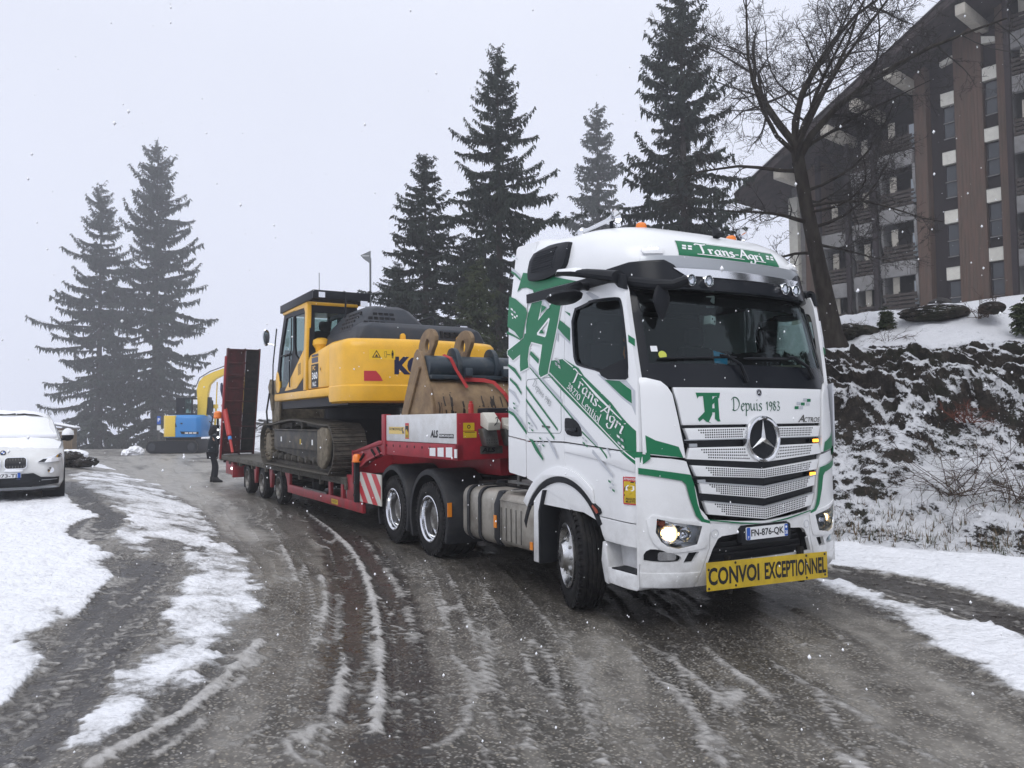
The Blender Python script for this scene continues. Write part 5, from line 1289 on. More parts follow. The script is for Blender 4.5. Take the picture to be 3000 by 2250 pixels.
    b = MB(); b.box(11.2, 11.23, .75, 1.22, .12, .66); b.box(11.2, 11.23, -1.22, -.75, .12, .66); b.lathe((5.6, .9, .55), (0, 0, 1), [(-.17, .05), (-.1, .13), (.1, .14), (.12, 0)], 14); b.build('mud_flap', M['black'], T)
    wm = wheel_meshes(.365, .24, .235, 'trailer')
    for x in (7.45, 9.05, 10.65):
        put_wheel(T, wm, (x, HW - .01, .365)); put_wheel(T, wm, (x, -HW + .01, .365), True)
        b = MB(); b.cyl((x, -1.1, .365), (x, 1.1, .365), .07, n=10); b.build('axle', M['dark'], T)
    # two raised ramps
    for s in (1, -1):
        R = MB()
        lean = -.82 / 3.1
        y0, y1 = s * .36, s * 1.30
        F = lambda z: 13.95 + (z - .88) * lean
        def bar(b, y, w, z0=.88, z1=3.98, d=.16): b.prism([(F(z0), z0), (F(z0) + d, z0), (F(z1) + d, z1), (F(z1), z1)], 'y', y - w / 2, y + w / 2)
        b = MB(); bar(b, s * 1.27, .05, d=.20); bar(b, s * .39, .05); bar(b, s * .80, .04, d=.12)
        for k in range(9):
            z = .95 + k * .37
            b.prism([(F(z), z), (F(z) + .10, z), (F(z + .05) + .10, z + .05), (F(z + .05), z + .05)], 'y', s * .40, s * 1.26)
        rp = b.build('ramp', M['trred2'], T, bevel=.006)
        b = MB(); bar(b, s * .59, .36, .92, 3.94, .04); b.build('ramp_grating', M['dark'], rp)
        b = MB(); b.prism([(F(.9) + .045, .90), (F(.9) + .06, .90), (F(3.96) + .06, 3.96), (F(3.96) + .045, 3.96)], 'y', s * .82, s * 1.25); b.build('ramp_plate', M['trred2'], rp)
        b = MB(); bar(b, s * 1.325, .05, .75, 3.75, .12); b.build('ramp_rail', mat('ramp_rail_red', (.30, .03, .035), .5) if s == 1 else M['trred'], rp, bevel=.008)
        b = MB(); p0 = Vector((12.9, s * 1.18, .90)); p1 = Vector((13.75, s * 1.28, 2.35)); pm_ = p0 + (p1 - p0) * .38
        b.tube([pm_, p1], .075, 12); b.tube([p0 + (p1 - p0) * .05, pm_], .04, 10); cy = b.build('ramp_cylinder', M['dkred'], T)
        b = MB(); b.tube([p0 + (p1 - p0) * .30, p0 + (p1 - p0) * .36], .055, 10); b.build('cylinder_collar', M['exblue'], cy)
        b = MB(); b.tube([p1 + Vector((0, 0, .1)), p1 + Vector((-.02, s * .08, .45)), p1 + Vector((.05, s * .06, .62)), p1 + Vector((.1, 0, .4))], .035, 8); b.build('hose', M['navy'], T)
        # rear marker pole with beacon
        b = MB(); b.tube([(13.9, s * 1.42, .9), (13.9, s * 1.42, 1.95)], .03, 8); b.box(13.86, 13.93, s * 1.38, s * 1.46, 1.3, 1.75); pl = b.build('light_pole', M['black'], T)
        b = MB(); b.lathe((13.9, s * 1.42, 1.95), (0, 0, 1), [(0, .11), (.04, .13), (.04, .12), (.18, .11), (.22, .06), (.225, 0)], 18); b.build('beacon', M['orange'], T)
        b = MB(); b.lathe((13.855, s * 1.42, 1.62), (-1, 0, 0), [(0, .03), (.008, .02), (.01, 0)], 10); b.lathe((13.855, s * 1.42, 1.40), (-1, 0, 0), [(0, .035), (.008, .02), (.01, 0)], 10); b.lathe((12.53, s * 1.28, .55), (-1, s, 0), [(0, .04), (.01, 0)], 10); b.build('marker_lamp', M['ledwhite'], pl)
    return T
build_trailer()

def track_loop(L_, r, n, hump=.06):
    """Centre-line points and directions of a crawler track (x, z, angle)."""
    pts = []
    top = 2 * r
    xs = L_ / 2 - r
    bottom = [(-xs + 2 * xs * k / 40, 0.0) for k in range(41)]
    end1 = [(xs + r * sin(pi * k / 24), r - r * cos(pi * k / 24)) for k in range(1, 24)]
    topl = [(xs - 2 * xs * k / 40, top + hump * sin(pi * k / 40) ** 2 * 1.0) for k in range(41)]
    end2 = [(-xs - r * sin(pi * k / 24), r + r * cos(pi * k / 24)) for k in range(1, 24)]
    P = [Vector((a, 0, c)) for a, c in bottom + end1 + topl + end2]
    P.append(P[0].copy())
    d = [0]
    for a, c in zip(P, P[1:]): d.append(d[-1] + (c - a).length)
    tot = d[-1]; out = []
    j = 0
    for k in range(n):
        t = tot * k / n
        while d[j + 1] < t: j += 1
        q = (t - d[j]) / max(1e-9, d[j + 1] - d[j])
        p = P[j].lerp(P[j + 1], q); dr = (P[j + 1] - P[j]).normalized()
        out.append((p, math.atan2(dr.z, dr.x)))
    return out, tot / n, P
def build_excavator():
    E = empty('yellow_excavator', (10.8, .14, .876), .025, 'large yellow crawler excavator chained on the low-loader deck', 'excavator')
    # --- crawlers
    Lt, r, ns = 5.38, .46, 52
    loop, pitch, P = track_loop(Lt, r - .03, ns, .10)
    b = MB(); b.box(-pitch / 2 + .004, pitch / 2 + .012, -.30, .30, -.012, .012)
    for x in (-pitch * .36, 0, pitch * .36): b.box(x - .008, x + .008, -.295, .295, -.034, -.01)
    shoe = b.mesh('track_shoe', M['track'], smooth=0)
    for s in (1, -1):
        yc = s * 1.195
        for p, a in loop:
            o = link('track_shoe', shoe, E)
            o.location = (p.x, yc, p.z + .034)
            o.rotation_euler = (0, -a, 0)
        b = MB()
        ring_o = [(p.x, p.z) for p in P[:-1]]
        sec = []
        for i, p in enumerate(P[:-1]):
            q0, q1 = P[i - 1 if i else -2], P[i + 1]
            d_ = (q1 - q0).normalized(); nn = Vector((-d_.z, 0, d_.x))
            a0 = p + nn * .02; a1 = p + nn * .11
            sec.append([(a0.x, yc - .10, a0.z + .034), (a1.x, yc - .09, a1.z + .034), (a1.x, yc + .09, a1.z + .034), (a0.x, yc + .10, a0.z + .034)])
        sec.append(sec[0])
        b.loft(sec, cap=False); b.build('track_chain', M['track'], E, smooth=0)
        b = MB(); xs = Lt / 2 - r
        b.prism([(-2.25, .30), (-2.05, .16), (1.75, .36), (1.75, .72), (1.55, .80), (-1.75, .80), (-2.1, .84), (-2.3, .78)], 'y', yc - .16, yc + .20)
        tf = b.build('track_frame', M['trackframe'], E, bevel=.02)
        b = MB(); b.box(-1.72, 1.5, yc + s * .19, yc + s * .27, .42, .78) ; b.box(-1.74, 1.52, yc + s * .18, yc + s * .30, .78, .81); b.build('frame_cover', M['trackframe'], tf, bevel=.02)
        b = MB(); b.prism([(-2.36, .64), (-2.28, .28), (-2.02, .10), (-1.72, .16), (-1.70, .80), (-1.95, .86), (-2.3, .84)], 'y', yc + s * .20, yc + s * .29); b.build('idler_guard', M['mud'], tf, bevel=.03)
        for (x, z, nm, mm) in ((-.55, .52, 'frame_label', 'yellowsign'), (.9, .55, 'frame_label', 'plate'), (-1.35, .52, 'frame_label', 'plate')):
            q = MB(); q.box(x - .04, x + .04, yc + s * .27, yc + s * .272, z, z + .10); q.build(nm, M[mm], tf)
        b = MB(); b.lathe((-xs, yc, r + .005), (0, 1, 0), [(-.12, .0), (-.12, .30), (-.06, .37), (.06, .37), (.12, .30), (.12, 0)], 28); b.build('idler_wheel', M['track'], E)
        b = MB(); b.lathe((xs, yc, r + .005), (0, s, 0), [(-.10, .0), (-.10, .34), (.08, .34), (.16, .26), (.22, .25), (.24, .0)], 28)
        for k in range(21):
            a = 2 * pi * k / 21
            b.T = Matrix.Translation((xs, yc + s * .20, r + .005)) @ Matrix.Rotation(a, 4, 'Y'); b.box(-.022, .022, -.03, .03, .30, .365)
        b.T = None
        b.build('sprocket', M['mud'], E)
        for k in range(8):
            x = -1.75 + k * .5
            b = MB(); b.lathe((x, yc, .225), (0, 1, 0), [(-.19, 0), (-.19, .07), (-.16, .10), (-.10, .10), (-.09, .085), (.09, .085), (.10, .10), (.16, .10), (.19, .07), (.23, .06), (.23, 0)], 16); b.build('track_roller', M['track'], E)
        for x in (-.25, .55):
            b = MB(); b.lathe((x, yc, .88), (0, 1, 0), [(-.12, 0), (-.12, .07), (.10, .08), (.16, .07), (.16, 0)], 16); b.build('carrier_roller', M['track'], E)
    b = MB(); b.prism([(-1.1, .45), (1.1, .45), (.9, 1.0), (-.9, 1.0)], 'y', -1.05, 1.05); b.lathe((0, 0, .95), (0, 0, 1), [(0, .80), (.28, .78), (.30, .0)], 36); b.build('undercarriage', M['exdark'], E)
    b = MB(); b.box(.95, 1.15, .75, 1.15, .84, .93); b.box(1.1, 1.2, .95, 1.15, .78, .9); b.build('tow_point', M['exyellow'], E, bevel=.02)
    # --- upper structure (z above the track soles)
    B0, B1 = 1.25, 1.40
    def plan(inset=0.0, xf=1.35):
        pts = []
        hw = 1.485 - inset
        for k in range(13):     # rear bow from the near side round to the far side
            y = hw - .30 - (2 * hw - .60) * k / 12
            pts.append((-3.45 + inset + .22 * (y / hw) ** 2, y))
        near = [(-3.0 + .0, hw), (-3.16 + inset * .5, hw - .05), (-3.24 + inset * .8, hw - .15)]
        far = [(x, -y) for x, y in near][::-1]
        return [(xf, hw)] + near + pts + far + [(xf, -hw)]
    b = MB(); b.prism([(1.5, 1.3), (-2.9, 1.3), (-2.9, -1.3), (1.5, -1.3)], 'z', 1.24, 1.42); b.build('revolving_frame', M['exdark'], E)
    for s in (1, -1):
        b = MB(); b.box(-2.45, 1.42, s * 1.20, s * 1.49, 1.40, 1.56); b.build('side_sill', M['exyellow'], E, bevel=.035)
    def cwring(z, ins, xf): return [(x, y, z) for x, y in plan(ins, xf)]
    xf = -2.38
    b = MB(); b.loft([cwring(1.27, .07, xf), cwring(1.30, .02, xf), cwring(1.42, .0, xf), cwring(1.55, .0, xf), cwring(1.57, .018, xf), cwring(1.60, .018, xf), cwring(2.20, .015, xf), cwring(2.29, .03, xf), cwring(2.345, .08, xf), cwring(2.365, .16, xf)])
    cw = b.build('counterweight', M['exyellow'], E, smooth=40)
    def CW(y, z, o=0.0): return (-3.45 + .018 + .22 * (y / 1.467) ** 2 - o, y, z)
    def lt(bb, tx, ya, yb, z, h, o=.004, bo=.05): letter(bb, tx, CW, (ya, z), (yb - ya, 0), (0, h), o, bo)
    b = MB(); lt(b, 'KOMATSU', .66, -1.02, 1.74, .31, .004, .065); b.build('maker_lettering', M['navy'], cw)
    b = MB(); patch(b, rrect(.845, 1.08, 1.99, 2.165, .006), CW, .004, cell=.06); patch(b, rrect(.645, .84, 1.99, 2.165, .006), CW, .004, cell=.06); ws = b.build('warning_sticker', mat('sticker_yellow', (.85, .52, .02), .45), cw)
    b = MB()
    tri = [(.96 + .085 * cos(radians(90 + 120 * k)), 2.065 + .085 * sin(radians(90 + 120 * k))) for k in range(3)]; tri2 = [(.96 + .06 * cos(radians(90 + 120 * k)), 2.065 + .06 * sin(radians(90 + 120 * k))) for k in range(3)]
    patch(b, tri, CW, .006, holes=[tri2]); patch(b, [(.985, 2.04), (.93, 2.04), (.945, 2.06), (.96, 2.085), (.975, 2.06)], CW, .006)
    patch(b, rrect(.79, .825, 2.03, 2.13, .002), CW, .006, holes=[rrect(.795, .82, 2.035, 2.125, .002)]); patch(b, [(.785, 2.07), (.73, 2.07), (.73, 2.08), (.785, 2.08)], CW, .006); patch(b, ngon(.69, 2.135, .013, 10), CW, .006); patch(b, rrect(.672, .708, 2.06, 2.118, .006), CW, .006); patch(b, [(.703, 2.06), (.692, 2.06), (.692, 2.015), (.703, 2.015)], CW, .006); patch(b, [(.688, 2.06), (.677, 2.06), (.677, 2.015), (.688, 2.015)], CW, .006)
    b.build('sticker_print', M['ink'], ws)
    b = MB(); patch(b, [(1.165, 1.63), (.855, 1.63), (.90, 1.72), (.97, 1.80), (1.165, 1.80)], CW, .006, cell=.06); b.build('rear_reflector', M['signred'], cw)
    for y in (.35, -.75):
        b = MB(); b.prism([(y - .05, 2.36), (y + .05, 2.36), (y + .045, 2.46), (y + .02, 2.49), (y - .02, 2.49), (y - .045, 2.46)], 'x', -3.05, -2.99); b.build('lifting_eye', M['exyellow'], cw, bevel=.01)
    # near side door panel with stripes
    b = MB()
    for s in (1, -1):
        b = MB(); b.loft([[(-2.375, s * 1.473, z0), (-1.12, s * 1.473, z0), (-1.12, s * 1.0, z0), (-2.375, s * 1.0, z0)] for z0 in (1.57,)] + [[(-2.375, s * 1.473, 2.18), (-1.10, s * 1.473, 2.10), (-1.10, s * 1.0, 2.10), (-2.375, s * 1.0, 2.18)], [(-2.375, s * 1.41, 2.35), (-1.10, s * 1.43, 2.22), (-1.10, s * 1.0, 2.22), (-2.375, s * 1.0, 2.35)], [(-2.375, s * 1.25, 2.40), (-1.10, s * 1.36, 2.25), (-1.10, s * 1.0, 2.25), (-2.375, s * 1.0, 2.40)]])
        sd = b.build('side_door', M['exyellow'], E, bevel=.02)
        SD = (lambda x, z, o=0.0: (x, 1.473 + o, z)) if s == 1 else (lambda x, z, o=0.0: (x, -1.473 - o, z))
        sg = -1 if s == 1 else 1
        b = MB(); patch(b, rrect(-1.76, -1.32, 1.58, 2.02, .01), SD, .003, .0); np_ = b.build('model_plate', M['exdark'], sd)
        for z0, z1 in ((2.045, 2.14), (2.16, 2.20)):
            q = MB(); patch(q, [(-1.35, z0), (-1.74, z0), (-1.74, z1), (-1.34, z1)], SD, .003, .0); q.build('side_stripe', M['navy'], sd)
        def l2(bb, tx, xc, z, w, h): letter(bb, tx, SD, (xc - sg * w / 2, z), (sg * w, 0), (0, h), .0045, .03)
        q = MB(); l2(q, 'PC', -1.49, 1.905, .17, .085); q.build('model_lettering', M['exyellow'], np_)
        q = MB(); l2(q, '360', -1.54, 1.74, .34, .13); l2(q, 'NLC', -1.52, 1.61, .22, .085); q.build('model_lettering', M['lwhite'], np_)
        q = MB(); patch(q, rrect(-1.93, -1.86, 1.86, 1.95, .01), SD, .006, .0); q.build('door_latch', M['exyellow'], sd, bevel=.004)
        q = MB(); patch(q, rrect(-1.915, -1.875, 1.88, 1.93, .006), SD, .007, .0); q.build('latch_pocket', M['exdark'], sd)
    # dark engine hood with louvres
    def hoodring(z, x0, x1, y0, y1, c): return [(x0 + c, y0, z), (x1 - c, y0, z), (x1, y0 + c, z), (x1, y1 - c, z), (x1 - c, y1, z), (x0 + c, y1, z), (x0, y1 - c, z), (x0, y0 + c, z)]
    b = MB(); b.loft([hoodring(2.28, -3.0, -1.05, -1.32, 1.18, .05), hoodring(2.42, -3.0, -1.05, -1.32, 1.18, .05), hoodring(2.60, -2.95, -1.10, -1.28, 1.12, .10), hoodring(2.69, -2.85, -1.2, -1.2, 1.0, .15)]); hd = b.build('engine_hood', M['exgrey'], E, bevel=.03, smooth=40)
    b = MB(); b.loft([hoodring(2.40, -2.80, -1.08, -.34, 1.16, .10), hoodring(2.70, -2.72, -1.10, -.26, 1.08, .14), hoodring(2.97, -2.55, -1.25, -.06, .86, .16), hoodring(3.04, -2.45, -1.35, .06, .74, .16)]); hp = b.build('hood_hump', M['exgrey'], hd, bevel=.04, smooth=50)
    def louvre(*q): o = MB(); o.box(*q); o.build('hood_louvre', M['ink'], hd, smooth=0)
    # louvre openings set into the hood flanks and top
    def hx(z): return -2.80 + .08 * (z - 2.40) / .30 if z < 2.70 else -2.72 + .17 * (z - 2.70) / .27
    def hy(z): return 1.16 - .08 * (z - 2.40) / .30 if z < 2.70 else 1.08 - .22 * (z - 2.70) / .27
    for r_ in range(5):
        for c_ in range(6):
            z = 2.50 + r_ * .085; y = .92 - c_ * .105
            if y > hy(z) - .16 or (r_ == 2 and c_ > 3): continue
            x = hx(z + .025)
            louvre(x - .012, x + .012, y - .037, y + .037, z, z + .05)
    for r_ in range(6):
        for c_ in range(5):
            z = 2.46 + r_ * .08; x = -2.5 + c_ * .14; y = hy(z + .02)
            louvre(x - .05, x + .05, y - .012, y + .012, z, z + .045)
    for c_ in range(3):
        for r_ in range(2):
            y = -.52 - c_ * .10; z = 2.46 + r_ * .06
            louvre(-3.012, -2.965, y - .04, y + .04, z, z + .04)
    for y in (-.42, -.92): louvre(-3.005, -2.96, y - .025, y + .025, 2.44, 2.57)
    b = MB(); b.tube([(-1.75, .35, 2.86), (-1.75, .35, 2.98), (-1.78, .33, 3.02)], .12, 16); b.build('exhaust', M['ink'], hd)
    b = MB()
    for y in (-.35, -.75): b.tube([(-1.2, y, 2.6), (-1.2, y, 2.9), (-1.35, y, 2.98), (-1.9, y, 2.98), (-2.0, y, 2.9), (-2.0, y, 2.6)], .022, 7)
    b.build('hand_rail', M['exdark'], E)
    b = MB(); b.tube([(-1.9, -1.3, 2.3), (-1.9, -1.36, 2.72)], .02, 6); b.box(-2.02, -1.88, -1.47, -1.27, 2.68, 2.84); wl = b.build('work_lamp', M['exdark'], E, bevel=.01)
    b = MB(); b.box(-2.026, -2.02, -1.45, -1.29, 2.70, 2.82); b.build('lamp_glass', M['reflector'], wl)
    b = MB(); b.lathe((-1.12, 1.22, 2.25), (0, 0, 1), [(0, .10), (.10, .12), (.17, .17), (.26, .16), (.30, .08), (.31, 0)], 18); b.build('mirror_pod', M['exyellow'], E)
    # --- cab
    cx0, cx1, cz0, cz1 = -1.05, .98, 1.42, 3.22
    SY = lambda x, z, o=0.0: (x, 1.47 + o, z)
    prof = [(-.98, 1.55), (1.30, 1.55), (1.30, 1.85), (1.05, 2.5), (.66, 3.20), (-1.08, 3.20), (-1.10, 3.10), (-.98, 2.2)]
    # frame: side wall with openings, both sides
    w1 = [(.02, 2.34), (-.02, 2.45), (.0, 3.10), (.50, 3.10), (.92, 2.42), (1.05, 2.05), (1.02, 1.68), (.36, 1.68)]
    wr = [(-.66, 2.22), (-.12, 2.45), (-.12, 3.08), (-.80, 3.06)]
    wr = [(-.74, 2.02), (-.20, 2.30), (-.12, 2.48), (-.10, 3.08), (-.84, 3.06), (-.82, 2.5)]
    for y_, s in ((1.47, 1), (.50, -1)):
        F_ = (lambda x, z, o=0.0: (x, 1.47 + o, z)) if s == 1 else (lambda x, z, o=0.0: (x, .50 - o, z))
        b = MB(); patch(b, prof, F_, .0, -.05, holes=[w1, wr]); cs = b.build('cab_side', M['exdark'], E, bevel=.008)
        for q_ in (w1, wr):
            g = MB(); patch(g, q_, F_, -.02); g.build('cab_window', M['glass'], cs)
        if s == 1:
            g = MB(); patch(g, [(-.82, 1.56), (-1.0, 1.56), (-1.02, 2.2), (-1.12, 3.1), (-1.10, 3.22), (-.86, 3.24), (-.2, 3.24), (-.2, 3.17), (-.86, 3.15), (-.94, 3.05), (-.84, 2.2)], F_, .02, -.06); g.build('cab_pillar', M['exyellow'], cs, bevel=.012)
            g = MB(); patch(g, [(-.82, 1.80), (-.80, 2.28), (.34, 1.66), (.98, 1.60), (1.28, 1.58), (1.28, 2.0), (1.20, 2.0), (1.10, 1.72), (.50, 1.70)], F_, .006, -.02) if False else patch(g, [(-.80, 1.82), (-.80, 2.34), (.60, 1.60), (.30, 1.60), (-.30, 1.62)], F_, .008, -.02); cq = g.build('cab_quarter', M['exyellow'], cs, bevel=.01)
            g = MB(); patch(g, smooth_poly([(1.02, 1.58), (1.32, 1.58), (1.34, 1.9), (1.24, 2.06), (1.10, 1.98), (1.0, 1.75)], 1), F_, .010, -.02); g.build('cab_corner', M['exyellow'], cs, bevel=.01)
            g = MB()
            for k in range(7): patch(g, [(-.62, 1.90 + k * .032), (-.42, 1.87 + k * .032), (-.42, 1.885 + k * .032), (-.62, 1.915 + k * .032)], F_, .010, .0)
            g.build('quarter_louvre', M['exdark'], cq)
            g = MB(); g.tube([F_(.12, 1.66, .03), F_(.12, 2.3, .03), F_(.0, 2.4, .03), F_(-.02, 3.05, .03)], .012, 6); g.tube([F_(.05, 2.34, .02), F_(.95, 2.34, .02)], .014, 6); g.tube([F_(1.42, 1.55, .05), F_(1.40, 2.2, .05), F_(1.1, 2.95, .05)], .014, 6); g.build('grab_bar', M['exdark'], cs)
    b = MB(); RX = lambda y, z, o=0.0: (-1.06 - .02 - o, y, z)
    patch(b, [(.50, 1.56), (1.44, 1.56), (1.44, 3.20), (.50, 3.20)], RX, .0, -.05, holes=[[(.60, 2.35), (1.34, 2.35), (1.34, 3.05), (.60, 3.05)]]); cr = b.build('cab_rear', M['exdark'], E)
    b = MB(); patch(b, [(.59, 2.34), (1.35, 2.34), (1.35, 3.06), (.59, 3.06)], RX, -.02); b.build('cab_window', M['glass'], cr)
    b = MB(); patch(b, [(0, 1.6), (1, 1.6)] + [(1, 3.15), (0, 3.15)], lambda u, v, o: (lerp_table([(1.55, 1.30), (1.85, 1.30), (2.5, 1.05), (3.2, .66)], v) + o, .52 + u * .93, v), -.02, cell=(None, .2)); b.build('cab_window', M['glass'], E)
    b = MB(); b.box(-1.10, .70, .47, 1.50, 3.18, 3.25); b.build('cab_roof', M['exyellow'], E, bevel=.03)
    b = MB(); b.box(-.55, .05, .75, 1.2, 1.95, 2.1); b.box(-.62, -.5, .75, 1.2, 2.05, 2.75); b.box(-.6, -.5, .85, 1.1, 2.75, 2.95); b.build('operator_seat', M['seat'], E, bevel=.05)
    b = MB()
    for y in (.42, 1.50): b.box(-1.55, .80, y - .02, y + .02, 3.24, 3.40)
    for x in (-1.55, .78): b.box(x - .03, x + .03, .42, 1.52, 3.24, 3.40)
    for k in range(9): b.box(-1.45 + k * .27, -1.40 + k * .27, .44, 1.50, 3.33, 3.39)
    b.box(-.9, .5, .5, 1.42, 3.26, 3.36)
    b.tube([(-1.45, .44, 3.24), (-1.45, .44, 2.55), (-1.3, .44, 2.4)], .025, 6); b.tube([(-1.45, .9, 3.26), (-1.5, .9, 3.42), (-1.6, .9, 3.38), (-1.52, .9, 2.5)], .02, 6)
    b.build('roof_guard', M['exdark'], E, bevel=.006)
    b = MB(); b.box(-1.60, -1.56, 1.30, 1.42, 3.26, 3.36); b.box(-1.62, -1.57, .48, .62, 3.14, 3.24); b.build('work_lamp', M['reflector'], E)
    b = MB(); b.tube([(-.9, 1.2, 3.38), (-.9, 1.2, 3.85)], .006, 5); b.build('aerial', M['exdark'], E)
    b = MB(); b.tube([(1.25, 1.5, 2.6), (1.35, 1.66, 2.65)], .015, 6); rm = [[(1.36 + dx, 1.68 + .075 * w_ * cos(2 * pi * k / 14), 2.78 + .19 * w_ * sin(2 * pi * k / 14)) for k in range(14)] for dx, w_ in ((-.03, .9), (-.02, 1), (.03, .95), (.05, .5))]; b.loft(rm); b.build('mirror', M['reflector'], E)
    # bucket folded under the machine's nose
    b = MB()
    for y in (.25, 1.30): b.prism([(1.62, .70), (1.95, .62), (2.12, 1.42), (2.02, 1.86), (1.80, 1.92), (1.48, 1.80)], 'y', y, y + .05)
    b.prism([(2.05, .65), (2.22, 1.42), (2.10, 1.90), (2.04, 1.88), (2.14, 1.42), (1.97, .65)], 'y', .25, 1.36); bk = b.build('folded_bucket', M['mud'], E, bevel=.012)
    b = MB(); b.prism([(1.95, 1.2), (2.28, 1.75), (2.10, 1.92), (1.98, 1.80)], 'y', 1.36, 1.42); b.lathe((2.30, 1.1, .55), (0, 1, 0), [(-.1, 0), (-.1, .28), (.15, .28), (.2, .2), (.2, 0)], 18); b.build('bucket_cutter', M['mud'], bk, bevel=.008)
    b = MB(); b.tube([(2.05, 1.44, 1.6), (2.22, 1.46, 1.2), (2.2, 1.44, .85), (2.05, 1.40, .80)], .02, 7); b.build('hose', M['ink'], E)
    return E
build_excavator()

def build_bucket():
    B = empty('loose_bucket', (5.3, .36, 1.545), 0, 'earth-stained digging bucket with dark cross beam strapped on the trailer neck', 'bucket')
    prof = [(-.62, .02), (-.66, .25), (-.64, .50), (-.52, .76), (-.34, .98), (-.24, 1.16), (-.12, 1.28), (.0, 1.27), (.08, 1.12), (.30, .76), (.52, .40), (.74, .03)]
    prof = [(-.62, .02), (-.67, .22), (-.655, .46), (-.56, .70), (-.42, .90), (-.32, 1.10), (-.22, 1.25), (-.10, 1.30), (-.01, 1.25), (.10, 1.07), (.72, .03)]
    for y, s in ((.80, 1), (-.83, -1)):
        b = MB(); b.prism(prof, 'y', y, y + .05); sp = b.build('side_plate', M['rustbucket'], B, bevel=.01)
        b = MB(); b.prism([(-.27, 1.02), (-.20, 1.05), (.52, .03), (.40, .03)], 'y', y + (.05 if s > 0 else 0), y + (.085 if s > 0 else -.035)); b.build('wear_bar', M['rustbucket'], sp, bevel=.01)
    shell = [(-.55, .02), (-.655, .10), (-.70, .26), (-.69, .46), (-.62, .64), (-.50, .78), (-.36, .88)]
    inner = [(x + .05, z - .01) for x, z in shell]
    def seg(poly_o, poly_i, y0, y1):
        b = MB(); ring = [(p[0], p[1]) for p in poly_o] + [(p[0], p[1]) for p in reversed(poly_i)]
        b.prism(ring, 'y', y0, y1); return b
    b = seg(shell, inner, -.79, .81); sh = b.build('shell', M['rustbucket'], B, smooth=50)
    b = MB(); rnd = random.Random(8)
    def shp(t):
        t = t * (len(shell) - 1); i = min(int(t), len(shell) - 2); f = t - i
        return (shell[i][0] * (1 - f) + shell[i + 1][0] * f - .003, shell[i][1] * (1 - f) + shell[i + 1][1] * f)
    for k in range(46):
        y = -.75 + 1.5 * rnd.random(); t0 = rnd.uniform(.0, .15); t1 = rnd.uniform(.35, .72); w_ = rnd.uniform(.004, .011)
        vs = []; n = 8; yy = y
        for i in range(n + 1):
            p = shp(t0 + (t1 - t0) * i / n); yy += rnd.uniform(-.008, .008); ww = w_ * (1 if i > 1 else .6) * rnd.uniform(.7, 1.3)
            vs += [(p[0], yy - ww, p[1]), (p[0], yy + ww, p[1])]
        b.add(vs, [(2 * i, 2 * i + 1, 2 * i + 3, 2 * i + 2) for i in range(n)])
    b.build('rust_streak', M['wetrust'], sh, fix=False, kind='stuff')
    b = MB(); c = [(-.28 + .19 * cos(a) * (1 if cos(a) < .3 else .8), 1.03 + .17 * sin(a)) for a in [2 * pi * k / 20 for k in range(20)]]
    b.prism(c, 'y', -.78, .80); b.box(-.50, -.34, -.78, .80, .86, .92); bm = b.build('cross_beam', M['coupler'], B, bevel=.008, smooth=40)
    b = MB(); b.box(-.472, -.468, -.55, -.35, .99, 1.06); b.build('beam_label', M['plate'], bm)
    for y in (.36, -.24):
        b = MB(); e = smooth_poly([(-.45, .84), (-.52, 1.02), (-.46, 1.22), (-.32, 1.33), (-.14, 1.30), (-.08, 1.12), (-.14, .86)], 2); b.prism(e, 'y', y - .035, y + .035); b.lathe((-.40, y - .09, 1.03), (0, 1, 0), [(-.02, 0), (-.02, .06), (.10, .06), (.10, 0)], 14); b.prism([(-.60, .90), (-.52, .88), (-.50, 1.0), (-.58, 1.02)], 'y', y - .16, y - .05); b.build('mounting_ear', M['coupler'], B, bevel=.012)
    for y in (.62, .05):
        slot = [(-.02, 1.34), (-.04, 1.24), (.02, 1.22), (.05, 1.36), (.02, 1.44)]
        e = smooth_poly([(.14, 1.20), (.10, 1.42), (.0, 1.53), (-.12, 1.54), (-.20, 1.46), (-.20, 1.36), (-.12, 1.24), (-.10, 1.12)], 1)
        b = MB(); patch(b, e, lambda u, v, o, y=y: (.0 + (u + .05) * 1.9, y + o, 1.2 + (v - 1.2) * 1.2), .03, -.03, holes=[smooth_poly([(-.10, 1.30), (-.03, 1.24), (.0, 1.32), (-.03, 1.42), (-.08, 1.42)], 1)]); b.build('hook_ear', M['rustbucket'], B, bevel=.006)
    # lashing straps belong to the load: each lies on the bucket
    def strap(name, pts, w, label):
        pts = [Vector(p) for p in pts]; b = MB(); vs = []
        for i, p in enumerate(pts):
            d = (pts[min(i + 1, len(pts) - 1)] - pts[max(i - 1, 0)]).normalized()
            sd = d.cross(Vector((-1, 0, .3))).normalized() * w / 2
            vs += [p - sd, p + sd]
        n = len(pts)
        b.add(vs, [(2 * i, 2 * i + 1, 2 * i + 3, 2 * i + 2) for i in range(n - 1)])
        o = b.build(name, M['strap'], None, smooth=0)
        m_ = Vector(pts[0]); return tag(o, label, 'strap', 'lashing straps over the loose bucket')
    o = (5.3, .36, 1.545)
    g = lambda x, y, z: (o[0] + x, o[1] + y, o[2] + z)
    strap('lashing_strap', [g(-.28, .52, 1.22), g(-.44, .48, 1.16), g(-.49, .42, 1.0), g(-.53, .36, .88), g(-.60, .30, .74)], .05, 'red strap crossing the dark beam by the left ear of the loose bucket')
    strap('lashing_strap', [g(-.52, .30, .86), g(-.53, .0, .85), g(-.56, -.14, .82), g(-.66, -.26, .66), g(-.73, -.38, .42), g(-.74, -.52, .12)], .06, 'long red strap running down the bucket shell to the lower right')
    return B
build_bucket()
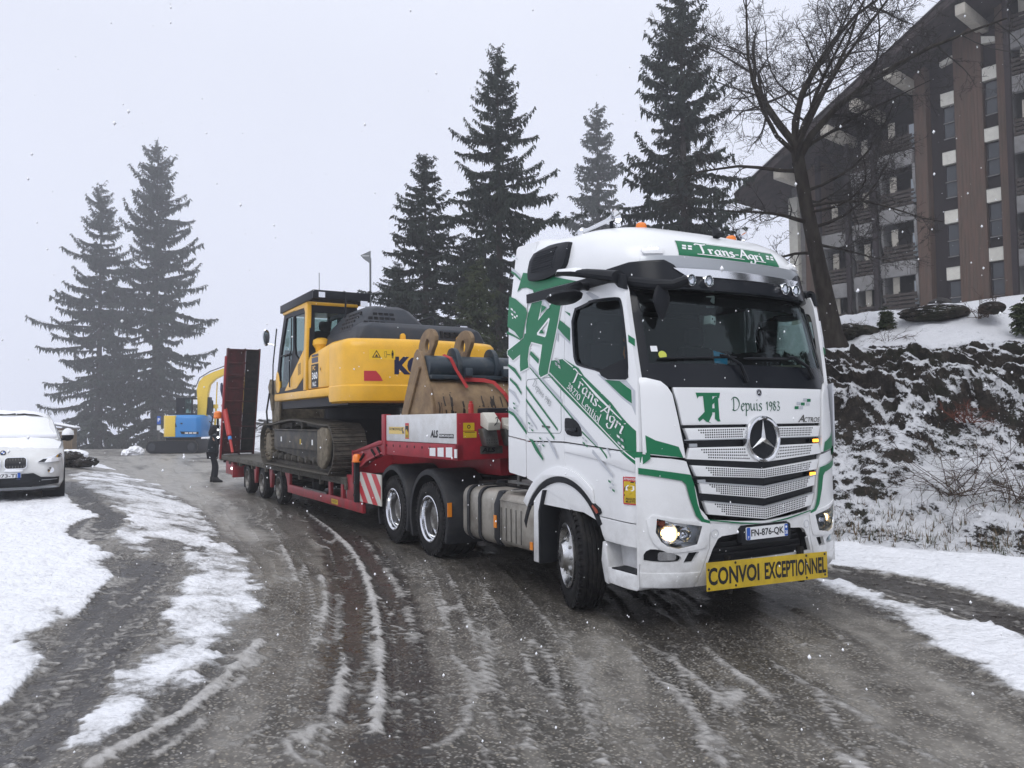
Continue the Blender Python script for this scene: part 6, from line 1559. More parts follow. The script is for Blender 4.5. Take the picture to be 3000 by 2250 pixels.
# ---------------------------------------------------------------- land heights
def sstep(a, b, x):
    t = np.clip((x - a) / (b - a), 0.0, 1.0)
    return t * t * (3 - 2 * t)
def ground_h(x, y):
    """Height of the road and the parking ground; flat on the carriageway, rising to the left."""
    x = np.asarray(x, float); y = np.asarray(y, float)
    h = sstep(2.4, 5.6, y - 0.02 * np.maximum(x - 14, 0)) * (0.18 + 0.34 * sstep(1.5, 9.0, x))
    return h * (1 - .9 * sstep(22, 60, x)) - 1.9 * sstep(54, 105, x)
SNOW_AREAS = [[(15.12, 8.82), (13.06, 6.68), (11.71, 5.57), (10.09, 5.36), (9.13, 5.11), (8.8, 4.93), (7.46, 5.12), (6.23, 5.21), (5.28, 5.16), (4.66, 5.08), (4.02, 5.08), (3.62, 5.17), (2.93, 5.15), (2.78, 5.31), (2.61, 5.4), (2.8, 5.51), (2.48, 5.65), (2.15, 5.68), (1.77, 5.62), (1.37, 5.66), (0.97, 5.55), (0.7, 5.59), (0.37, 5.67), (0.06, 5.74), (-0.51, 6.14)], [(18.16, 5.56), (20.88, 4.93), (21.71, 4.07), (18.98, 3.42), (14.19, 3.4), (11.2, 3.29), (8.81, 3.36), (6.82, 3.52), (6.06, 3.89), (5.49, 4.17), (6.15, 4.24), (6.32, 4.46), (5.2, 4.72), (5.52, 4.87), (6.26, 4.94), (8.48, 4.83), (10.29, 5.0), (13.31, 5.24)], [(5.49, 4.17), (6.82, 3.52), (4.92, 3.5), (3.31, 3.69), (2.52, 3.87), (1.47, 4.29), (0.86, 4.53), (0.22, 4.85), (-0.14, 5.09), (-0.43, 5.28), (-0.57, 5.5), (-0.76, 5.72), (-0.5, 5.62), (-0.16, 5.46), (0.07, 5.44), (0.48, 5.34), (0.93, 5.21), (1.25, 4.87), (1.74, 4.76), (2.2, 4.79), (2.8, 4.61), (3.26, 4.43), (4.28, 4.35)], [(2.16, 5.37), (2.17, 5.26), (2.02, 5.19), (1.65, 5.16), (1.57, 5.24), (1.84, 5.33)], [(1.48, -2.61), (1.02, -2.78), (0.52, -2.9), (-0.24, -2.72), (-0.92, -2.39), (-2.42, -1.71), (0.49, -9.94), (4.21, -5.84)], [(1.06, -1.78), (0.96, -2.02), (0.42, -1.97), (-0.44, -1.68), (-1.04, -1.6), (-1.36, -1.55), (-2.77, -0.96), (-3.19, 0.26), (-2.09, -0.12), (-1.93, -0.19), (-1.37, -0.53), (-0.75, -0.82), (-0.02, -1.13), (0.59, -1.4)]]
ICE_AREAS = [[(6.82, 3.52), (4.92, 3.5), (3.3, 3.67), (2.37, 3.88), (1.35, 4.3), (0.77, 4.54), (0.39, 4.76), (0.08, 4.95), (1.61, 4.56), (3.89, 4.18)], [(19.06, 5.66), (34.65, 4.54), (42.5, 0.48), (22.01, 1.65), (12.38, 2.32), (7.86, 2.6), (5.88, 3.29), (8.81, 3.36), (14.19, 3.4), (21.71, 4.07)]]
RIDGES = [([(18.58, 0.78), (14.39, 0.87), (10.59, 1.36), (7.83, 1.65), (6.07, 1.91), (4.35, 2.28), (2.84, 2.68), (1.5, 3.1), (0.74, 3.35), (-0.03, 3.63), (-0.56, 3.84), (-0.78, 3.94)], 0.085, 1.0), ([(8.93, 1.17), (6.91, 1.43), (4.42, 1.99), (3.02, 2.32), (2.12, 2.58), (1.39, 2.83), (0.65, 3.1)], 0.14, 0.55), ([(4.37, 1.03), (3.54, 1.21), (2.52, 1.53), (1.53, 1.87), (0.72, 2.17), (0.09, 2.43), (-0.33, 2.61), (-0.62, 2.78)], 0.07, 0.6), ([(4.27, 0.65), (3.42, 0.83), (2.33, 1.22), (1.47, 1.52), (0.78, 1.77), (0.3, 1.95)], 0.09, 0.6), ([(5.94, 1.15), (5.06, 1.14), (4.25, 1.3), (3.02, 1.68), (1.84, 2.12), (0.9, 2.46), (0.06, 2.81), (-0.44, 3.02), (-0.98, 3.25), (-1.43, 3.45)], 0.1, 0.6), ([(0.39, 1.45), (-0.16, 2.02), (-0.58, 2.38), (-0.96, 2.63), (-1.32, 2.81), (-1.64, 2.95)], 0.08, 0.5), ([(0.39, 1.45), (-0.11, 1.62), (-0.64, 1.81), (-1.04, 1.93)], 0.07, 0.6), ([(-0.34, 2.03), (-0.71, 2.16), (-1.21, 2.36), (-1.69, 2.49)], 0.08, 0.4), ([(0.69, 1.63), (0.37, 1.88), (0.09, 2.12), (0.25, 2.29)], 0.06, 0.5), ([(4.24, 2.86), (3.34, 3.04), (2.61, 3.24), (1.88, 3.48), (1.22, 3.71)], 0.1, 0.7), ([(0.91, 3.57), (0.37, 3.75), (-0.11, 3.94), (-0.48, 4.09), (-0.58, 4.2), (-0.79, 4.36)], 0.1, 0.75), ([(0.6, 2.85), (0.1, 2.9), (-0.34, 3.07), (-0.74, 3.34), (-0.99, 3.52), (-1.04, 3.67), (-0.95, 3.69)], 0.12, 0.55), ([(6.73, 2.74), (4.97, 3.01), (3.8, 3.25)], 0.1, 0.7), ([(1.48, 4.08), (0.85, 4.33), (0.33, 4.61), (-0.08, 4.83), (-0.32, 5.02), (-0.56, 5.24), (-0.7, 5.35)], 0.11, 0.85), ([(1.02, 4.17), (0.25, 4.5), (-0.3, 4.78), (-0.56, 4.95), (-0.73, 5.1)], 0.11, 0.6), ([(-0.48, 4.47), (-0.7, 4.68), (-0.85, 4.83), (-0.98, 4.97)], 0.1, 0.55), ([(-0.47, 4.15), (-0.6, 4.33), (-0.8, 4.43), (-1.03, 4.39)], 0.09, 0.6), ([(11.87, 3.06), (8.45, 3.17), (5.86, 3.35), (3.93, 3.56), (2.94, 3.75)], 0.07, 0.45), ([(9.65, 2.21), (6.7, 2.57), (4.54, 2.95), (2.87, 3.3), (1.7, 3.61)], 0.06, 0.35), ([(0.95, 0.57), (0.19, 0.82), (-0.31, 1.04), (-0.85, 1.26), (-1.19, 1.37), (-1.6, 1.56), (-1.83, 1.63), (-2.11, 1.75), (-2.27, 1.82), (-2.5, 1.91)], 0.1, 0.7), ([(0.6, 0.25), (0.18, 0.38), (-0.47, 0.7), (-0.9, 0.89), (-1.24, 1.02), (-1.59, 1.12), (-1.92, 1.23), (-2.22, 1.35), (-2.57, 1.45)], 0.08, 0.55), ([(-0.5, 1.76), (-0.96, 1.94), (-1.33, 2.06), (-1.62, 2.18), (-1.95, 2.3)], 0.08, 0.5), ([(0.22, -0.0), (-0.3, 0.22), (-0.77, 0.46), (-1.03, 0.59)], 0.08, 0.4), ([(0.27, -0.66), (-0.45, -0.33), (-1.0, 0.07), (-1.43, 0.37), (-1.81, 0.58)], 0.06, 0.4), ([(-0.68, -0.21), (-1.02, -0.21), (-1.46, 0.03), (-1.83, 0.24), (-2.06, 0.34), (-2.45, 0.58)], 0.08, 0.4), ([(1.05, 1.1), (0.25, 1.32), (-0.29, 1.42), (-0.88, 1.62), (-1.25, 1.76), (-1.63, 1.92)], 0.1, 0.6), ([(0.31, -1.84), (-0.15, -1.72), (-0.75, -1.57), (-1.42, -1.42)], 0.03, 0.8)]
DARK_TRACKS = [([(20.66, 0.37), (14.73, 0.62), (9.63, 1.35), (6.62, 1.9), (4.66, 2.36), (2.91, 2.84), (1.54, 3.23), (0.57, 3.54), (-0.31, 3.85)], 0.3), ([(11.06, 1.02), (7.39, 1.5), (4.71, 2.0), (2.75, 2.5), (1.43, 2.93), (0.48, 3.29), (-0.38, 3.63), (-1.21, 3.97)], 0.26), ([(1.25, -2.39), (0.72, -2.4), (0.04, -2.28), (-0.8, -2.01), (-1.56, -1.64)], 0.34), ([(4.66, 4.67), (3.72, 4.85), (2.69, 5.07), (1.85, 5.21), (1.11, 5.37), (0.43, 5.52), (-0.06, 5.64), (-0.38, 5.75)], 0.42), ([(6.23, 5.21), (7.1, 5.17), (7.51, 4.97)], 0.3), ([(15.14, 5.61), (9.11, 5.14), (7.95, 4.9)], 0.25)]
# ---------------------------------------------------------------- ground sheet with snow, slush ridges and wet tracks
def vnoise(x, y, s, seed=0, octv=4):
    """Value noise on arrays (no image, no library)."""
    rs = np.random.RandomState(seed)
    tot = np.zeros_like(x, dtype=float); amp = 1.0; nrm = 0
    for o in range(octv):
        G = rs.rand(256, 256)
        fx = x * s * 2 ** o + 31.7 * o + 500; fy = y * s * 2 ** o + 17.3 * o + 500
        ix = np.floor(fx).astype(int); iy = np.floor(fy).astype(int)
        tx = fx - ix; ty = fy - iy
        tx = tx * tx * (3 - 2 * tx); ty = ty * ty * (3 - 2 * ty)
        a = G[ix % 256, iy % 256]; b = G[(ix + 1) % 256, iy % 256]; c = G[ix % 256, (iy + 1) % 256]; d = G[(ix + 1) % 256, (iy + 1) % 256]
        tot += amp * ((a * (1 - tx) + b * tx) * (1 - ty) + (c * (1 - tx) + d * tx) * ty); nrm += amp; amp *= 0.55
    return tot / nrm
def dist_line(X, Y, pts):
    D = np.full(X.shape, 1e9); Tt = np.zeros(X.shape)
    P = np.array(pts, float)
    # smooth the traced line
    for _ in range(2):
        Q = [P[0]]
        for a, b in zip(P, P[1:]): Q += [a * .75 + b * .25, a * .25 + b * .75]
        Q.append(P[-1]); P = np.array(Q)
    n = len(P) - 1
    for i in range(n):
        a = P[i]; b = P[i + 1]; d = b - a; l2 = d @ d
        if l2 < 1e-9: continue
        t = np.clip(((X - a[0]) * d[0] + (Y - a[1]) * d[1]) / l2, 0, 1)
        q = np.hypot(X - a[0] - t * d[0], Y - a[1] - t * d[1])
        m = q < D
        D = np.where(m, q, D); Tt = np.where(m, (i + t) / n, Tt)
    return D, Tt
def inside(X, Y, poly):
    r = np.zeros(X.shape, bool)
    n = len(poly)
    for i in range(n):
        (x1, y1), (x2, y2) = poly[i], poly[(i + 1) % n]
        c = ((y1 > Y) != (y2 > Y))
        with np.errstate(divide='ignore', invalid='ignore'):
            xi = (x2 - x1) * (Y - y1) / (y2 - y1 + 1e-12) + x1
        r ^= c & (X < xi)
    return r
def sdist(X, Y, poly):
    d = np.full(X.shape, 1e9)
    n = len(poly)
    for i in range(n):
        a = np.array(poly[i]); b = np.array(poly[(i + 1) % n]); e = b - a; l2 = e @ e + 1e-12
        t = np.clip(((X - a[0]) * e[0] + (Y - a[1]) * e[1]) / l2, 0, 1)
        d = np.minimum(d, np.hypot(X - a[0] - t * e[0], Y - a[1] - t * e[1]))
    return np.where(inside(X, Y, poly), d, -d)
def bank_base(x):
    x = np.asarray(x, float)
    y1 = -4.25 + 0.375 * (x - 2.3)
    y2 = -4.0 - 0.010 * (x - 4)
    k = sstep(0.5, 5.0, x)
    return y1 * (1 - k) + y2 * k
def ground_material():
    m, nt, b = _nodes('road_surface')
    tc = N(nt, 'ShaderNodeTexCoord')
    def attr(n):
        a = N(nt, 'ShaderNodeAttribute', attribute_name=n); return a.outputs['Fac']
    def noise_(s, d=6.0, r=.6, st=None):
        n = N(nt, 'ShaderNodeTexNoise', i_Scale=s, i_Detail=d, i_Roughness=r)
        if st:
            mp = N(nt, 'ShaderNodeMapping'); mp.inputs['Scale'].default_value = st; mp.inputs['Rotation'].default_value = (0, 0, radians(-20)); L(nt, tc.outputs['Object'], mp.inputs[0]); L(nt, mp.outputs[0], n.inputs['Vector'])
        else: L(nt, tc.outputs['Object'], n.inputs['Vector'])
        return n.outputs['Fac']
    def rng(v, a, b_, c=0.0, d=1.0):
        n = N(nt, 'ShaderNodeMapRange'); L(nt, v, n.inputs[0])
        for i, q in enumerate((a, b_, c, d)): n.inputs[i + 1].default_value = q
        return n.outputs[0]
    def mth(op, a, b_=None, clamp=False):
        n = N(nt, 'ShaderNodeMath', operation=op); n.use_clamp = clamp
        for i, q in enumerate((a, b_)):
            if q is None: continue
            if isinstance(q, (int, float)): n.inputs[i].default_value = q
            else: L(nt, q, n.inputs[i])
        return n.outputs[0]
    def mixc(f, a, b_):
        n = N(nt, 'ShaderNodeMix', data_type='RGBA')
        L(nt, f, n.inputs['Factor'])
        for k, q in (('A', a), ('B', b_)):
            if isinstance(q, tuple): n.inputs[k].default_value = (*q, 1)
            else: L(nt, q, n.inputs[k])
        return n.outputs['Result']
    vo = N(nt, 'ShaderNodeTexVoronoi', i_Scale=48.0); L(nt, tc.outputs['Object'], vo.inputs['Vector'])
    sepc = N(nt, 'ShaderNodeSeparateColor'); L(nt, vo.outputs['Color'], sepc.inputs[0])
    vo2 = N(nt, 'ShaderNodeTexVoronoi', i_Scale=30.0); L(nt, tc.outputs['Object'], vo2.inputs['Vector'])
    sep2 = N(nt, 'ShaderNodeSeparateColor'); L(nt, vo2.outputs['Color'], sep2.inputs[0])
    stone = mth('MAXIMUM', mth('MULTIPLY', rng(sepc.outputs[0], .30, 1.0), rng(vo.outputs['Distance'], .60, .25)), mth('MULTIPLY', rng(sep2.outputs[0], .90, 1.0), rng(vo2.outputs['Distance'], .40, .2)))
    big = noise_(.9, 5.0, .6)
    asph = mixc(rng(big, .35, .65), (.026, .023, .020), (.055, .049, .041))
    hue = mixc(sepc.outputs[1], (.30, .265, .21), (.36, .35, .33))
    asph = mixc(mth('MULTIPLY', stone, rng(noise_(2.2), .3, .6, .45, .95)), asph, hue)
    film = mth('MULTIPLY', rng(noise_(1.3, 8.0, .7, (.45, 1.6, 1)), .38, .62), rng(noise_(14.0, 6.0, .7), .25, .62))
    film = mth('MAXIMUM', mth('MULTIPLY', film, .62), mth('MULTIPLY', rng(attr('ice'), 0, 1), .9))
    drk = attr('dark')
    film = mth('MULTIPLY', film, mth('SUBTRACT', 1.0, mth('MULTIPLY', drk, .85)), True)
    col = mixc(film, asph, (.25, .232, .205))
    brown = mixc(drk, col, (.024, .020, .018))
    col = mixc(mth('MULTIPLY', drk, .78), col, brown)
    vo3 = N(nt, 'ShaderNodeTexVoronoi', i_Scale=16.0, feature='SMOOTH_F1'); vo3.inputs['Smoothness'].default_value = .4
    wob = N(nt, 'ShaderNodeVectorMath', operation='ADD'); nzc = N(nt, 'ShaderNodeTexNoise', i_Scale=9.0, i_Detail=4.0); L(nt, tc.outputs['Object'], nzc.inputs['Vector'])
    wsc = N(nt, 'ShaderNodeVectorMath', operation='SCALE'); L(nt, nzc.outputs['Color'], wsc.inputs[0]); wsc.inputs['Scale'].default_value = .09
    L(nt, tc.outputs['Object'], wob.inputs[0]); L(nt, wsc.outputs[0], wob.inputs[1]); L(nt, wob.outputs[0], vo3.inputs['Vector'])
    lump = rng(vo3.outputs['Distance'], .75, .1)
    ice = mth('MULTIPLY', attr('ice'), rng(noise_(3.0, 7.0, .68), .34, .6))
    col = mixc(mth('MULTIPLY', ice, .85), col, (.43, .42, .40))
    stk = attr('streak')
    ndk = mth('SUBTRACT', 1.0, mth('MULTIPLY', drk, .9))
    col = mixc(mth('MULTIPLY', mth('MULTIPLY', rng(stk, .52, .74), ndk), rng(noise_(6.0, 6.0, .7), .3, .6, .3, .9)), col, (.34, .32, .285))
    col = mixc(mth('MULTIPLY', rng(stk, .46, .26), .75), col, (.030, .027, .024))
    col = mixc(mth('MULTIPLY', mth('MULTIPLY', stone, rng(noise_(1.7, 4.0), .35, .6, .45, .95)), mth('SUBTRACT', 1.0, mth('MULTIPLY', drk, .6))), col, hue)
    # slush: ragged by fine noise
    n_f = noise_(22.0, 7.0, .68); n_m = noise_(4.5, 6.0, .65)
    sl = mth('ADD', attr('slush'), mth('ADD', mth('MULTIPLY', mth('SUBTRACT', n_f, .5), .42), mth('MULTIPLY', mth('SUBTRACT', lump, .55), .26)))
    slm = rng(sl, .30, .60)
    slc = mixc(rng(attr('slush'), .3, 1.0), (.25, .235, .21), (.56, .55, .54))
    slc = mixc(rng(n_m, .4, .65), slc, (.36, .345, .325))
    col = mixc(slm, col, slc)
    # snow: thinner and greyer towards its edges
    sn = mth('ADD', attr('snow'), mth('ADD', mth('MULTIPLY', mth('SUBTRACT', n_m, .5), .85), mth('MULTIPLY', mth('SUBTRACT', n_f, .5), .55)))
    snm = rng(sn, .36, .58)
    snc = mixc(rng(sn, .42, .80), (.40, .395, .39), (.84, .85, .88))
    snc = mixc(mth('MULTIPLY', rng(noise_(60.0, 3.0), .55, .8), .12), snc, (.68, .68, .70))
    col = mixc(snm, col, snc)
    L(nt, col, b.inputs['Base Color'])
    ro = mth('ADD', .36, mth('MULTIPLY', mth('MAXIMUM', snm, mth('MULTIPLY', slm, .6)), .45))
    ro = mth('SUBTRACT', ro, mth('MULTIPLY', drk, .12))
    ro = mth('ADD', ro, mth('MULTIPLY', rng(noise_(7.0), .35, .65), .14))
    L(nt, ro, b.inputs['Roughness'])
    b.inputs['Specular IOR Level'].default_value = .30
    b.inputs['Subsurface Weight'].default_value = 0.0
    h = mth('ADD', mth('MULTIPLY', stone, .25), mth('ADD', mth('MULTIPLY', mth('MAXIMUM', slm, snm), mth('ADD', mth('MULTIPLY', n_f, 1.2), mth('MULTIPLY', lump, 1.3))), mth('MULTIPLY', mth('MAXIMUM', slm, snm), .6)))
    bp = N(nt, 'ShaderNodeBump', i_Strength=.7, i_Distance=.018)
    L(nt, h, bp.inputs['Height']); L(nt, bp.outputs[0], b.inputs['Normal'])
    return m
def axis(parts):
    out = []
    for a, b, n in parts: out += list(np.linspace(a, b, n, endpoint=False))
    return np.array(out + [parts[-1][1]])
def grid_mesh(name, X, Y, Z, attrs, m):
    ny, nx = X.shape
    me = bpy.data.meshes.new(name)
    V = np.stack([X, Y, Z], -1).reshape(-1, 3).astype(np.float32)
    i = np.arange(ny * nx).reshape(ny, nx)
    F = np.stack([i[:-1, :-1], i[:-1, 1:], i[1:, 1:], i[1:, :-1]], -1).reshape(-1, 4)
    me.vertices.add(len(V)); me.vertices.foreach_set('co', V.ravel())
    me.loops.add(F.size); me.loops.foreach_set('vertex_index', F.ravel().astype(np.int32))
    me.polygons.add(len(F)); me.polygons.foreach_set('loop_start', np.arange(0, F.size, 4, dtype=np.int32)); me.polygons.foreach_set('loop_total', np.full(len(F), 4, dtype=np.int32))
    me.update(calc_edges=True); me.validate()
    me.polygons.foreach_set('use_smooth', [True] * len(me.polygons))
    for k, a in attrs.items():
        at = me.attributes.new(k, 'FLOAT', 'POINT'); at.data.foreach_set('value', a.ravel().astype(np.float32))
    me.materials.append(m)
    return me
def build_ground():
    xs = axis([(-90, -12, 26), (-12, -4, 40), (-4, 8, 300), (8, 16, 110), (16, 30, 80), (30, 60, 50), (60, 140, 30)])
    ys = axis([(-90, -14, 22), (-14, -7, 30), (-7, 7.2, 340), (7.2, 12, 40), (12, 90, 30)])
    X, Y = np.meshgrid(xs, ys)
    H = ground_h(X, Y)
    n1 = vnoise(X, Y, 1.6, 1); n2 = vnoise(X, Y, 7.0, 2, 3); n3 = vnoise(X, Y, .35, 3); n4 = vnoise(X, Y, 14.0, 4, 2)
    wob = (n1 - .5) * .45 + (n2 - .5) * .22
    sd = np.full(X.shape, -9.0)
    for p in SNOW_AREAS: sd = np.maximum(sd, sdist(X, Y, p))
    thin = np.maximum(sstep(-.3, .2, sdist(X, Y, SNOW_AREAS[1])), sstep(-.3, .2, sdist(X, Y, SNOW_AREAS[2])))
    # beyond the traced part the verges and the parking ground are white too
    sd = np.maximum(sd, (Y - 6.0) - .02 * np.maximum(0, X - 8)); sd = np.maximum(sd, (-5.0 + .375 * (np.minimum(X, 2.3) - 2.3) - Y) * 1.0 + .9 - np.where(X > 2.5, .5, 0))
    sd = np.where((X > 24) & (np.abs(Y - 1) > 3.2 + (X - 24) * .12), np.maximum(sd, .15), sd)
    sd = np.where(X < -9, np.where(np.abs(Y) > 6, .5, -.5), sd)
    far = sstep(10, 25, X)
    snow = sstep(-.16, .16, sd + wob * (1 - .2 * far))
    snow = snow * (.86 + .28 * (n1 - .5)) * (1 - thin * (.30 - 1.3 * (vnoise(X + Y, Y - X, 1.1, 66, 4) - .46)).clip(0, .42))
    ice = np.zeros(X.shape)
    for p in ICE_AREAS: ice = np.maximum(ice, sstep(-.15, .35, sdist(X, Y, p) + wob))
    ice = np.maximum(ice, far * sstep(.38, .6, vnoise(X, Y, .5, 11)) * .9)
    slush = np.zeros(X.shape); hr = np.zeros(X.shape)
    for k, (p, w, s) in enumerate(RIDGES):
        D, Tt = dist_line(X, Y, p)
        brk = sstep(.25, .5, vnoise(X, Y, 2.0, 40 + k, 2))
        prof = np.exp(-((D + (n4 - .5) * .05) / (w * (.18 + .66 * n2))) ** 2)
        a = min(1.0, s * 1.08) * (1.0 if k == 0 else (.62 + .46 * brk)) * np.minimum(1, np.minimum(Tt, 1 - Tt) * 9 + .3)
        slush = np.maximum(slush, prof * a)
        hr = np.maximum(hr, prof * a * (.010 + .050 * n4))
    # faint film of slush lying everywhere between the wheel marks
    slush = np.maximum(slush, .42 * sstep(.45, .72, vnoise(X * .6 + Y * .25, Y * 1.5, 1.1, 21)) * sstep(.3, .6, n2))
    gx = np.interp(X, [-12, -.8, 0, 1.5, 2.84, 4.35, 6, 7.8, 10.6, 14, 18, 60], [8.0, 3.94, 3.63, 3.1, 2.68, 2.28, 1.9, 1.65, 1.36, .87, .78, -2])
    lane = (Y - gx * (.55 + .45 * sstep(-2, 3, Y)))
    streak = vnoise(lane * 1.0, X * .10, 4.2, 61, 4) * .62 + vnoise(lane, X * .22, 1.4, 62, 3) * .38 + (n2 - .5) * .16
    slush = np.maximum(slush, .50 * sstep(.60, .74, vnoise(lane, X * .07, 5.5, 63, 3) * .8 + n2 * .25))
    # many fine wheel marks that run along the bend
    for sc_, se, th in ((7.0, 71, .90), (4.0, 72, .93), (11.0, 73, .91)):
        ln = 1 - np.abs(2 * vnoise(lane, X * .035 + 3 * se, sc_, se, 1) - 1)
        mk = sstep(th, 1.0, ln) * sstep(.22, .46, vnoise(lane * .3, X * .22, 1.0, se + 20, 3)) * sstep(24, 12, X)
        slush = np.maximum(slush, mk * (.46 + .35 * n4)); hr = np.maximum(hr, mk * .018 * (.4 + n4))
    dark = np.zeros(X.shape)
    slush = np.maximum(slush, .62 * sstep(-.55, -.05, sd) * sstep(.50, .66, n1 * .6 + n2 * .4) * (1 - far))
    for k, (p, w) in enumerate(DARK_TRACKS):
        if k == 3: w = .27
        D, Tt = dist_line(X, Y, p)
        dark = np.maximum(dark, sstep(1.15, .75, D / w + (n2 - .5) * .5))
    # under the lorry: cleared of snow, with the contact shade painted in as dark
    und = sstep(1.9, .9, np.abs(Y - .0 - .025 * np.maximum(X - 5, 0))) * sstep(-.9, .2, X) * sstep(19, 17, X)
    dark = np.maximum(dark, und * .75); slush *= (1 - .65 * und); ice *= (1 - .8 * und); snow *= (1 - und)
    snow = np.where(dark > .4, snow * (1 - .9 * dark) * (1 - 0), snow)
    H = H + hr + snow * (.030 + .05 * (n1 - .4) + .05 * (n2 - .5)) + (n3 - .5) * .02 - dark * .006
    H = np.where((Y < bank_base(X) - .2), H - .1, H)
    me = grid_mesh('road', X, Y, H, dict(snow=snow, slush=slush, dark=dark, ice=ice, streak=streak), ground_material())
    link('road', me, None, kind='structure')
build_ground()

# ---------------------------------------------------------------- rocky bank and hillside
def bank_profile(d, k=0.0):
    """Height above the road at distance d behind the foot of the bank."""
    d = np.asarray(d, float)
    T = [(-1.0, -.5), (0, 0.0), (.5, .22), (1.2, .72), (2.0, 1.28), (2.4, 1.80), (2.8, 2.60), (3.1, 2.92), (4.0, 3.36), (5.0, 3.84), (6.2, 4.06), (9, 4.3), (14, 5.0), (22, 6.2), (30, 6.8), (120, 8)]
    return np.interp(d, [t[0] for t in T], [t[1] for t in T])
def bank_height(x, y):
    """Land height on the hillside at world x, y."""
    u = x
    for _ in range(6):
        d = (float(bank_base(u)) - y) / .936; u = x - .35 * d
    return float(bank_profile(d)) * float(hill_fade(u))
def hill_fade(u): return 1.0 - .35 * sstep(16, 45, np.asarray(u, float))
def rock_material():
    m, nt, b = _nodes('rocky_bank')
    tc = N(nt, 'ShaderNodeTexCoord'); ge = N(nt, 'ShaderNodeNewGeometry')
    sx = N(nt, 'ShaderNodeSeparateXYZ'); L(nt, ge.outputs['Normal'], sx.inputs[0])
    def noise_(s, d=7.0, r=.65, st=(1, 1, 1)):
        mp = N(nt, 'ShaderNodeMapping'); mp.inputs['Scale'].default_value = st; L(nt, tc.outputs['Object'], mp.inputs[0])
        n = N(nt, 'ShaderNodeTexNoise', i_Scale=s, i_Detail=d, i_Roughness=r); L(nt, mp.outputs[0], n.inputs['Vector']); return n.outputs['Fac']
    def mth(op, a, b_):
        n = N(nt, 'ShaderNodeMath', operation=op)
        for i, q in enumerate((a, b_)):
            if isinstance(q, (int, float)): n.inputs[i].default_value = q
            else: L(nt, q, n.inputs[i])
        return n.outputs[0]
    def rng(v, a, b_, c=0.0, d=1.0):
        n = N(nt, 'ShaderNodeMapRange'); L(nt, v, n.inputs[0])
        for i, q in enumerate((a, b_, c, d)): n.inputs[i + 1].default_value = q
        return n.outputs[0]
    def mixc(f, a, b_):
        n = N(nt, 'ShaderNodeMix', data_type='RGBA'); L(nt, f, n.inputs['Factor'])
        for k, q in (('A', a), ('B', b_)):
            if isinstance(q, tuple): n.inputs[k].default_value = (*q, 1)
            else: L(nt, q, n.inputs[k])
        return n.outputs['Result']
    rock = mixc(rng(noise_(2.2), .35, .65), (.016, .014, .013), (.062, .054, .046))
    rock = mixc(rng(noise_(1.1, 4.0), .5, .62), rock, (.030, .033, .022))
    rock = mixc(rng(noise_(9.0), .52, .75), rock, (.115, .095, .078))
    rock = mixc(rng(noise_(30.0, 5.0), .5, .75), rock, (.012, .011, .010))
    at = N(nt, 'ShaderNodeAttribute', attribute_name='snow')
    f = mth('ADD', mth('ADD', mth('MULTIPLY', sx.outputs['Z'], 1.25), mth('ADD', mth('MULTIPLY', mth('SUBTRACT', noise_(7.5, 9.0, .74, (1, 1, 1.5)), .5), 2.1), mth('MULTIPLY', mth('SUBTRACT', noise_(26.0, 6.0, .7), .5), 1.5))), mth('ADD', at.outputs['Fac'], mth('MULTIPLY', mth('SUBTRACT', noise_(1.0, 3.0), .5), .7)))
    msk = rng(f, 1.22, 1.32)
    snow = mixc(rng(f, 1.25, 1.7), (.62, .63, .66), (.84, .85, .88))
    col = mixc(msk, rock, snow)
    L(nt, col, b.inputs['Base Color'])
    L(nt, rng(msk, 0, 1, .75, .7), b.inputs['Roughness'])
    b.inputs['Specular IOR Level'].default_value = .12
    hh = mth('ADD', mth('MULTIPLY', noise_(18.0, 10.0, .75), 1.6), mth('MULTIPLY', msk, .9))
    bp = N(nt, 'ShaderNodeBump', i_Strength=.9, i_Distance=.05); L(nt, hh, bp.inputs['Height']); L(nt, bp.outputs[0], b.inputs['Normal'])
    return m
ROCK = rock_material()
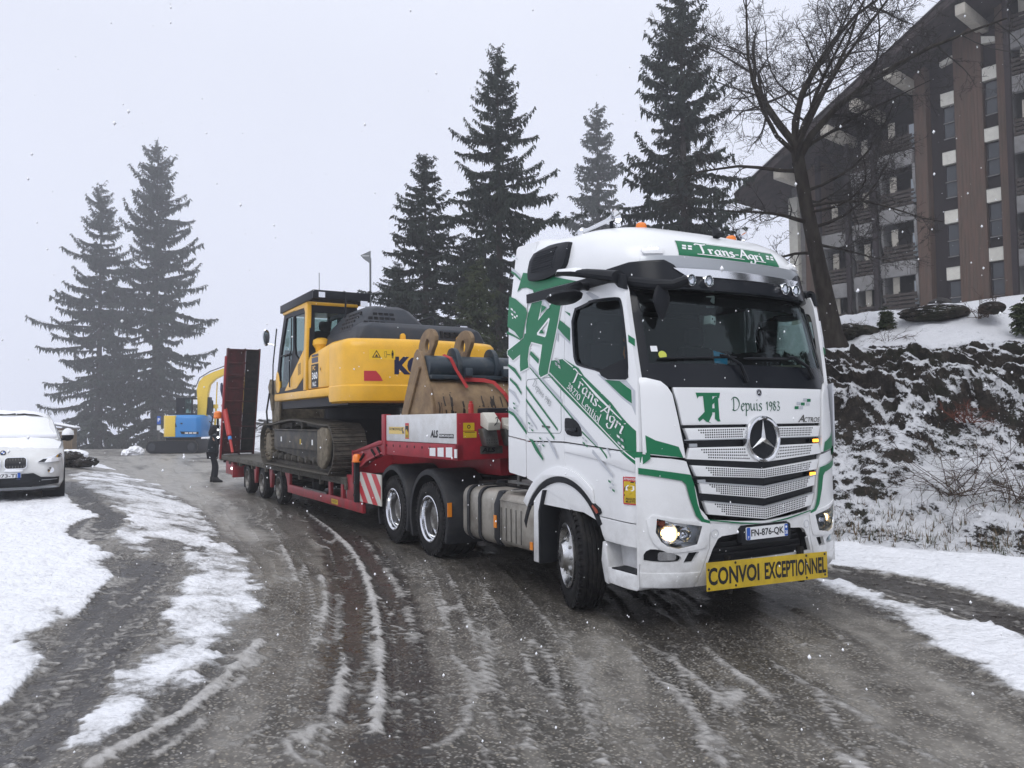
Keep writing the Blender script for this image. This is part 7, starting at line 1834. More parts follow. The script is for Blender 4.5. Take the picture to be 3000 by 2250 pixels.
def build_bank():
    us = axis([(-80, -14, 30), (-14, -6, 60), (-6, 7, 330), (7, 14, 90), (14, 30, 70), (30, 130, 50)])
    ds = axis([(-.6, 5.2, 170), (5.2, 9, 50), (9, 30, 40), (30, 90, 20)])
    U, D = np.meshgrid(us, ds)
    n0 = vnoise(U, D, .45, 51, 4); n1 = vnoise(U, D, 1.3, 52, 4); n2 = vnoise(U, D, 4.2, 53, 4); n3 = vnoise(U * .6, bank_profile(D) * 2.2 + D * .6, 1.6, 54, 4)
    Dm = D + (n0 - .5) * 1.5 * sstep(.1, 1.6, D) * (1 - sstep(9, 16, D))
    # the right-hand part keeps a longer snowy slope and its rock stands higher
    Dm = Dm - .75 * sstep(2.4, .2, U) * sstep(.5, 2.5, D) * (1 - sstep(5, 9, D))
    Z = bank_profile(Dm) * hill_fade(U)
    X = U + .35 * D; Y = bank_base(U) - .936 * D
    low = sstep(.05, .8, D) * (1 - sstep(2.35, 2.75, Dm))
    face = sstep(2.3, 2.65, Dm) * (1 - sstep(3.0, 3.6, Dm))
    top = sstep(3.0, 3.8, Dm) * (1 - sstep(12, 20, D))
    n5 = 1 - np.abs(2 * vnoise(U, D + Z, 2.6, 58, 4) - 1); n6 = vnoise(U, D + Z, 9.0, 59, 3)
    out = low * ((n6 - .5) * .12) + face * ((n5 - .75) * .7 + (n6 - .5) * .40) + low * ((n2 - .5) * .26 + (n1 - .5) * .30) + face * ((n3 - .5) * .95 + (n1 - .5) * .75 + (n2 - .5) * .3) + top * ((n1 - .5) * .26 + (n2 - .5) * .06)
    X = X - .35 * out * .55; Y = Y + .936 * out * .55; Z = Z + out * (.75 * low + .40 * face + .8 * top)
    snow = .80 * low + top * .80 + face * .56 + sstep(8, 12, D) * .5 + sstep(.35, .0, D) * .6
    snow += .42 * low * sstep(.42, .62, vnoise(U, D, .8, 57, 3)) - .26 * low
    me = grid_mesh('hillside', X, Y, Z, dict(snow=snow), ROCK)
    link('hillside', me, None, kind='structure')
build_bank()
def rock_thing(name, c, r, seed, label, flat=.6, m=None):
    rnd = random.Random(seed); bm = bmesh.new()
    bmesh.ops.create_icosphere(bm, subdivisions=4, radius=1)
    off = Vector((rnd.uniform(0, 50), rnd.uniform(0, 50), rnd.uniform(0, 50)))
    for v in bm.verts:
        p = v.co.copy()
        k = 1 + .45 * noise.noise(p * 1.1 + off) + .34 * abs(noise.noise(p * 2.7 + off)) + .20 * noise.noise(p * 6 + off) + .10 * noise.noise(p * 13 + off)
        k = min(k, 1.12)
        v.co = Vector((p.x * r[0], p.y * r[1], p.z * r[2] * flat)) * k
    me = bpy.data.meshes.new(name); bm.to_mesh(me); bm.free()
    me.polygons.foreach_set('use_smooth', [True] * len(me.polygons)); me.set_sharp_from_angle(angle=radians(32))
    me.materials.append(m or ROCK)
    o = link(name, me, None, label=label, cat='rock'); o.location = c; o.rotation_euler = (0, 0, rnd.uniform(0, 6)); return o
DARKROCK = mat('dark_rock', (.022, .020, .021), .75, col2=(.05, .046, .043), nscale=4, bump=.6, bscale=14)
# ---------------------------------------------------------------- trees
def needle_material(name, c1, c2):
    m, nt, b = _nodes(name)
    tc = N(nt, 'ShaderNodeTexCoord')
    n = N(nt, 'ShaderNodeTexNoise', i_Scale=.9, i_Detail=6.0); L(nt, tc.outputs['Object'], n.inputs['Vector'])
    at = N(nt, 'ShaderNodeAttribute', attribute_name='tone')
    ad = N(nt, 'ShaderNodeMath', operation='ADD'); L(nt, n.outputs['Fac'], ad.inputs[0]); L(nt, at.outputs['Fac'], ad.inputs[1])
    r = N(nt, 'ShaderNodeMapRange'); L(nt, ad.outputs[0], r.inputs[0]); r.inputs[1].default_value = .55; r.inputs[2].default_value = 1.35
    mx = N(nt, 'ShaderNodeMix', data_type='RGBA'); mx.inputs['A'].default_value = (*c1, 1); mx.inputs['B'].default_value = (*c2, 1); L(nt, r.outputs[0], mx.inputs['Factor'])
    L(nt, mx.outputs['Result'], b.inputs['Base Color']); b.inputs['Roughness'].default_value = .75; b.inputs['Specular IOR Level'].default_value = .2
    return m
NEEDLE = needle_material('spruce_needles', (.010, .017, .013), (.032, .045, .030))
NEEDLE2 = needle_material('young_fir_needles', (.020, .032, .014), (.060, .070, .030))
def tri_mesh(name, V, F, m, tone=None, smooth=False):
    me = bpy.data.meshes.new(name)
    V = np.asarray(V, np.float32); F = np.asarray(F, np.int32); k = F.shape[1]
    me.vertices.add(len(V)); me.vertices.foreach_set('co', V.ravel())
    me.loops.add(F.size); me.loops.foreach_set('vertex_index', F.ravel())
    me.polygons.add(len(F)); me.polygons.foreach_set('loop_start', np.arange(0, F.size, k, dtype=np.int32)); me.polygons.foreach_set('loop_total', np.full(len(F), k, dtype=np.int32))
    me.update(calc_edges=True)
    if tone is not None:
        a = me.attributes.new('tone', 'FLOAT', 'POINT'); a.data.foreach_set('value', np.asarray(tone, np.float32))
    if smooth: me.polygons.foreach_set('use_smooth', [True] * len(me.polygons))
    me.materials.append(m)
    return me
def spruce_meshes(h, R, seed, low=.05, gap=.12, dens=1.0, m=None, step=.56):
    rs = np.random.RandomState(seed)
    V = []; F = []; T = []; nv = 0
    lb = MB()
    z = low * h
    def cards(P, Dv, Ln, Wd, tone):
        nonlocal nv
        n = len(P)
        Dv = Dv / np.linalg.norm(Dv, axis=1, keepdims=True)
        rnd = rs.normal(size=(n, 3)); sd = np.cross(Dv, rnd); sd /= np.linalg.norm(sd, axis=1, keepdims=True) + 1e-9
        a = P; b = P + Dv * (Ln * .45)[:, None] + sd * Wd[:, None]; c = P + Dv * Ln[:, None]; d = P + Dv * (Ln * .45)[:, None] - sd * Wd[:, None]
        V.append(np.stack([a, b, c, d], 1).reshape(-1, 3))
        i = nv + np.arange(n)[:, None] * 4
        F.append(np.concatenate([i, i + 1, i + 2, i + 3], 1)); T.append(np.repeat(tone, 4)); nv += 4 * n
    while z < h * .985:
        t = (z - low * h) / (h * (1 - low))
        nb = rs.randint(5, 8)
        a0 = rs.rand() * 6.28
        for k in range(nb):
            if rs.rand() < gap: continue
            az = a0 + 6.28 * k / nb + rs.normal() * .25
            env = (1 - t) ** .72 * (1 - .25 * max(0, .12 - t) / .12) * (1 + .38 * noise.noise(Vector((cos(az) * 1.3 + seed, sin(az) * 1.3, z * .35))))
            Lb = (R * env) * rs.uniform(.42, 1.12) * (1.25 if rs.rand() < .14 else 1.0) + .12
            zb = z + rs.normal() * .22
            up = .42 * t - .16 + rs.normal() * .13; cu = .05 - .38 * (1 - t) + rs.normal() * .08; tip = .20
            n = max(3, int(Lb / .10 * dens))
            s = np.linspace(.06, 1, n)
            def pos(s):
                r = Lb * s
                return np.stack([np.cos(az + .12 * s) * r, np.sin(az + .12 * s) * r, zb + Lb * (up * s + cu * s * s + tip * s ** 4)], 1)
            P = pos(s)
            rad = np.array([cos(az), sin(az), 0]); tan = np.array([-sin(az), cos(az), 0])
            lb.tube([tuple(p) for p in pos(np.linspace(0, .95, 4))], [.018 + .012 * Lb, .014 + .008 * Lb, .012, .006], 3, cap=False)
            tone0 = rs.uniform(0, .45)
            full = np.clip(1.15 - s, .15, 1) * np.where((s < .34) & (rs.rand(n) < .75), .25, 1.0) * np.where(rs.rand(n) < .12, .3, 1.0)
            for side in (1, -1):
                for rep in range(2):
                    ln = (.16 + .42 * min(1, Lb / 3) * full) * rs.uniform(.55, 1.25, n)
                    Dv = tan * side * rs.uniform(.35, 1.0, (n, 1)) + rad * rs.uniform(.25, .9, (n, 1)) + np.array([0, 0, -1]) * rs.uniform(.05, .55, (n, 1))
                    cards(P + rs.normal(size=(n, 3)) * .03, Dv, ln, ln * .17 + .012, np.full(n, tone0) + rs.rand(n) * .3)
                    # secondary sprays out on each twig
                    q = P + Dv / np.linalg.norm(Dv, axis=1, keepdims=True) * (ln * .7)[:, None]
                    D2 = rad * rs.uniform(.1, .9, (n, 1)) + tan * side * rs.uniform(-.2, .9, (n, 1)) + np.array([0, 0, -1]) * rs.uniform(.3, 1.1, (n, 1))
                    l2 = ln * rs.uniform(.4, .9, n)
                    cards(q, D2, l2, l2 * .18 + .010, np.full(n, tone0) + rs.rand(n) * .4)
            ln = (.16 + .30 * min(1, Lb / 2.5)) * rs.uniform(.4, 1.5, n) * np.where(s < .3, .5, 1.0)
            cards(P, np.array([0, 0, -1.0]) + rs.normal(size=(n, 3)) * .28, ln, ln * .14 + .012, np.full(n, tone0 * .7) + rs.rand(n) * .2)
        z += step * rs.uniform(.6, 1.2) * (1 - .45 * t)
    # leader shoot
    n = 26; s = np.linspace(0, 1, n); P = np.stack([np.zeros(n), np.zeros(n), h * (.955 + .045 * s)], 1)
    cards(P, np.stack([rs.normal(size=n), rs.normal(size=n), np.full(n, .9)], 1), np.full(n, .28) * (1.2 - s), np.full(n, .035), rs.rand(n) * .4)
    crown = tri_mesh('crown', np.concatenate(V), np.concatenate(F), m or NEEDLE, np.concatenate(T))
    limbs = lb.mesh('limbs', M['spruce_bark'], smooth=0, fix=False)
    tb = MB(); tb.tube([(0, 0, -.4), (.02, 0, h * .2), (0, .03, h * .55), (0, 0, h * .97)], [.016 * h + .06, .012 * h + .04, .007 * h + .02, .012], 10)
    trunk = tb.mesh('trunk', M['spruce_bark'])
    return trunk, limbs, crown
def spruce(ms, loc, label, group, rz=0.0, sc=(1, 1, 1), name='spruce_tree', lean=(0, 0)):
    o = empty(name, loc, rz, label, 'tree', group)
    o.scale = sc; o.rotation_euler = (lean[0], lean[1], rz)
    link('trunk', ms[0], o); link('limbs', ms[1], o); link('crown', ms[2], o)
    return o
S1 = spruce_meshes(23.5, 5.9, 3, low=.04, gap=.17)
S2 = spruce_meshes(20.5, 5.5, 11, low=.05, gap=.20)
S3 = spruce_meshes(17.0, 4.3, 23, low=.05, gap=.18, step=.5)
S4 = spruce_meshes(20.0, 3.7, 31, low=.05, gap=.10)
S5 = spruce_meshes(19.5, 5.3, 47, low=.04, gap=.10)
gl, gm, gr = 'tall spruces at the left end of the road', 'spruces behind the excavator', 'spruces behind the lorry cab'
spruce(S2, (99.0, 3.1, -1.9), 'shorter leftmost spruce of the hazy pair behind the white car', gl, 1.0, (1.30, 1.30, 1.58))
spruce(S1, (98.5, -2.95, -1.9), 'taller right-hand spruce of the hazy pair, beside the small excavator', gl, .3, (1.42, 1.42, 1.66))
spruce(S3, (31.5, -10.1, bank_height(31.5, -10.1) - .3), 'thin ragged spruce left of the tallest one behind the excavator', gm, 2.2, (.84, .84, .73))
spruce(S2, (27.7, -12.35, bank_height(27.7, -12.35) - .3), 'tall pointed spruce directly behind the excavator engine hood', gm, 4.0, (.70, .70, .80))
spruce(S4, (57.0, -39.5, bank_height(57.0, -39.5) - .5), 'paler slim spruce in the gap left of the densest one', gr, .5, (1.42, 1.42, 1.47))
spruce(S5, (23.2, -20.1, bank_height(23.2, -20.1) - .3), 'broad dense spruce cut by the top of the picture, behind the cab roof', gr, 2.9, (.84, .84, .95))
spruce(S5, (35.2, -10.0, bank_height(35.2, -10.0) - .3), 'low bushy spruce beside the triangular road sign', gm, 5.0, (.62, .62, .40))
spruce(S1, (33.0, -13.2, bank_height(33.0, -13.2) - .3), 'short dark spruce between the two taller ones behind the excavator', gm, 1.4, (.66, .66, .37))
SF = spruce_meshes(4.6, 1.25, 61, low=.03, gap=.05, m=NEEDLE2, step=.24)
f = spruce(SF, (22.5, -8.5, bank_height(22.5, -8.5) - .2), 'small yellowish fir dusted with snow above the excavator hood', gm, .7, (1, 1, 1), 'young_fir')
rs_ = np.random.RandomState(5); bS = MB()
for k in range(110):
    a = rs_.rand() * 6.28; z = rs_.uniform(.6, 4.2); r = 1.2 * (1 - z / 4.6) * rs_.uniform(.5, 1)
    p = Vector((cos(a) * r, sin(a) * r, z)); d = Vector((cos(a) * .18, sin(a) * .18, -.05)); w = Vector((-sin(a), cos(a), 0)) * .03
    bS.add([p - w, p + d * .5 - w, p + d, p + w], [(0, 1, 2, 3)])
bS.build('snow_dusting', mat('fresh_snow', (.86, .87, .90), .7), f, fix=False, kind='stuff')
# trees standing beyond the right edge of the picture; the windscreen mirrors them
gq = 'spruces mirrored in the windscreen'
spruce(S5, (-13.5, -17.0, 4.6), 'spruce on the bank mirrored large in the middle of the windscreen', gq, 1.0, (.8, .8, .85))
spruce(S2, (-19.0, -24.5, 6.0), 'spruce mirrored at the left of the windscreen', gq, 3.0, (.85, .85, .95))
spruce(S1, (-7.0, -21.5, 5.4), 'spruce mirrored towards the right of the windscreen', gq, 2.0, (.8, .8, .8))
spruce(S4, (-13.0, -28.0, 6.4), 'far spruce mirrored between two others in the windscreen', gq, 2.0, (1.1, 1.1, 1.05))
# bare deciduous tree on the bank
def bare_tree():
    rnd = random.Random(12)
    root = empty('bare_tree', (4.9, -7.26, 3.25), 0, 'large leafless tree leaning over the bank in front of the apartment block', 'tree')
    o = Vector((4.9, -7.26, 3.25))
    tr = [Vector(p) - o for p in ((4.86, -7.40, 2.9), (4.9, -7.26, 3.4), (4.97, -7.0, 4.7), (5.05, -6.78, 5.9), (5.09, -6.62, 6.9), (5.10, -6.58, 7.1))]
    b = MB(); b.tube(tr, [.26, .185, .145, .125, .11, .095], 12, cap=False)
    tw = MB()
    def limb(p, d, ln, r, dep, upk, mb):
        n = 7 if dep < 2 else (5 if dep == 2 else 3)
        pts = [p]; rr = [r]; q = p.copy(); d = d.normalized()
        bend = Vector((rnd.gauss(0, 1), rnd.gauss(0, 1), rnd.gauss(0, .6))) * .11
        for i in range(n):
            d = (d + bend * (1 if dep < 2 else 1.5) + Vector((rnd.gauss(0, .10), rnd.gauss(0, .10), rnd.gauss(0, .08) + upk))).normalized()
            q = q + d * ln / n; pts.append(q.copy()); rr.append(max(.0035, r * (1 - .80 * (i + 1) / n)))
        (b if dep == 0 else mb).tube(pts, rr, 7 if dep == 0 else (5 if dep == 1 else 3), cap=False)
        if dep >= 4 or ln < .18: return
        kids = (10, 8, 5, 4)[dep]
        for k in range(kids):
            t = rnd.uniform(.18, 1.0) if dep else rnd.uniform(.22, 1.0)
            i = min(int(t * n), n - 1); f_ = t * n - i
            pp = pts[i].lerp(pts[i + 1], f_); dd = (pts[i + 1] - pts[i]).normalized()
            sd = dd.cross(Vector((rnd.gauss(0, 1), rnd.gauss(0, 1), rnd.gauss(0, 1)))).normalized()
            nd = dd * rnd.uniform(.35, .95) + sd * rnd.uniform(.6, 1.0)
            limb(pp, nd, ln * rnd.uniform(.28, .55) * (1.15 - .45 * t), max(.0035, rr[i] * rnd.uniform(.35, .6)), dep + 1, upk if dep < 1 else rnd.uniform(-.01, .05), mb)
    top = tr[-1]
    right = Vector((-.49, -.872, 0)); away = Vector((.872, -.49, 0)); upv = Vector((0, 0, 1))
    for (rx, aw, uz, ln, r) in ((-.16, .05, 1, 4.6, .075), (.10, .0, 1, 4.8, .08), (.30, -.3, 1, 3.8, .045), (-.62, .2, .9, 4.4, .062), (.22, .5, 1, 3.6, .045), (-.25, -.6, .9, 3.4, .055)):
        limb(top - Vector((0, 0, rnd.uniform(0, .5))), right * rx + away * aw + upv * uz, ln, r, 0, .03, tw)
    # long side limbs off the stem, drooping then rising
    for (z, rx, aw, uz, ln, r) in ((3.75, -.6, .4, .9, 4.4, .055), (3.6, -1, -.2, .5, 3.8, .048), (3.3, -1, .3, .25, 2.8, .042), (2.9, 1, .2, .30, 2.6, .034), (2.6, .8, -.5, .15, 2.4, .032), (3.6, .9, .3, .8, 2.8, .038), (2.3, -.9, -.3, .22, 1.9, .045), (2.2, 1, -.2, .02, 2.4, .036), (2.75, .7, .6, .0, 2.4, .034), (1.9, .9, .4, -.18, 2.2, .03), (2.5, .6, -.8, -.1, 2.2, .03), (1.7, -.8, .4, .3, 1.4, .035), (3.8, .5, -.2, .9, 3.6, .05)):
        i = next(k for k in range(len(tr) - 1) if tr[k + 1].z >= min(z, tr[-1].z - .01)); f_ = (z - tr[i].z) / (tr[i + 1].z - tr[i].z)
        limb(tr[i].lerp(tr[i + 1], f_), right * rx + away * aw + upv * uz, ln, r, 0, .045, tw)
    b.build('trunk', M['bark'], root, smooth=60, fix=False)
    tw.build('crown', mat('twig_bark', (.028, .024, .022), .85), root, smooth=0, fix=False)
bare_tree()
# shrubs and plants of the bank
def on_bank(x, y): return Vector((x, y, bank_height(x, y)))
def twig_bush(name, c, R, n, seed, label, group=None, m=None, up=.8, r0=.008):
    rnd = random.Random(seed); root = empty(name, c, 0, label, 'bush', group); b = MB()
    def tw(p, d, ln, r, dep):
        pts = [p]; q = p.copy(); d = d.normalized()
        for i in range(5):
            d = (d + Vector((rnd.gauss(0, .2), rnd.gauss(0, .2), rnd.gauss(0, .14) - .05))).normalized(); q = q + d * ln / 5; pts.append(q.copy())
        b.tube(pts, [r * (1 - .16 * i) for i in range(6)], 3, cap=False)
        if dep < 2:
            for k in range(4 if dep == 0 else 3):
                i = rnd.randint(1, 4); tw(pts[i], d + Vector((rnd.gauss(0, .8), rnd.gauss(0, .8), rnd.gauss(0, .5))), ln * rnd.uniform(.35, .65), r * .6, dep + 1)
    for k in range(n):
        a = rnd.uniform(0, 6.28); tw(Vector((rnd.gauss(0, R * .15), rnd.gauss(0, R * .15), -.05)), Vector((cos(a), sin(a), rnd.uniform(up * .3, up * 1.6))), R * rnd.uniform(.6, 1.2), r0, 0)
    b.build('twigs', m or mat('brown_twig', (.060, .040, .030), .85), root, smooth=0, fix=False)
    return root
gb = 'leafless bushes on the snowy bank'
twig_bush('bare_shrub', on_bank(1.75, -5.75) + Vector((0, 0, -.05)), 1.15, 34, 1, 'widest tangled leafless bush in the middle of the snowy bank', gb)
twig_bush('bare_shrub', on_bank(1.0, -6.0) + Vector((0, 0, -.05)), .85, 20, 2, 'leafless bush right of the widest tangle on the bank', gb)
twig_bush('bare_shrub', on_bank(2.98, -8.8), .5, 12, 3, 'small leafless bush on the bank crest left of the right-hand fir', gb, up=1.4)
twig_bush('bare_shrub', on_bank(4.9, -8.0), .45, 9, 4, 'thin leafless sprig beside the foot of the leaning tree', gb, up=1.5, r0=.005)
twig_bush('bare_shrub', on_bank(4.0, -7.6), .4, 9, 6, 'low dark sprig on the crest right of the leaning tree', gb, up=1.3, r0=.006)
twig_bush('red_leaved_shrub', on_bank(2.1, -6.8), .4, 14, 5, 'small bush with red-brown leaves above the bare tangle', None, M['redleaf'], 1.0, .010)
FB = spruce_meshes(.95, .36, 71, low=.02, gap=.0, m=NEEDLE2, step=.09, dens=1.6)
spruce(FB, on_bank(4.5, -8.3) + Vector((0, 0, -.05)), 'small green fir left of the big rock on the bank crest', None, 0, (.36, .36, .24), 'small_fir')
spruce(FB, on_bank(2.2, -8.7) + Vector((0, 0, -.1)), 'small green fir at the right edge of the bank crest', None, 2, (.5, .5, .36), 'small_fir')
rock_thing('boulder', on_bank(3.83, -8.75) + Vector((0, 0, .0)), (.58, .30, .24), 3, 'big flat dark rock on the bank crest under the building', .6)
rock_thing('boulder', on_bank(2.93, -9.05) + Vector((0, 0, .03)), (.26, .2, .16), 5, 'smaller dark rock on the crest right of the big flat one', .7)
rock_thing('boulder', on_bank(4.7, -10.4) + Vector((0, 0, .02)), (.26, .2, .2), 6, 'small pointed dark rock furthest back on the bank crest', .8, DARKROCK)
rock_thing('boulder', on_bank(4.9, -7.9) + Vector((0, 0, .0)), (.42, .3, .25), 8, 'dark rock at the foot of the leaning bare tree', .7)
def weed_cover():
    """Dry stems and dark leaves that poke through the snow of the bank."""
    rs = np.random.RandomState(9); b = MB(); g = MB()
    for k in range(2600):
        u = rs.uniform(-4.5, 6.5); d = abs(rs.normal()) * .9 + .05
        if d > 2.3: continue
        x = u + .35 * d; y = float(bank_base(u)) - .936 * d; z = bank_height(x, y)
        p = Vector((x, y, z - .02))
        for j in range(rs.randint(2, 6)):
            dv = Vector((rs.normal() * .5, rs.normal() * .5, rs.uniform(.5, 1.2))).normalized() * rs.uniform(.05, .22); w = Vector((-dv.y, dv.x, 0)).normalized() * .006
            (b if rs.rand() < .6 else g).add([p - w, p + w, p + dv], [(0, 1, 2)])
    link('ground_cover', b.mesh('ground_cover', M['drygrass'], smooth=0, fix=False), None, kind='stuff')
    link('ground_cover', g.mesh('ground_cover', M['green_leaf'], smooth=0, fix=False), None, kind='stuff')
weed_cover()
# ---------------------------------------------------------------- apartment block on the hill
def build_block():
    B = empty('apartment_block', (12.6, -29.2, 6.0), math.atan2(.182, .983), 'brown timber-clad apartment block under a steep overhanging roof', 'building')
    Z0 = 6.0
    def ztop(s): return float(np.interp(s, [-9, -3.2, 1.9, 12.1, 14], [18.4, 21.1, 18.99, 13.19, 12.1])) - Z0
    z = lambda w: w - Z0
    fl = [16.40, 13.70, 11.02, 8.45, 5.9]
    def wall(name, s0, s1, t0, t1, m, zb=-1.0, parent=B, drop=.05):
        b = MB(); n = 6; ss = [s0 + (s1 - s0) * k / n for k in range(n + 1)]
        b.prism([(s, ztop(s) - drop) for s in ss] + [(s1, zb), (s0, zb)], 'y', t0, t1); return b.build(name, m, parent)
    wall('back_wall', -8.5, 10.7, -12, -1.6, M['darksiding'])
    for s0, s1, t1, m in ((.42, .72, .0, 'siding'), (1.31, 2.44, .0, 'siding'), (3.66, 4.20, .0, 'siding'), (-4.2, -2.6, .0, 'siding'), (8.95, 9.8, -.05, 'siding'), (-7.6, -5.4, 0, 'siding')):
        w_ = wall('timber_wall', s0, s1, -1.7, t1, M[m])
        b = MB(); k = s0 + .06
        while k < s1 - .03:
            b.box(k - .012, k + .012, t1, t1 + .016, -1, ztop(k) - .1); k += .14
        b.build('cover_strip', M['siding'], w_, smooth=0, fix=False, kind='stuff')
    wall('recess_wall', 3.03, 3.66, -1.7, -.55, M['darksiding']); wall('recess_wall', -2.6, -1.6, -1.7, -.6, M['darksiding'])  # shade of the recesses put into the colour with darker siding
    # window columns
    def column(s0, s1, shift):
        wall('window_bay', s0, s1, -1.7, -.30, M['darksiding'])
        for f_ in fl:
            zt = z(f_ + shift)
            b = MB(); b.box(s0 + .005, s1 - .005, -.28, -.03, zt - .58, zt); p = b.build('pale_panel', M['pale'], B)
            b = MB(); b.box(s0 - .0, s1, -.29, .0, zt + .0, zt + .03); b.build('panel_cap', M['darksiding'], p)
            h0, h1 = zt - 2.70 + .62, zt - .60
            for i, (a, c) in enumerate(((h0 + .05, h0 + (h1 - h0) * .48), (h0 + (h1 - h0) * .52, h1 - .05))):
                b = MB(); b.box(s0 + .02, s1 - .02, -.28, -.20, a - .04, a); b.box(s0 + .02, s1 - .02, -.28, -.20, c, c + .04); b.box(s0 + .02, s0 + .07, -.28, -.20, a, c); b.box(s1 - .07, s1 - .02, -.28, -.20, a, c)
                w_ = b.build('window', M['darksiding'], B)
                b = MB(); b.box(s0 + .07, s1 - .07, -.26, -.24, a, c); b.build('pane', M['winglass'], w_)
                b = MB(); b.box(s0 + .05, s1 - .05, -.22, -.14, a - .07, a - .04); b.build('sill', M['concrete'], w_)
        zt = z(17.99 + shift * .6); b = MB(); b.prism([(s0 + .02, zt - .25 - .1), (s1 - .02, zt - .25 + .1 - .1), (s1 - .02, zt + .08), (s0 + .02, zt - .12)], 'y', -.28, -.02) if shift else b.prism([(s0 + .02, zt - .22 + .02), (s1 - .02, zt - .22 - .10), (s1 - .02, zt - .12), (s0 + .02, zt + .03)], 'y', -.28, -.02); b.build('pale_panel', M['pale'], B)
    column(.73, 1.30, .58); column(2.46, 3.03, .0); column(-5.4, -4.8, .6)
    # balconies
    def balcony(s0, s1, f_, seed, win=True):
        rnd = random.Random(seed); zf = z(f_)
        bz = empty('balcony', (0, 0, 0)); bz.parent = B
        b = MB(); w_ = s1 - s0
        b.prism([(-1.6, zf - .42), (-.1, zf - .95), (.15, zf - .95), (.18, zf - .25), (-1.6, zf - .2)], 'x', s0 + .05, s1 - .05); b.build('parapet', M['concrete'], bz, bevel=.02)
        b = MB(); b.prism([(-1.6, zf - 2.55), (-.35, zf - 2.55), (.0, zf - 1.7), (.05, zf - .9), (-1.6, zf - .4)], 'x', s0, s0 + .12); b.prism([(-1.6, zf - 2.55), (-.5, zf - 2.55), (-.1, zf - 1.7), (-.1, zf - .9), (-1.6, zf - .4)], 'x', s1 - .10, s1); b.build('side_wall', M['concrete'], bz)
        for k in range(4):
            zz = zf - .20 + k * .19; j = rnd.uniform(-.03, .03)
            b = MB(); b.box(s0 + rnd.uniform(.02, .1), s1 - rnd.uniform(.02, .3), .10 + j, .15 + j, zz, zz + .12); b.build('rail_board', M['railwood'], bz)
        b = MB()
        for s in (s0 + .25, (s0 + s1) / 2, s1 - .25): b.box(s - .04, s + .04, .03, .09, zf - .5, zf + .58)
        b.build('rail_post', M['railwood'], bz)
        if win:
            b = MB(); b.box(s0 + .02, s0 + .36, -.30, -.26, zf - .1, zf + 1.1); f2 = b.build('window', M['railwood'], bz)
            for k, (a, c) in enumerate(((.42, 1.05), (.16, .34), (-.06, .10))):
                b = MB(); b.box(s0 + .06, s0 + .30, -.255, -.245, zf + a, zf + c); b.build('pane', M['pane_pale'], f2)
        b = MB(); b.box(s1 - .75, s1 - .45, -.25, -.20, zf + .45, zf + 1.35); b.build('pale_strip', M['cream'], bz)
        b = MB(); b.box(s0 + .4, s1 - .8, -1.59, -1.55, zf - .3, zf + 1.5); g = b.build('balcony_window', M['winglass'], bz)
    M['pane_pale'] = mat('sky_painted_pane', (.34, .38, .42), .15, spec=.8)  # pale base colour stands in for sky mirrored in the panes
    for k, f_ in enumerate((15.0, 12.4, 9.85, 7.6)):
        balcony(4.22, 5.92, f_ - .55, 10 + k)
        if f_ < 15.5: balcony(6.12, 7.25, f_ - 1.0, 30 + k, k % 2 == 0)
        if f_ < 14: balcony(7.45, 8.85, f_ - 1.2, 50 + k, False)
        balcony(-1.55, .32, f_ + 1.4, 70 + k)
    balcony(-1.55, .32, 18.3, 77)
    for s, t in ((6.02, .25), (7.35, .25), (8.88, .2), (.02, .9), (-1.6, .3)):
        b = MB(); b.box(s - .10, s + .10, t - .12, t + .12, -1, ztop(s) + .1); b.build('post', M['darksiding'], B, bevel=.01)
    b = MB(); b.box(9.8, 10.75, -9, -.5, -1, ztop(10.7)); b.build('end_wall', M['concrete'], B)
    b = MB(); b.box(10.3, 10.78, -.5, -.2, -1, z(13.4)); b.build('pale_pillar', M['pale'], B)
    # roof with its soffit, then the beam ends that carry it
    ss = [-9, -3.2, 1.9, 7, 12.3]
    up = [(s, float(np.interp(s, [-9, -3.2, 1.9, 12.1, 14], [18.4, 21.1, 18.99, 13.19, 12.1])) - Z0) for s in ss]
    b = MB(); b.prism([(s, q + .42) for s, q in up] + [(s, q) for s, q in reversed(up)], 'y', -13, 2.45); b.build('roof', M['soffit'], B)
    b = MB(); b.prism([(s, q + .47) for s, q in up] + [(s, q + .36) for s, q in reversed(up)], 'y', -13.02, 2.52); b.build('roof_covering', M['darksiding'], B)
    b = MB(); b.prism([(s, q + .58) for s, q in up] + [(s, q + .475) for s, q in reversed(up)], 'y', -13, 2.46); b.build('roof_snow', mat('roof_snow', (.85, .86, .89), .7), B)
    for s in (1.26, 4.32, 5.93, 7.36, 9.92, -1.6):
        zz = ztop(s) - .04
        b = MB(); b.box(s - .2, s + .2, -.6, 2.30, zz - .60, zz - .12); b.build('beam_end', M['cream'], B, bevel=.03)
    return B
build_block()
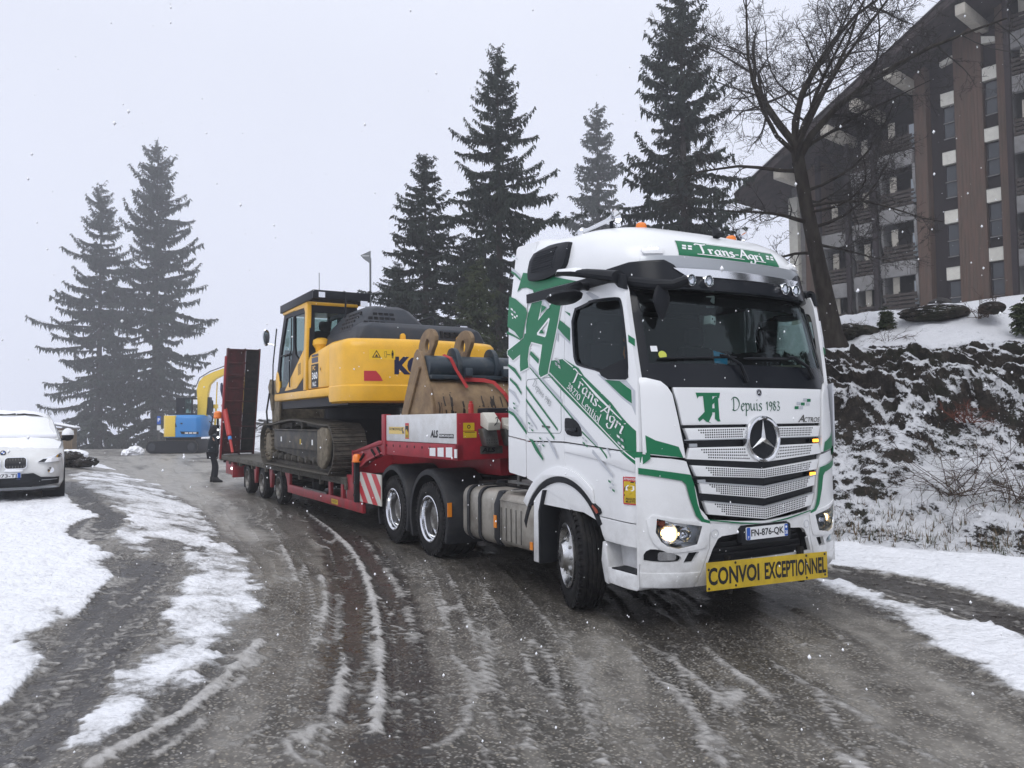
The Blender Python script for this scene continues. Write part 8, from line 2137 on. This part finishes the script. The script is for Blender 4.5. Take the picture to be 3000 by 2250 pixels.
# ---------------------------------------------------------------- parked car
def CAR_NOSE(y, z_, o=0.0):
    a = float(np.interp(abs(y), [0, .55, .70, .80, .86, .90], [0, 0, .035, .12, .28, .50]))
    c = float(np.interp(z_, [.24, .28, .40, .60, .69, .77, .87, .96], [.18, .06, 0, 0, 0, .05, .16, .40]))
    return (max(a, c) + .15 * min(a, c) - .008 - o * 1.6, y, z_)
def build_car():
    GZ = .50
    C_ = empty('parked_car', (10.35, 6.46, GZ), radians(1.0), 'white estate car covered in snow, parked at the left edge facing us', 'car')
    # local x runs back from the front bumper, y across, z up
    st = [(0.0, .60, .40, .66), (.05, .74, .30, .74), (.16, .83, .26, .84), (.40, .885, .24, .93), (.8, .90, .24, .99), (1.2, .90, .24, 1.03), (1.55, .90, .24, 1.08), (2.4, .90, .24, 1.10), (3.4, .895, .24, 1.12), (4.1, .87, .27, 1.13), (4.38, .80, .34, 1.08), (4.45, .70, .45, .95)]
    rings = []
    for x, w, zb, zt in st:
        rings.append([(x, -w * .93, zb), (x, -w, zb + .12), (x, -w, zb + (zt - zb) * .62), (x, -w * .97, zt - .10), (x, -w * .88, zt - .02), (x, -w * .45, zt + .02), (x, 0, zt + .03), (x, w * .45, zt + .02), (x, w * .88, zt - .02), (x, w * .97, zt - .10), (x, w, zb + (zt - zb) * .62), (x, w, zb + .12), (x, w * .93, zb)])
    b = MB(); b.loft(rings); b.build('body', M['carwhite'], C_, smooth=45)
    g = [(1.28, .84, 1.05, .80, 1.07), (1.9, .84, 1.06, .70, 1.42), (2.25, .84, 1.08, .64, 1.53), (3.0, .84, 1.1, .63, 1.56), (3.8, .83, 1.1, .60, 1.53), (4.25, .80, 1.08, .62, 1.18)]
    rings = [[(x, -wb, zb), (x, -(wb * .35 + wt * .65), zb + (zt - zb) * .62), (x, -wt, zt - .03), (x, -wt * .6, zt), (x, 0, zt + .015), (x, wt * .6, zt), (x, wt, zt - .03), (x, wb * .35 + wt * .65, zb + (zt - zb) * .62), (x, wb, zb)] for x, wb, zb, wt, zt in g]
    b = MB(); b.loft(rings); b.build('greenhouse', M['carwhite'], C_, smooth=40)
    for s in (1, -1):
        b = MB(); F = lambda x, v, o=0.0: (x, s * (.845 - .20 * v ** 1.3 + .012 + o), 1.09 + .40 * v)
        patch(b, [(1.62, .02), (2.75, .02), (2.75, .92), (2.22, .90)], F, .004, cell=(.2, .2)); patch(b, [(2.82, .02), (3.85, .05), (3.70, .90), (2.82, .93)], F, .004, cell=(.2, .2)); b.build('side_window', M['winglass'], C_)
        b = MB(); b.tube([(2.1, s * .66, 1.53), (2.3, s * .65, 1.60), (3.6, s * .62, 1.61), (3.8, s * .60, 1.55)], .018, 6); b.build('roof_rail', M['silver'], C_)
        b = MB(); rr = [[(1.62 + dx, s * (.95 + .10 * w_ * cos(2 * pi * k / 12)), 1.10 + .085 * w_ * sin(2 * pi * k / 12)) for k in range(12)] for dx, w_ in ((-.10, .5), (-.06, .9), (0, 1), (.05, .9))]; b.loft(rr); b.tube([(1.6, s * .84, 1.05), (1.6, s * .95, 1.07)], .03, 6); mr = b.build('wing_mirror', M['black'], C_)
        b = MB(); rr = [[(1.60 + dx, s * (.95 + .105 * w_ * cos(pi * k / 8)), 1.13 + .13 * w_ * sin(pi * k / 8)) for k in range(9)] for dx, w_ in ((-.10, .3), (-.05, .9), (.02, 1), (.07, .5))]; b.loft(rr); b.build('mirror_snow', M['snowcap'], mr)
        # headlamp and fog lamp
        FR = CAR_NOSE
        b = MB(); patch(b, [(s * .50, .705), (s * .66, .70), (s * .83, .72), (s * .855, .80), (s * .84, .84), (s * .70, .80), (s * .58, .755)], FR, .012, -.03, cell=(.05, .05)); hl = b.build('headlamp', M['reflector'], C_)
        b = MB(); patch(b, [(s * .51, .708), (s * .60, .705), (s * .64, .755), (s * .58, .752)], FR, .016, .012); b.build('lamp_eye', M['blackgloss'], hl)
        b = MB(); patch(b, [(s * .60, .69), (s * .84, .71), (s * .845, .76), (s * .72, .775), (s * .63, .745)], FR, .03, .01, cell=(.05, .05)); b.build('lamp_snow', M['snowcap'], hl, bevel=.008)
        b = MB(); b.lathe(FR(s * .69, .56, .012), (-1, s * .3, 0), [(0, .052), (.01, .05), (.006, .04), (-.01, 0)], 20); b.build('fog_lamp', M['chrome'], C_)
        b = MB(); patch(b, rrect(min(s * .03, s * .34), max(s * .03, s * .34),   .605, .785, .05), FR, .010, -.02, cell=(.05, .05)); kg = b.build('grille', M['ink'], C_)
        b = MB(); patch(b, rrect(min(s * .02, s * .35), max(s * .02, s * .35),   .592, .798, .06), FR, .018, .0, holes=[rrect(min(s * .035, s * .335), max(s * .035, s * .335), .608, .782, .045)], cell=(.05, .05)); b.build('grille_surround', M['chrome'], kg)
        for k in range(7):
            y = s * (.065 + .04 * k); b = MB(); patch(b, [(y - .006, .615), (y + .006, .615), (y + .006, .775), (y - .006, .775)], FR, .018, .0); b.build('grille_bar', M['steel'], kg)
        b = MB(); patch(b, [(s * .27, .51), (s * .44, .52), (s * .55, .45), (s * .82, .44), (s * .81, .33), (s * .55, .30), (s * .27, .29)], FR, .012, -.02, cell=(.05, .05)); b.build('bumper_grille', M['black'], C_)
        b = MB(); patch(b, [(s * .56, .395), (s * .79, .40), (s * .79, .41), (s * .56, .405)], FR, .02, .0, cell=(.05, None)); b.build('bumper_blade', M['silver'], C_)
        b = MB()
        for x in (.82, 3.58): b.lathe((x, s * .86, .36), (0, s, 0), [(-.3, .0), (-.3, .40), (.045, .40), (.045, .36)], 28)
        b.build('wheel_arch', M['black'], C_)
    FR = CAR_NOSE
    b = MB(); patch(b, [(-.45, .45), (.45, .45), (.42, .29), (-.42, .29)], FR, .010, -.02, cell=(.05, None)); b.build('lower_grille', M['black'], C_)
    b = MB(); patch(b, [(-.5, .285), (.5, .285), (.82, .30), (.80, .26), (.46, .235), (-.46, .235), (-.80, .26), (-.82, .30)], FR, .02, -.03, cell=(.06, None)); b.build('skid_plate', M['silver'], C_, bevel=.006)
    PLc = lambda y, z_, o=0.0: (-.005 - o, y, z_)
    b = MB(); patch(b, rrect(-.26, .26, .425, .535, .008), PLc, .012, -.01); pl = b.build('number_plate', M['plate'], C_)
    b = MB(); patch(b, rrect(-.258, -.215, .427, .533, .006), PLc, .0135); patch(b, rrect(.215, .258, .427, .533, .006), PLc, .0135); b.build('plate_band', M['blue'], pl)
    b = MB(); letter(b, 'AJ-873-TJ', PLc, (.205, .443), (-.41, 0), (0, .073), .014, .015); b.build('plate_number', M['ink'], pl)
    c = Vector(FR(0, .86, .0)); c = Vector((.13, 0, .865))
    b = MB(); b.lathe(c, (-1, 0, .45), [(-.01, .042), (.008, .042), (.010, .036), (.008, 0)], 20); bd = b.build('bonnet_badge', M['ink'], C_)
    b = MB(); ax = Vector((-1, 0, .45)).normalized(); uy = Vector((0, 1, 0)); uz = ax.cross(uy)
    for q in (0, 2):
        vs = [c + ax * .0105] + [c + ax * .0105 + (uy * cos(q * pi / 2 + pi / 2 * k / 6) + uz * sin(q * pi / 2 + pi / 2 * k / 6)) * .026 for k in range(7)]; b.add(vs, [(0, i, i + 1) for i in range(1, 7)])
    b.build('badge_quarter', M['blue'], bd, smooth=0, fix=False)
    b = MB()
    for q in (1, 3):
        vs = [c + ax * .0105] + [c + ax * .0105 + (uy * cos(q * pi / 2 + pi / 2 * k / 6) + uz * sin(q * pi / 2 + pi / 2 * k / 6)) * .026 for k in range(7)]; b.add(vs, [(0, i, i + 1) for i in range(1, 7)])
    b.build('badge_quarter', M['lwhite'], bd, smooth=0, fix=False)
    # snow lying on bonnet, windscreen and roof
    def blanket(rows, th, nm):
        b = MB(); R_ = []
        for i, (x, w, z_) in enumerate(rows):
            R_.append([(x + .02 * noise.noise(Vector((k * .9, i * .7, 3))), w * k / 8, z_ - .05 * (k / 8) ** 4 + th * (.7 + .6 * noise.noise(Vector((k * .5, i * .8, 1)))) * (1 - (abs(k) / 8) ** 6)) for k in range(-8, 9)])
        V = [p for r in R_ for p in r]; n = 17
        b.add(V, [(i * n + k, i * n + k + 1, (i + 1) * n + k + 1, (i + 1) * n + k) for i in range(len(R_) - 1) for k in range(n - 1)])
        b.build(nm, M['snowcap'], C_, smooth=60, fix=False)
    blanket([(.34, .70, .90), (.45, .80, .965), (.8, .83, 1.015), (1.2, .84, 1.055), (1.38, .82, 1.09)], .035, 'bonnet_snow')
    blanket([(1.33, .80, 1.08), (1.36, .79, 1.13), (1.7, .73, 1.31), (1.92, .69, 1.43), (2.02, .66, 1.465)], .045, 'windscreen_snow')
    blanket([(2.14, .60, 1.50), (2.2, .63, 1.53), (3.0, .62, 1.57), (3.8, .59, 1.54), (3.95, .55, 1.45)], .06, 'roof_snow')
    b = MB(); rr = [[(1.36 + .05 * cos(2 * pi * k / 10), y, 1.135 + (.045 + .015 * noise.noise(Vector((y * 4, 0, 2)))) * sin(2 * pi * k / 10)) for k in range(10)] for y in np.linspace(-.76, .76, 16)]; b.loft(rr); b.build('wiper_snow', M['snowcap'], C_, smooth=60)
    b = MB(); patch(b, [(-.30, .585), (-.05, .60), (-.02, .565), (-.12, .55), (-.28, .555)], FR, .03, .0, cell=.05); b.build('grille_snow', M['snowcap'], C_, bevel=.01)
    cw = wheel_meshes(.345, .225, .225, 'car')
    for x in (.82, 3.58): put_wheel(C_, cw, (x, .885, .345)); put_wheel(C_, cw, (x, -.885, .345), True)
    b = MB(); b.box(.3, 4.1, -.75, .75, .20, .45); b.build('underbody', M['ink'], C_)
M['snowcap'] = mat('lying_snow', (.88, .89, .92), .65, bump=.15, bscale=12)
build_car()
# ---------------------------------------------------------------- plank hut behind the car
HUT_AT = (64.0, 6.25, .12)
def build_hut():
    H = empty('plank_hut', HUT_AT, radians(-10), 'small brown plank hut with a snowy sloping roof behind the white car', 'hut')
    b = MB(); b.box(.04, 1.6, -.52, .62, -.5, 1.25); b.build('hut_core', M['darksiding'], H)
    pm = MB(); pm.box(-.012, .012, -.055, .055, 0, 1.0); me = pm.mesh('plank', M['hutwood'])
    for k in range(9):
        y = -.48 + k * .125; o = link('plank', me, H); o.location = (.02 - (.02 if k % 2 else 0), y, -.4); o.scale = (1, 1, 1.62 + .012 * k)
    for k in range(12):
        x = .10 + k * .125; o = link('plank', me, H); o.location = (x, -.535 - (.02 if k % 2 else 0), -.4); o.rotation_euler = (0, 0, pi / 2); o.scale = (1, 1, 1.6)
    b = MB(); b.prism([(-.75, 1.20), (.75, 1.52), (.75, 1.60), (-.75, 1.28)], 'x', -.35, 1.9); b.build('roof', M['steel'], H)
    b = MB(); b.prism([(-.72, 1.29), (.75, 1.605), (.75, 1.69), (-.68, 1.36)], 'x', -.32, 1.88); b.build('roof_snow', M['snowcap'], H, bevel=.03)
    H.scale = (1.1, 1.1, 1.1)
    b = MB(); b.box(-.34, -.30, -.70, .7, 1.02, 1.12); b.build('gutter', M['pale'], H)
build_hut()
# ---------------------------------------------------------------- small blue and yellow excavator at the end of the road
def build_mini():
    A = math.atan2(-.872, -.49)
    E = empty('blue_excavator', (45.7, -.50, .05), A, 'smaller blue and yellow excavator parked at the end of the road', 'excavator')
    for yc in (-.85, .85):
        loop, pitch, P = track_loop(3.3, .36, 34, .02)
        b = MB(); rg = []
        for p in P[:-1]: pass
        cs = [(p.x - .55, p.z) for p in P[:-1]]
        b.prism(cs, 'y', yc - .25, yc + .25); tk = b.build('crawler_track', M['exdark'], E)
        sm = MB(); sm.box(-pitch * .42, pitch * .42, -.255, .255, -.022, .0); me = sm.mesh('track_shoe', M['track'])
        for p, a in loop: o = link('track_shoe', me, tk); o.location = (p.x - .55, yc, p.z); o.rotation_euler = (0, -a, 0)
        b = MB()
        for x in (-1.80, .70): b.lathe((x, yc - .26, .36), (0, -1, 0), [(0, .24), (.02, .22), (.02, .1), (.03, 0)], 20)
        b.build('track_wheel', M['exgrey'], E)
    b = MB(); b.box(-1.1, .6, -.7, .7, .4, .92); b.build('undercarriage', M['exdark'], E)
    b = MB(); b.prism([(.95, .0), (1.12, .0), (1.16, .35), (1.10, .82), (.95, .82)], 'y', -1.05, 1.05); b.build('dozer_blade', M['exdark'], E, bevel=.02)
    # house, its rear towards us
    pl = lambda w, z_, y0=-1.05: [(-w + .25, y0 + .02, z_), (0, y0 - .10, z_), (w - .25, y0 + .02, z_), (w - .05, y0 + .25, z_), (w, y0 + .7, z_), (w, 1.0, z_), (-w, 1.0, z_), (-w, y0 + .7, z_), (-w + .05, y0 + .25, z_)]
    b = MB(); b.loft([pl(1.18, .94), pl(1.24, 1.05), pl(1.24, 1.75), pl(1.20, 2.15, -1.0), pl(1.05, 2.30, -.85)]); hs = b.build('rear_hood', M['exblue'], E, bevel=.03, smooth=40)
    b = MB(); b.loft([[(x * 1.012, y * 1.008, z_) for x, y, z_ in ((-1.24, .9, zz), (-1.24, -.35, zz), (-1.19, -.8, zz), (-.99, -1.03, zz), (-.32, -1.15, zz), (-.32, .9, zz))] for zz in (.98, 1.75, 2.12, 2.27)]); b.build('side_cover', M['exyellow2'], E, bevel=.03)
    BK = lambda x, z_, o=0.0: (x, -1.155 + .12 * min(1, abs(x)) - .0 - o + (max(0, z_ - 1.75) * .12), z_)
    b = MB(); patch(b, [(-.72, 1.55), (-.22, 1.58), (-.35, 1.90), (-.62, 1.98)], BK, .02, -.02, cell=.15); b.build('hood_vent', M['exdark'], hs)
    b = MB(); patch(b, [(.0, 1.30), (1.12, 1.26), (1.12, 1.12), (.10, 1.14)], BK, .02, -.02, cell=.15); b.build('rear_strip', M['exdark'], hs)
    b = MB(); [b.box(*q) for q in ()]
    for k in range(3): patch(b, rrect(.30 + k * .25, .50 + k * .25, 1.165, 1.235, .01), BK, .03, .0)
    b.build('strip_lettering', M['lwhite'], hs)
    b = MB(); patch(b, rrect(.02, .14, 1.74, 1.82, .02), BK, .025, .0); b.build('hood_latch', M['exdark'], hs)
    # cab on the left
    b = MB()
    for (x, y) in ((-.60, -.25), (.38, -.25), (-.60, .95), (.38, .95)): b.box(x - .05, x + .05, y - .05, y + .05, 2.2, 3.33)
    b.box(-.66, .44, -.30, 1.0, 3.28, 3.36); b.box(-.66, .44, -.30, 1.0, 2.2, 2.42); b.box(-.60, -.10, -.28, -.24, 2.4, 3.3); cb = b.build('cab_frame', M['exdark'], E, bevel=.01)
    b = MB(); b.box(-.10, .36, -.27, -.255, 2.42, 3.28); b.box(-.60, -.58, -.2, .95, 2.42, 3.28); b.build('cab_window', M['glass'], cb)
    # boom bending over to the right, with its ram
    b = MB(); c = [(.55, 2.05), (.56, 3.0), (.50, 3.9), (.62, 4.35), (.95, 4.70), (1.6, 4.98), (2.6, 5.30), (3.4, 5.45)]; c2 = [(3.4, 5.20), (2.4, 4.85), (1.7, 4.52), (1.35, 4.18), (1.22, 3.6), (1.18, 2.8), (1.1, 2.05)]
    b.prism(c + c2, 'y', .15, .50); b.build('boom', M['exyellow2'], E, bevel=.02)
    b = MB(); b.prism([(3.2, 5.5), (3.5, 5.5), (3.75, 3.2), (3.5, 3.1), (3.1, 5.1)], 'y', .2, .45); b.prism([(3.45, 3.3), (3.9, 3.1), (3.7, 2.4), (3.1, 2.5), (3.2, 2.9)], 'y', .0, .65); b.build('dipper_arm', M['exyellow2'], E, bevel=.02)
    b = MB(); b.tube([(1.55, .6, 1.6), (1.62, .6, 2.9)], .07, 8); b.tube([(1.62, .6, 2.9), (1.68, .6, 4.35)], .04, 8); b.box(1.45, 1.72, .5, .7, 2.7, 2.95); b.build('boom_ram', M['exyellow2'], E)
    b = MB(); b.tube([(1.3, .4, 1.3), (1.5, .35, 2.1), (1.45, .4, 3.2)], .05, 7); b.tube([(1.5, -.2, 1.9), (1.75, -.2, 1.6), (1.65, -.2, 1.1)], .035, 7); b.tube([(.45, .1, 4.0), (.7, .1, 4.6), (1.4, .1, 5.0), (2.5, .1, 5.38)], .03, 6); b.build('hose', M['exdark'], E)
    b = MB(); b.box(1.12, 1.34, .2, .6, 2.3, 3.4); b.build('boom_foot', M['exdark'], E)
    E.scale = (.93, .93, .98)
MINI = build_mini()
# ---------------------------------------------------------------- person by the trailer ramps
def skinned(name, chains, m, parent, sub=2):
    """One continuous surface grown over joints with radii (rooted at the first joint)."""
    me = bpy.data.meshes.new(name); V = []; Ed = []; R_ = []; idx = {}
    for ch in chains:
        prev = None
        for key, p, r in ch:
            if key not in idx: idx[key] = len(V); V.append(p); R_.append(r)
            i = idx[key]
            if prev is not None: Ed.append((prev, i))
            prev = i
    me.from_pydata(V, Ed, [])
    ob = bpy.data.objects.new(name, me); COL.objects.link(ob)
    md = ob.modifiers.new('skin', 'SKIN'); md.use_smooth_shade = True
    if not me.skin_vertices: me.skin_vertices.new()
    for i, r in enumerate(R_):
        sv = me.skin_vertices[0].data[i]; sv.radius = r if isinstance(r, tuple) else (r, r); sv.use_root = (i == 0)
    ms = ob.modifiers.new('sub', 'SUBSURF'); ms.levels = sub; ms.render_levels = sub
    dg = bpy.context.evaluated_depsgraph_get(); dg.update()
    nm = bpy.data.meshes.new_from_object(ob.evaluated_get(dg)); nm.name = name
    bpy.data.objects.remove(ob)
    nm.materials.clear(); nm.materials.append(m)
    nm.polygons.foreach_set('use_smooth', [True] * len(nm.polygons))
    o = link(name, nm, parent); return o
def build_person():
    A = math.atan2(-.872, -.49) + .15     # faces the trailer
    P = empty('person', (20.45, 1.72, 0), A, 'person in a dark hooded jacket standing at the trailer ramp, hands on its controls', 'person')
    hip, chest, neck, head = (0, 0, .93), (.05, 0, 1.28), (.07, 0, 1.46), (.12, 0, 1.58)
    k = [[('p', hip, .06), ('s', (.02, 0, 1.10), .10), ('c', chest, .11), ('n', neck, .055), ('h', head, (.085, .095)), ('t', (.13, 0, 1.68), .06)],
         [('p', hip, .06), ('l1', (.0, .10, .86), .085), ('lk', (.04, .11, .48), .058), ('la', (-.03, .11, .10), .045), ('lf', (.12, .12, .04), .04)],
         [('p', hip, .06), ('r1', (.0, -.10, .86), .085), ('rk', (.14, -.11, .50), .058), ('ra', (.10, -.11, .10), .045), ('rf', (.25, -.12, .04), .04)],
         [('c', chest, .13), ('ls', (.05, .19, 1.38), .06), ('le', (.20, .25, 1.16), .045), ('lh', (.40, .20, 1.30), .032), ('lp', (.46, .19, 1.33), .036)],
         [('c', chest, .13), ('rs', (.05, -.19, 1.38), .06), ('re', (.24, -.24, 1.18), .045), ('rh', (.44, -.17, 1.42), .032), ('rp', (.50, -.16, 1.46), .036)]]
    body = skinned('body', k, M['skin'], P)
    j = [[('b', (.0, 0, .74), (.10, .10)), ('p', (.0, 0, .88), (.145, .14)), ('s', (.02, 0, 1.08), (.19, .165)), ('c', (.045, 0, 1.30), (.20, .17)), ('n', (.05, 0, 1.45), (.10, .10))],
         [('c', (.045, 0, 1.30), (.20, .17)), ('ls', (.05, .20, 1.38), .085), ('le', (.20, .25, 1.16), .068), ('lh', (.39, .20, 1.29), .05)],
         [('c', (.045, 0, 1.30), (.20, .17)), ('rs', (.05, -.20, 1.38), .085), ('re', (.24, -.24, 1.18), .068), ('rh', (.43, -.17, 1.41), .05)]]
    skinned('jacket', j, M['cloth'], P)
    b = MB(); b.tube([(-.02, 0, 1.42), (-.01, 0, 1.50), (.05, 0, 1.60), (.10, 0, 1.70), (.14, 0, 1.745)], [.10, .125, .135, .11, .03], 14); b.build('hood', M['cloth2'], P, smooth=60)
    b = MB(); b.tube([(-.06, 0, 1.46), (.06, 0, 1.44), (.15, 0, 1.42)], [.10, .12, .06], 12); b.build('collar', M['signgrey'], P, smooth=60)
    t = [[('p', (.0, 0, .90), (.15, .13)), ('l1', (.0, .10, .84), .105), ('lk', (.04, .11, .48), .08), ('la', (-.02, .11, .12), .068)], [('p', (.0, 0, .90), (.15, .13)), ('r1', (.0, -.10, .84), .105), ('rk', (.14, -.11, .50), .08), ('ra', (.11, -.11, .12), .068)]]
    skinned('trousers', t, M['cloth2'], P)
    for y, x in ((.115, .0), (-.115, .13)):
        b = MB(); b.prism([(x - .10, 0), (x + .20, 0), (x + .20, .05), (x + .10, .10), (x + .04, .18), (x - .09, .18)], 'y', y - .05, y + .05); b.build('boot', M['ink'], P, bevel=.03)
    for (hx, hy, hz) in ((.47, .19, 1.335), (.51, -.16, 1.465)):      # fingers closed on the controls
        for q in range(4):
            b = MB(); yy = hy - .03 + .02 * q; b.tube([(hx, yy, hz), (hx + .04, yy, hz + .012), (hx + .06, yy, hz - .01), (hx + .05, yy, hz - .03)], [.010, .009, .008, .006], 5); b.build('finger', M['skin'], body)
        b = MB(); b.tube([(hx - .01, hy + .03, hz - .01), (hx + .025, hy + .035, hz - .03), (hx + .045, hy + .02, hz - .035)], [.011, .010, .007], 5); b.build('thumb', M['skin'], body)
build_person()
# ---------------------------------------------------------------- signs
def build_signs():
    A = math.atan2(-.872, -.49)
    s = empty('parking_sign', (52.0, .55, .0), A, 'blue parking sign on a grey post under the left spruces', 'sign')
    b = MB(); b.cyl((0, 0, 0), (0, 0, 2.3), .04, n=8); b.build('post', M['steel'], s)
    b = MB(); b.box(-.13, .13, -.05, -.035, 1.75, 2.3); bl = b.build('panel', M['blue'], s)
    b = MB(); letter(b, 'P', lambda x, z_, o: (x, -.05 - o, z_), (-.07, 1.92), (.14, 0), (0, .24), .003, .03); b.build('letter', M['lwhite'], bl)
    b = MB(); b.box(-.12, .12, -.05, -.035, 1.35, 1.68); b.build('lower_panel', M['plate'], s)
    zb = bank_height(35.1, -8.4)
    t = empty('triangular_sign', (35.1, -8.4, zb - .3), A, 'grey back of a triangular road sign on a tall post beside the spruces', 'sign')
    top = 10.75 - zb + .3
    b = MB(); b.cyl((0, 0, 0), (0, 0, top - .1), .055, n=8); b.build('post', M['signgrey'], t)
    b = MB(); b.prism([(-.52, top + .05), (.04, top + .30), (.03, top - .42), (-.36, top - .14)], 'y', -.09, -.07); p = b.build('plate', M['signgrey'], t)
    b = MB(); b.box(-.42, -.05, -.10, -.09, top + .0, top + .03); b.build('brace', M['lwhite'], p)
    for (c, r, sd, lab, fl, m) in (((22.7, 5.55, .72), (.55, .45, .30), 21, 'dark heap of scraped earth and snow beside the white car', .9, None), ((21.9, 5.10, .68), (.34, .3, .18), 22, 'small dirty snow lump nearest the road behind the car', .8, None), ((27.0, 5.6, .72), (.8, .5, .22), 23, 'white ploughed snow heap in front of the plank hut', .9, M['snowcap']), ((45.2, 2.5, .1), (.75, .55, .45), 24, 'ploughed snow heap left of the small excavator', .9, M['snowcap'])):
        rock_thing('snow_heap', c, r, sd, lab, fl, m)['category'] = 'snow heap'
build_signs()
# ---------------------------------------------------------------- falling snow and mist
def build_snowfall():
    rs = np.random.RandomState(77); n = 2300
    d = rs.uniform(1.6, 16, n) ; lat = rs.uniform(-.72, .72, n) * d; up = rs.uniform(-.55, .55, n) * d
    fw = np.array([.8708, -.4895, .0455]); rt = np.array([-.4896, -.8719, -.0105])
    P = np.array([-5.007, 5.4027, 1.838]) + fw * d[:, None] + rt * lat[:, None] + np.array([0, 0, 1]) * up[:, None]
    P = P[P[:, 2] > .05]
    P = P[~((P[:, 0] > .0) & (P[:, 0] < 7) & (np.abs(P[:, 1]) < 1.3) & (P[:, 2] < 3.9))]
    n = len(P); r = rs.uniform(.0016, .0046, n) * np.where(rs.rand(n) < .04, 1.9, 1)
    O = np.array([(1, 0, 0), (0, 1, 0), (-1, 0, 0), (0, -1, 0), (0, 0, 1.3), (0, 0, -1.3)], float)
    V = (P[:, None, :] + O[None] * r[:, None, None]).reshape(-1, 3)
    f = np.array([(0, 1, 4), (1, 2, 4), (2, 3, 4), (3, 0, 4), (1, 0, 5), (2, 1, 5), (3, 2, 5), (0, 3, 5)])
    F = (f[None] + (np.arange(n) * 6)[:, None, None]).reshape(-1, 3)
    link('snowfall', tri_mesh('snowfall', V, F, mat('snowflake', (.92, .93, .95), .8), smooth=True), None, kind='stuff')
build_snowfall()
def build_haze():
    m = bpy.data.materials.new('haze'); m.use_nodes = True; nt = m.node_tree; nt.nodes.clear()
    out = N(nt, 'ShaderNodeOutputMaterial'); v = N(nt, 'ShaderNodeVolumePrincipled')
    v.inputs['Color'].default_value = (.95, .96, 1, 1); v.inputs['Density'].default_value = HAZE; v.inputs['Anisotropy'].default_value = .2
    L(nt, v.outputs[0], out.inputs['Volume'])
    b = MB(); b.box(-95, 145, -95, 95, -3.4, 40); b.build('haze', m, None, smooth=0, kind='stuff')
HAZE = .0019
build_haze()
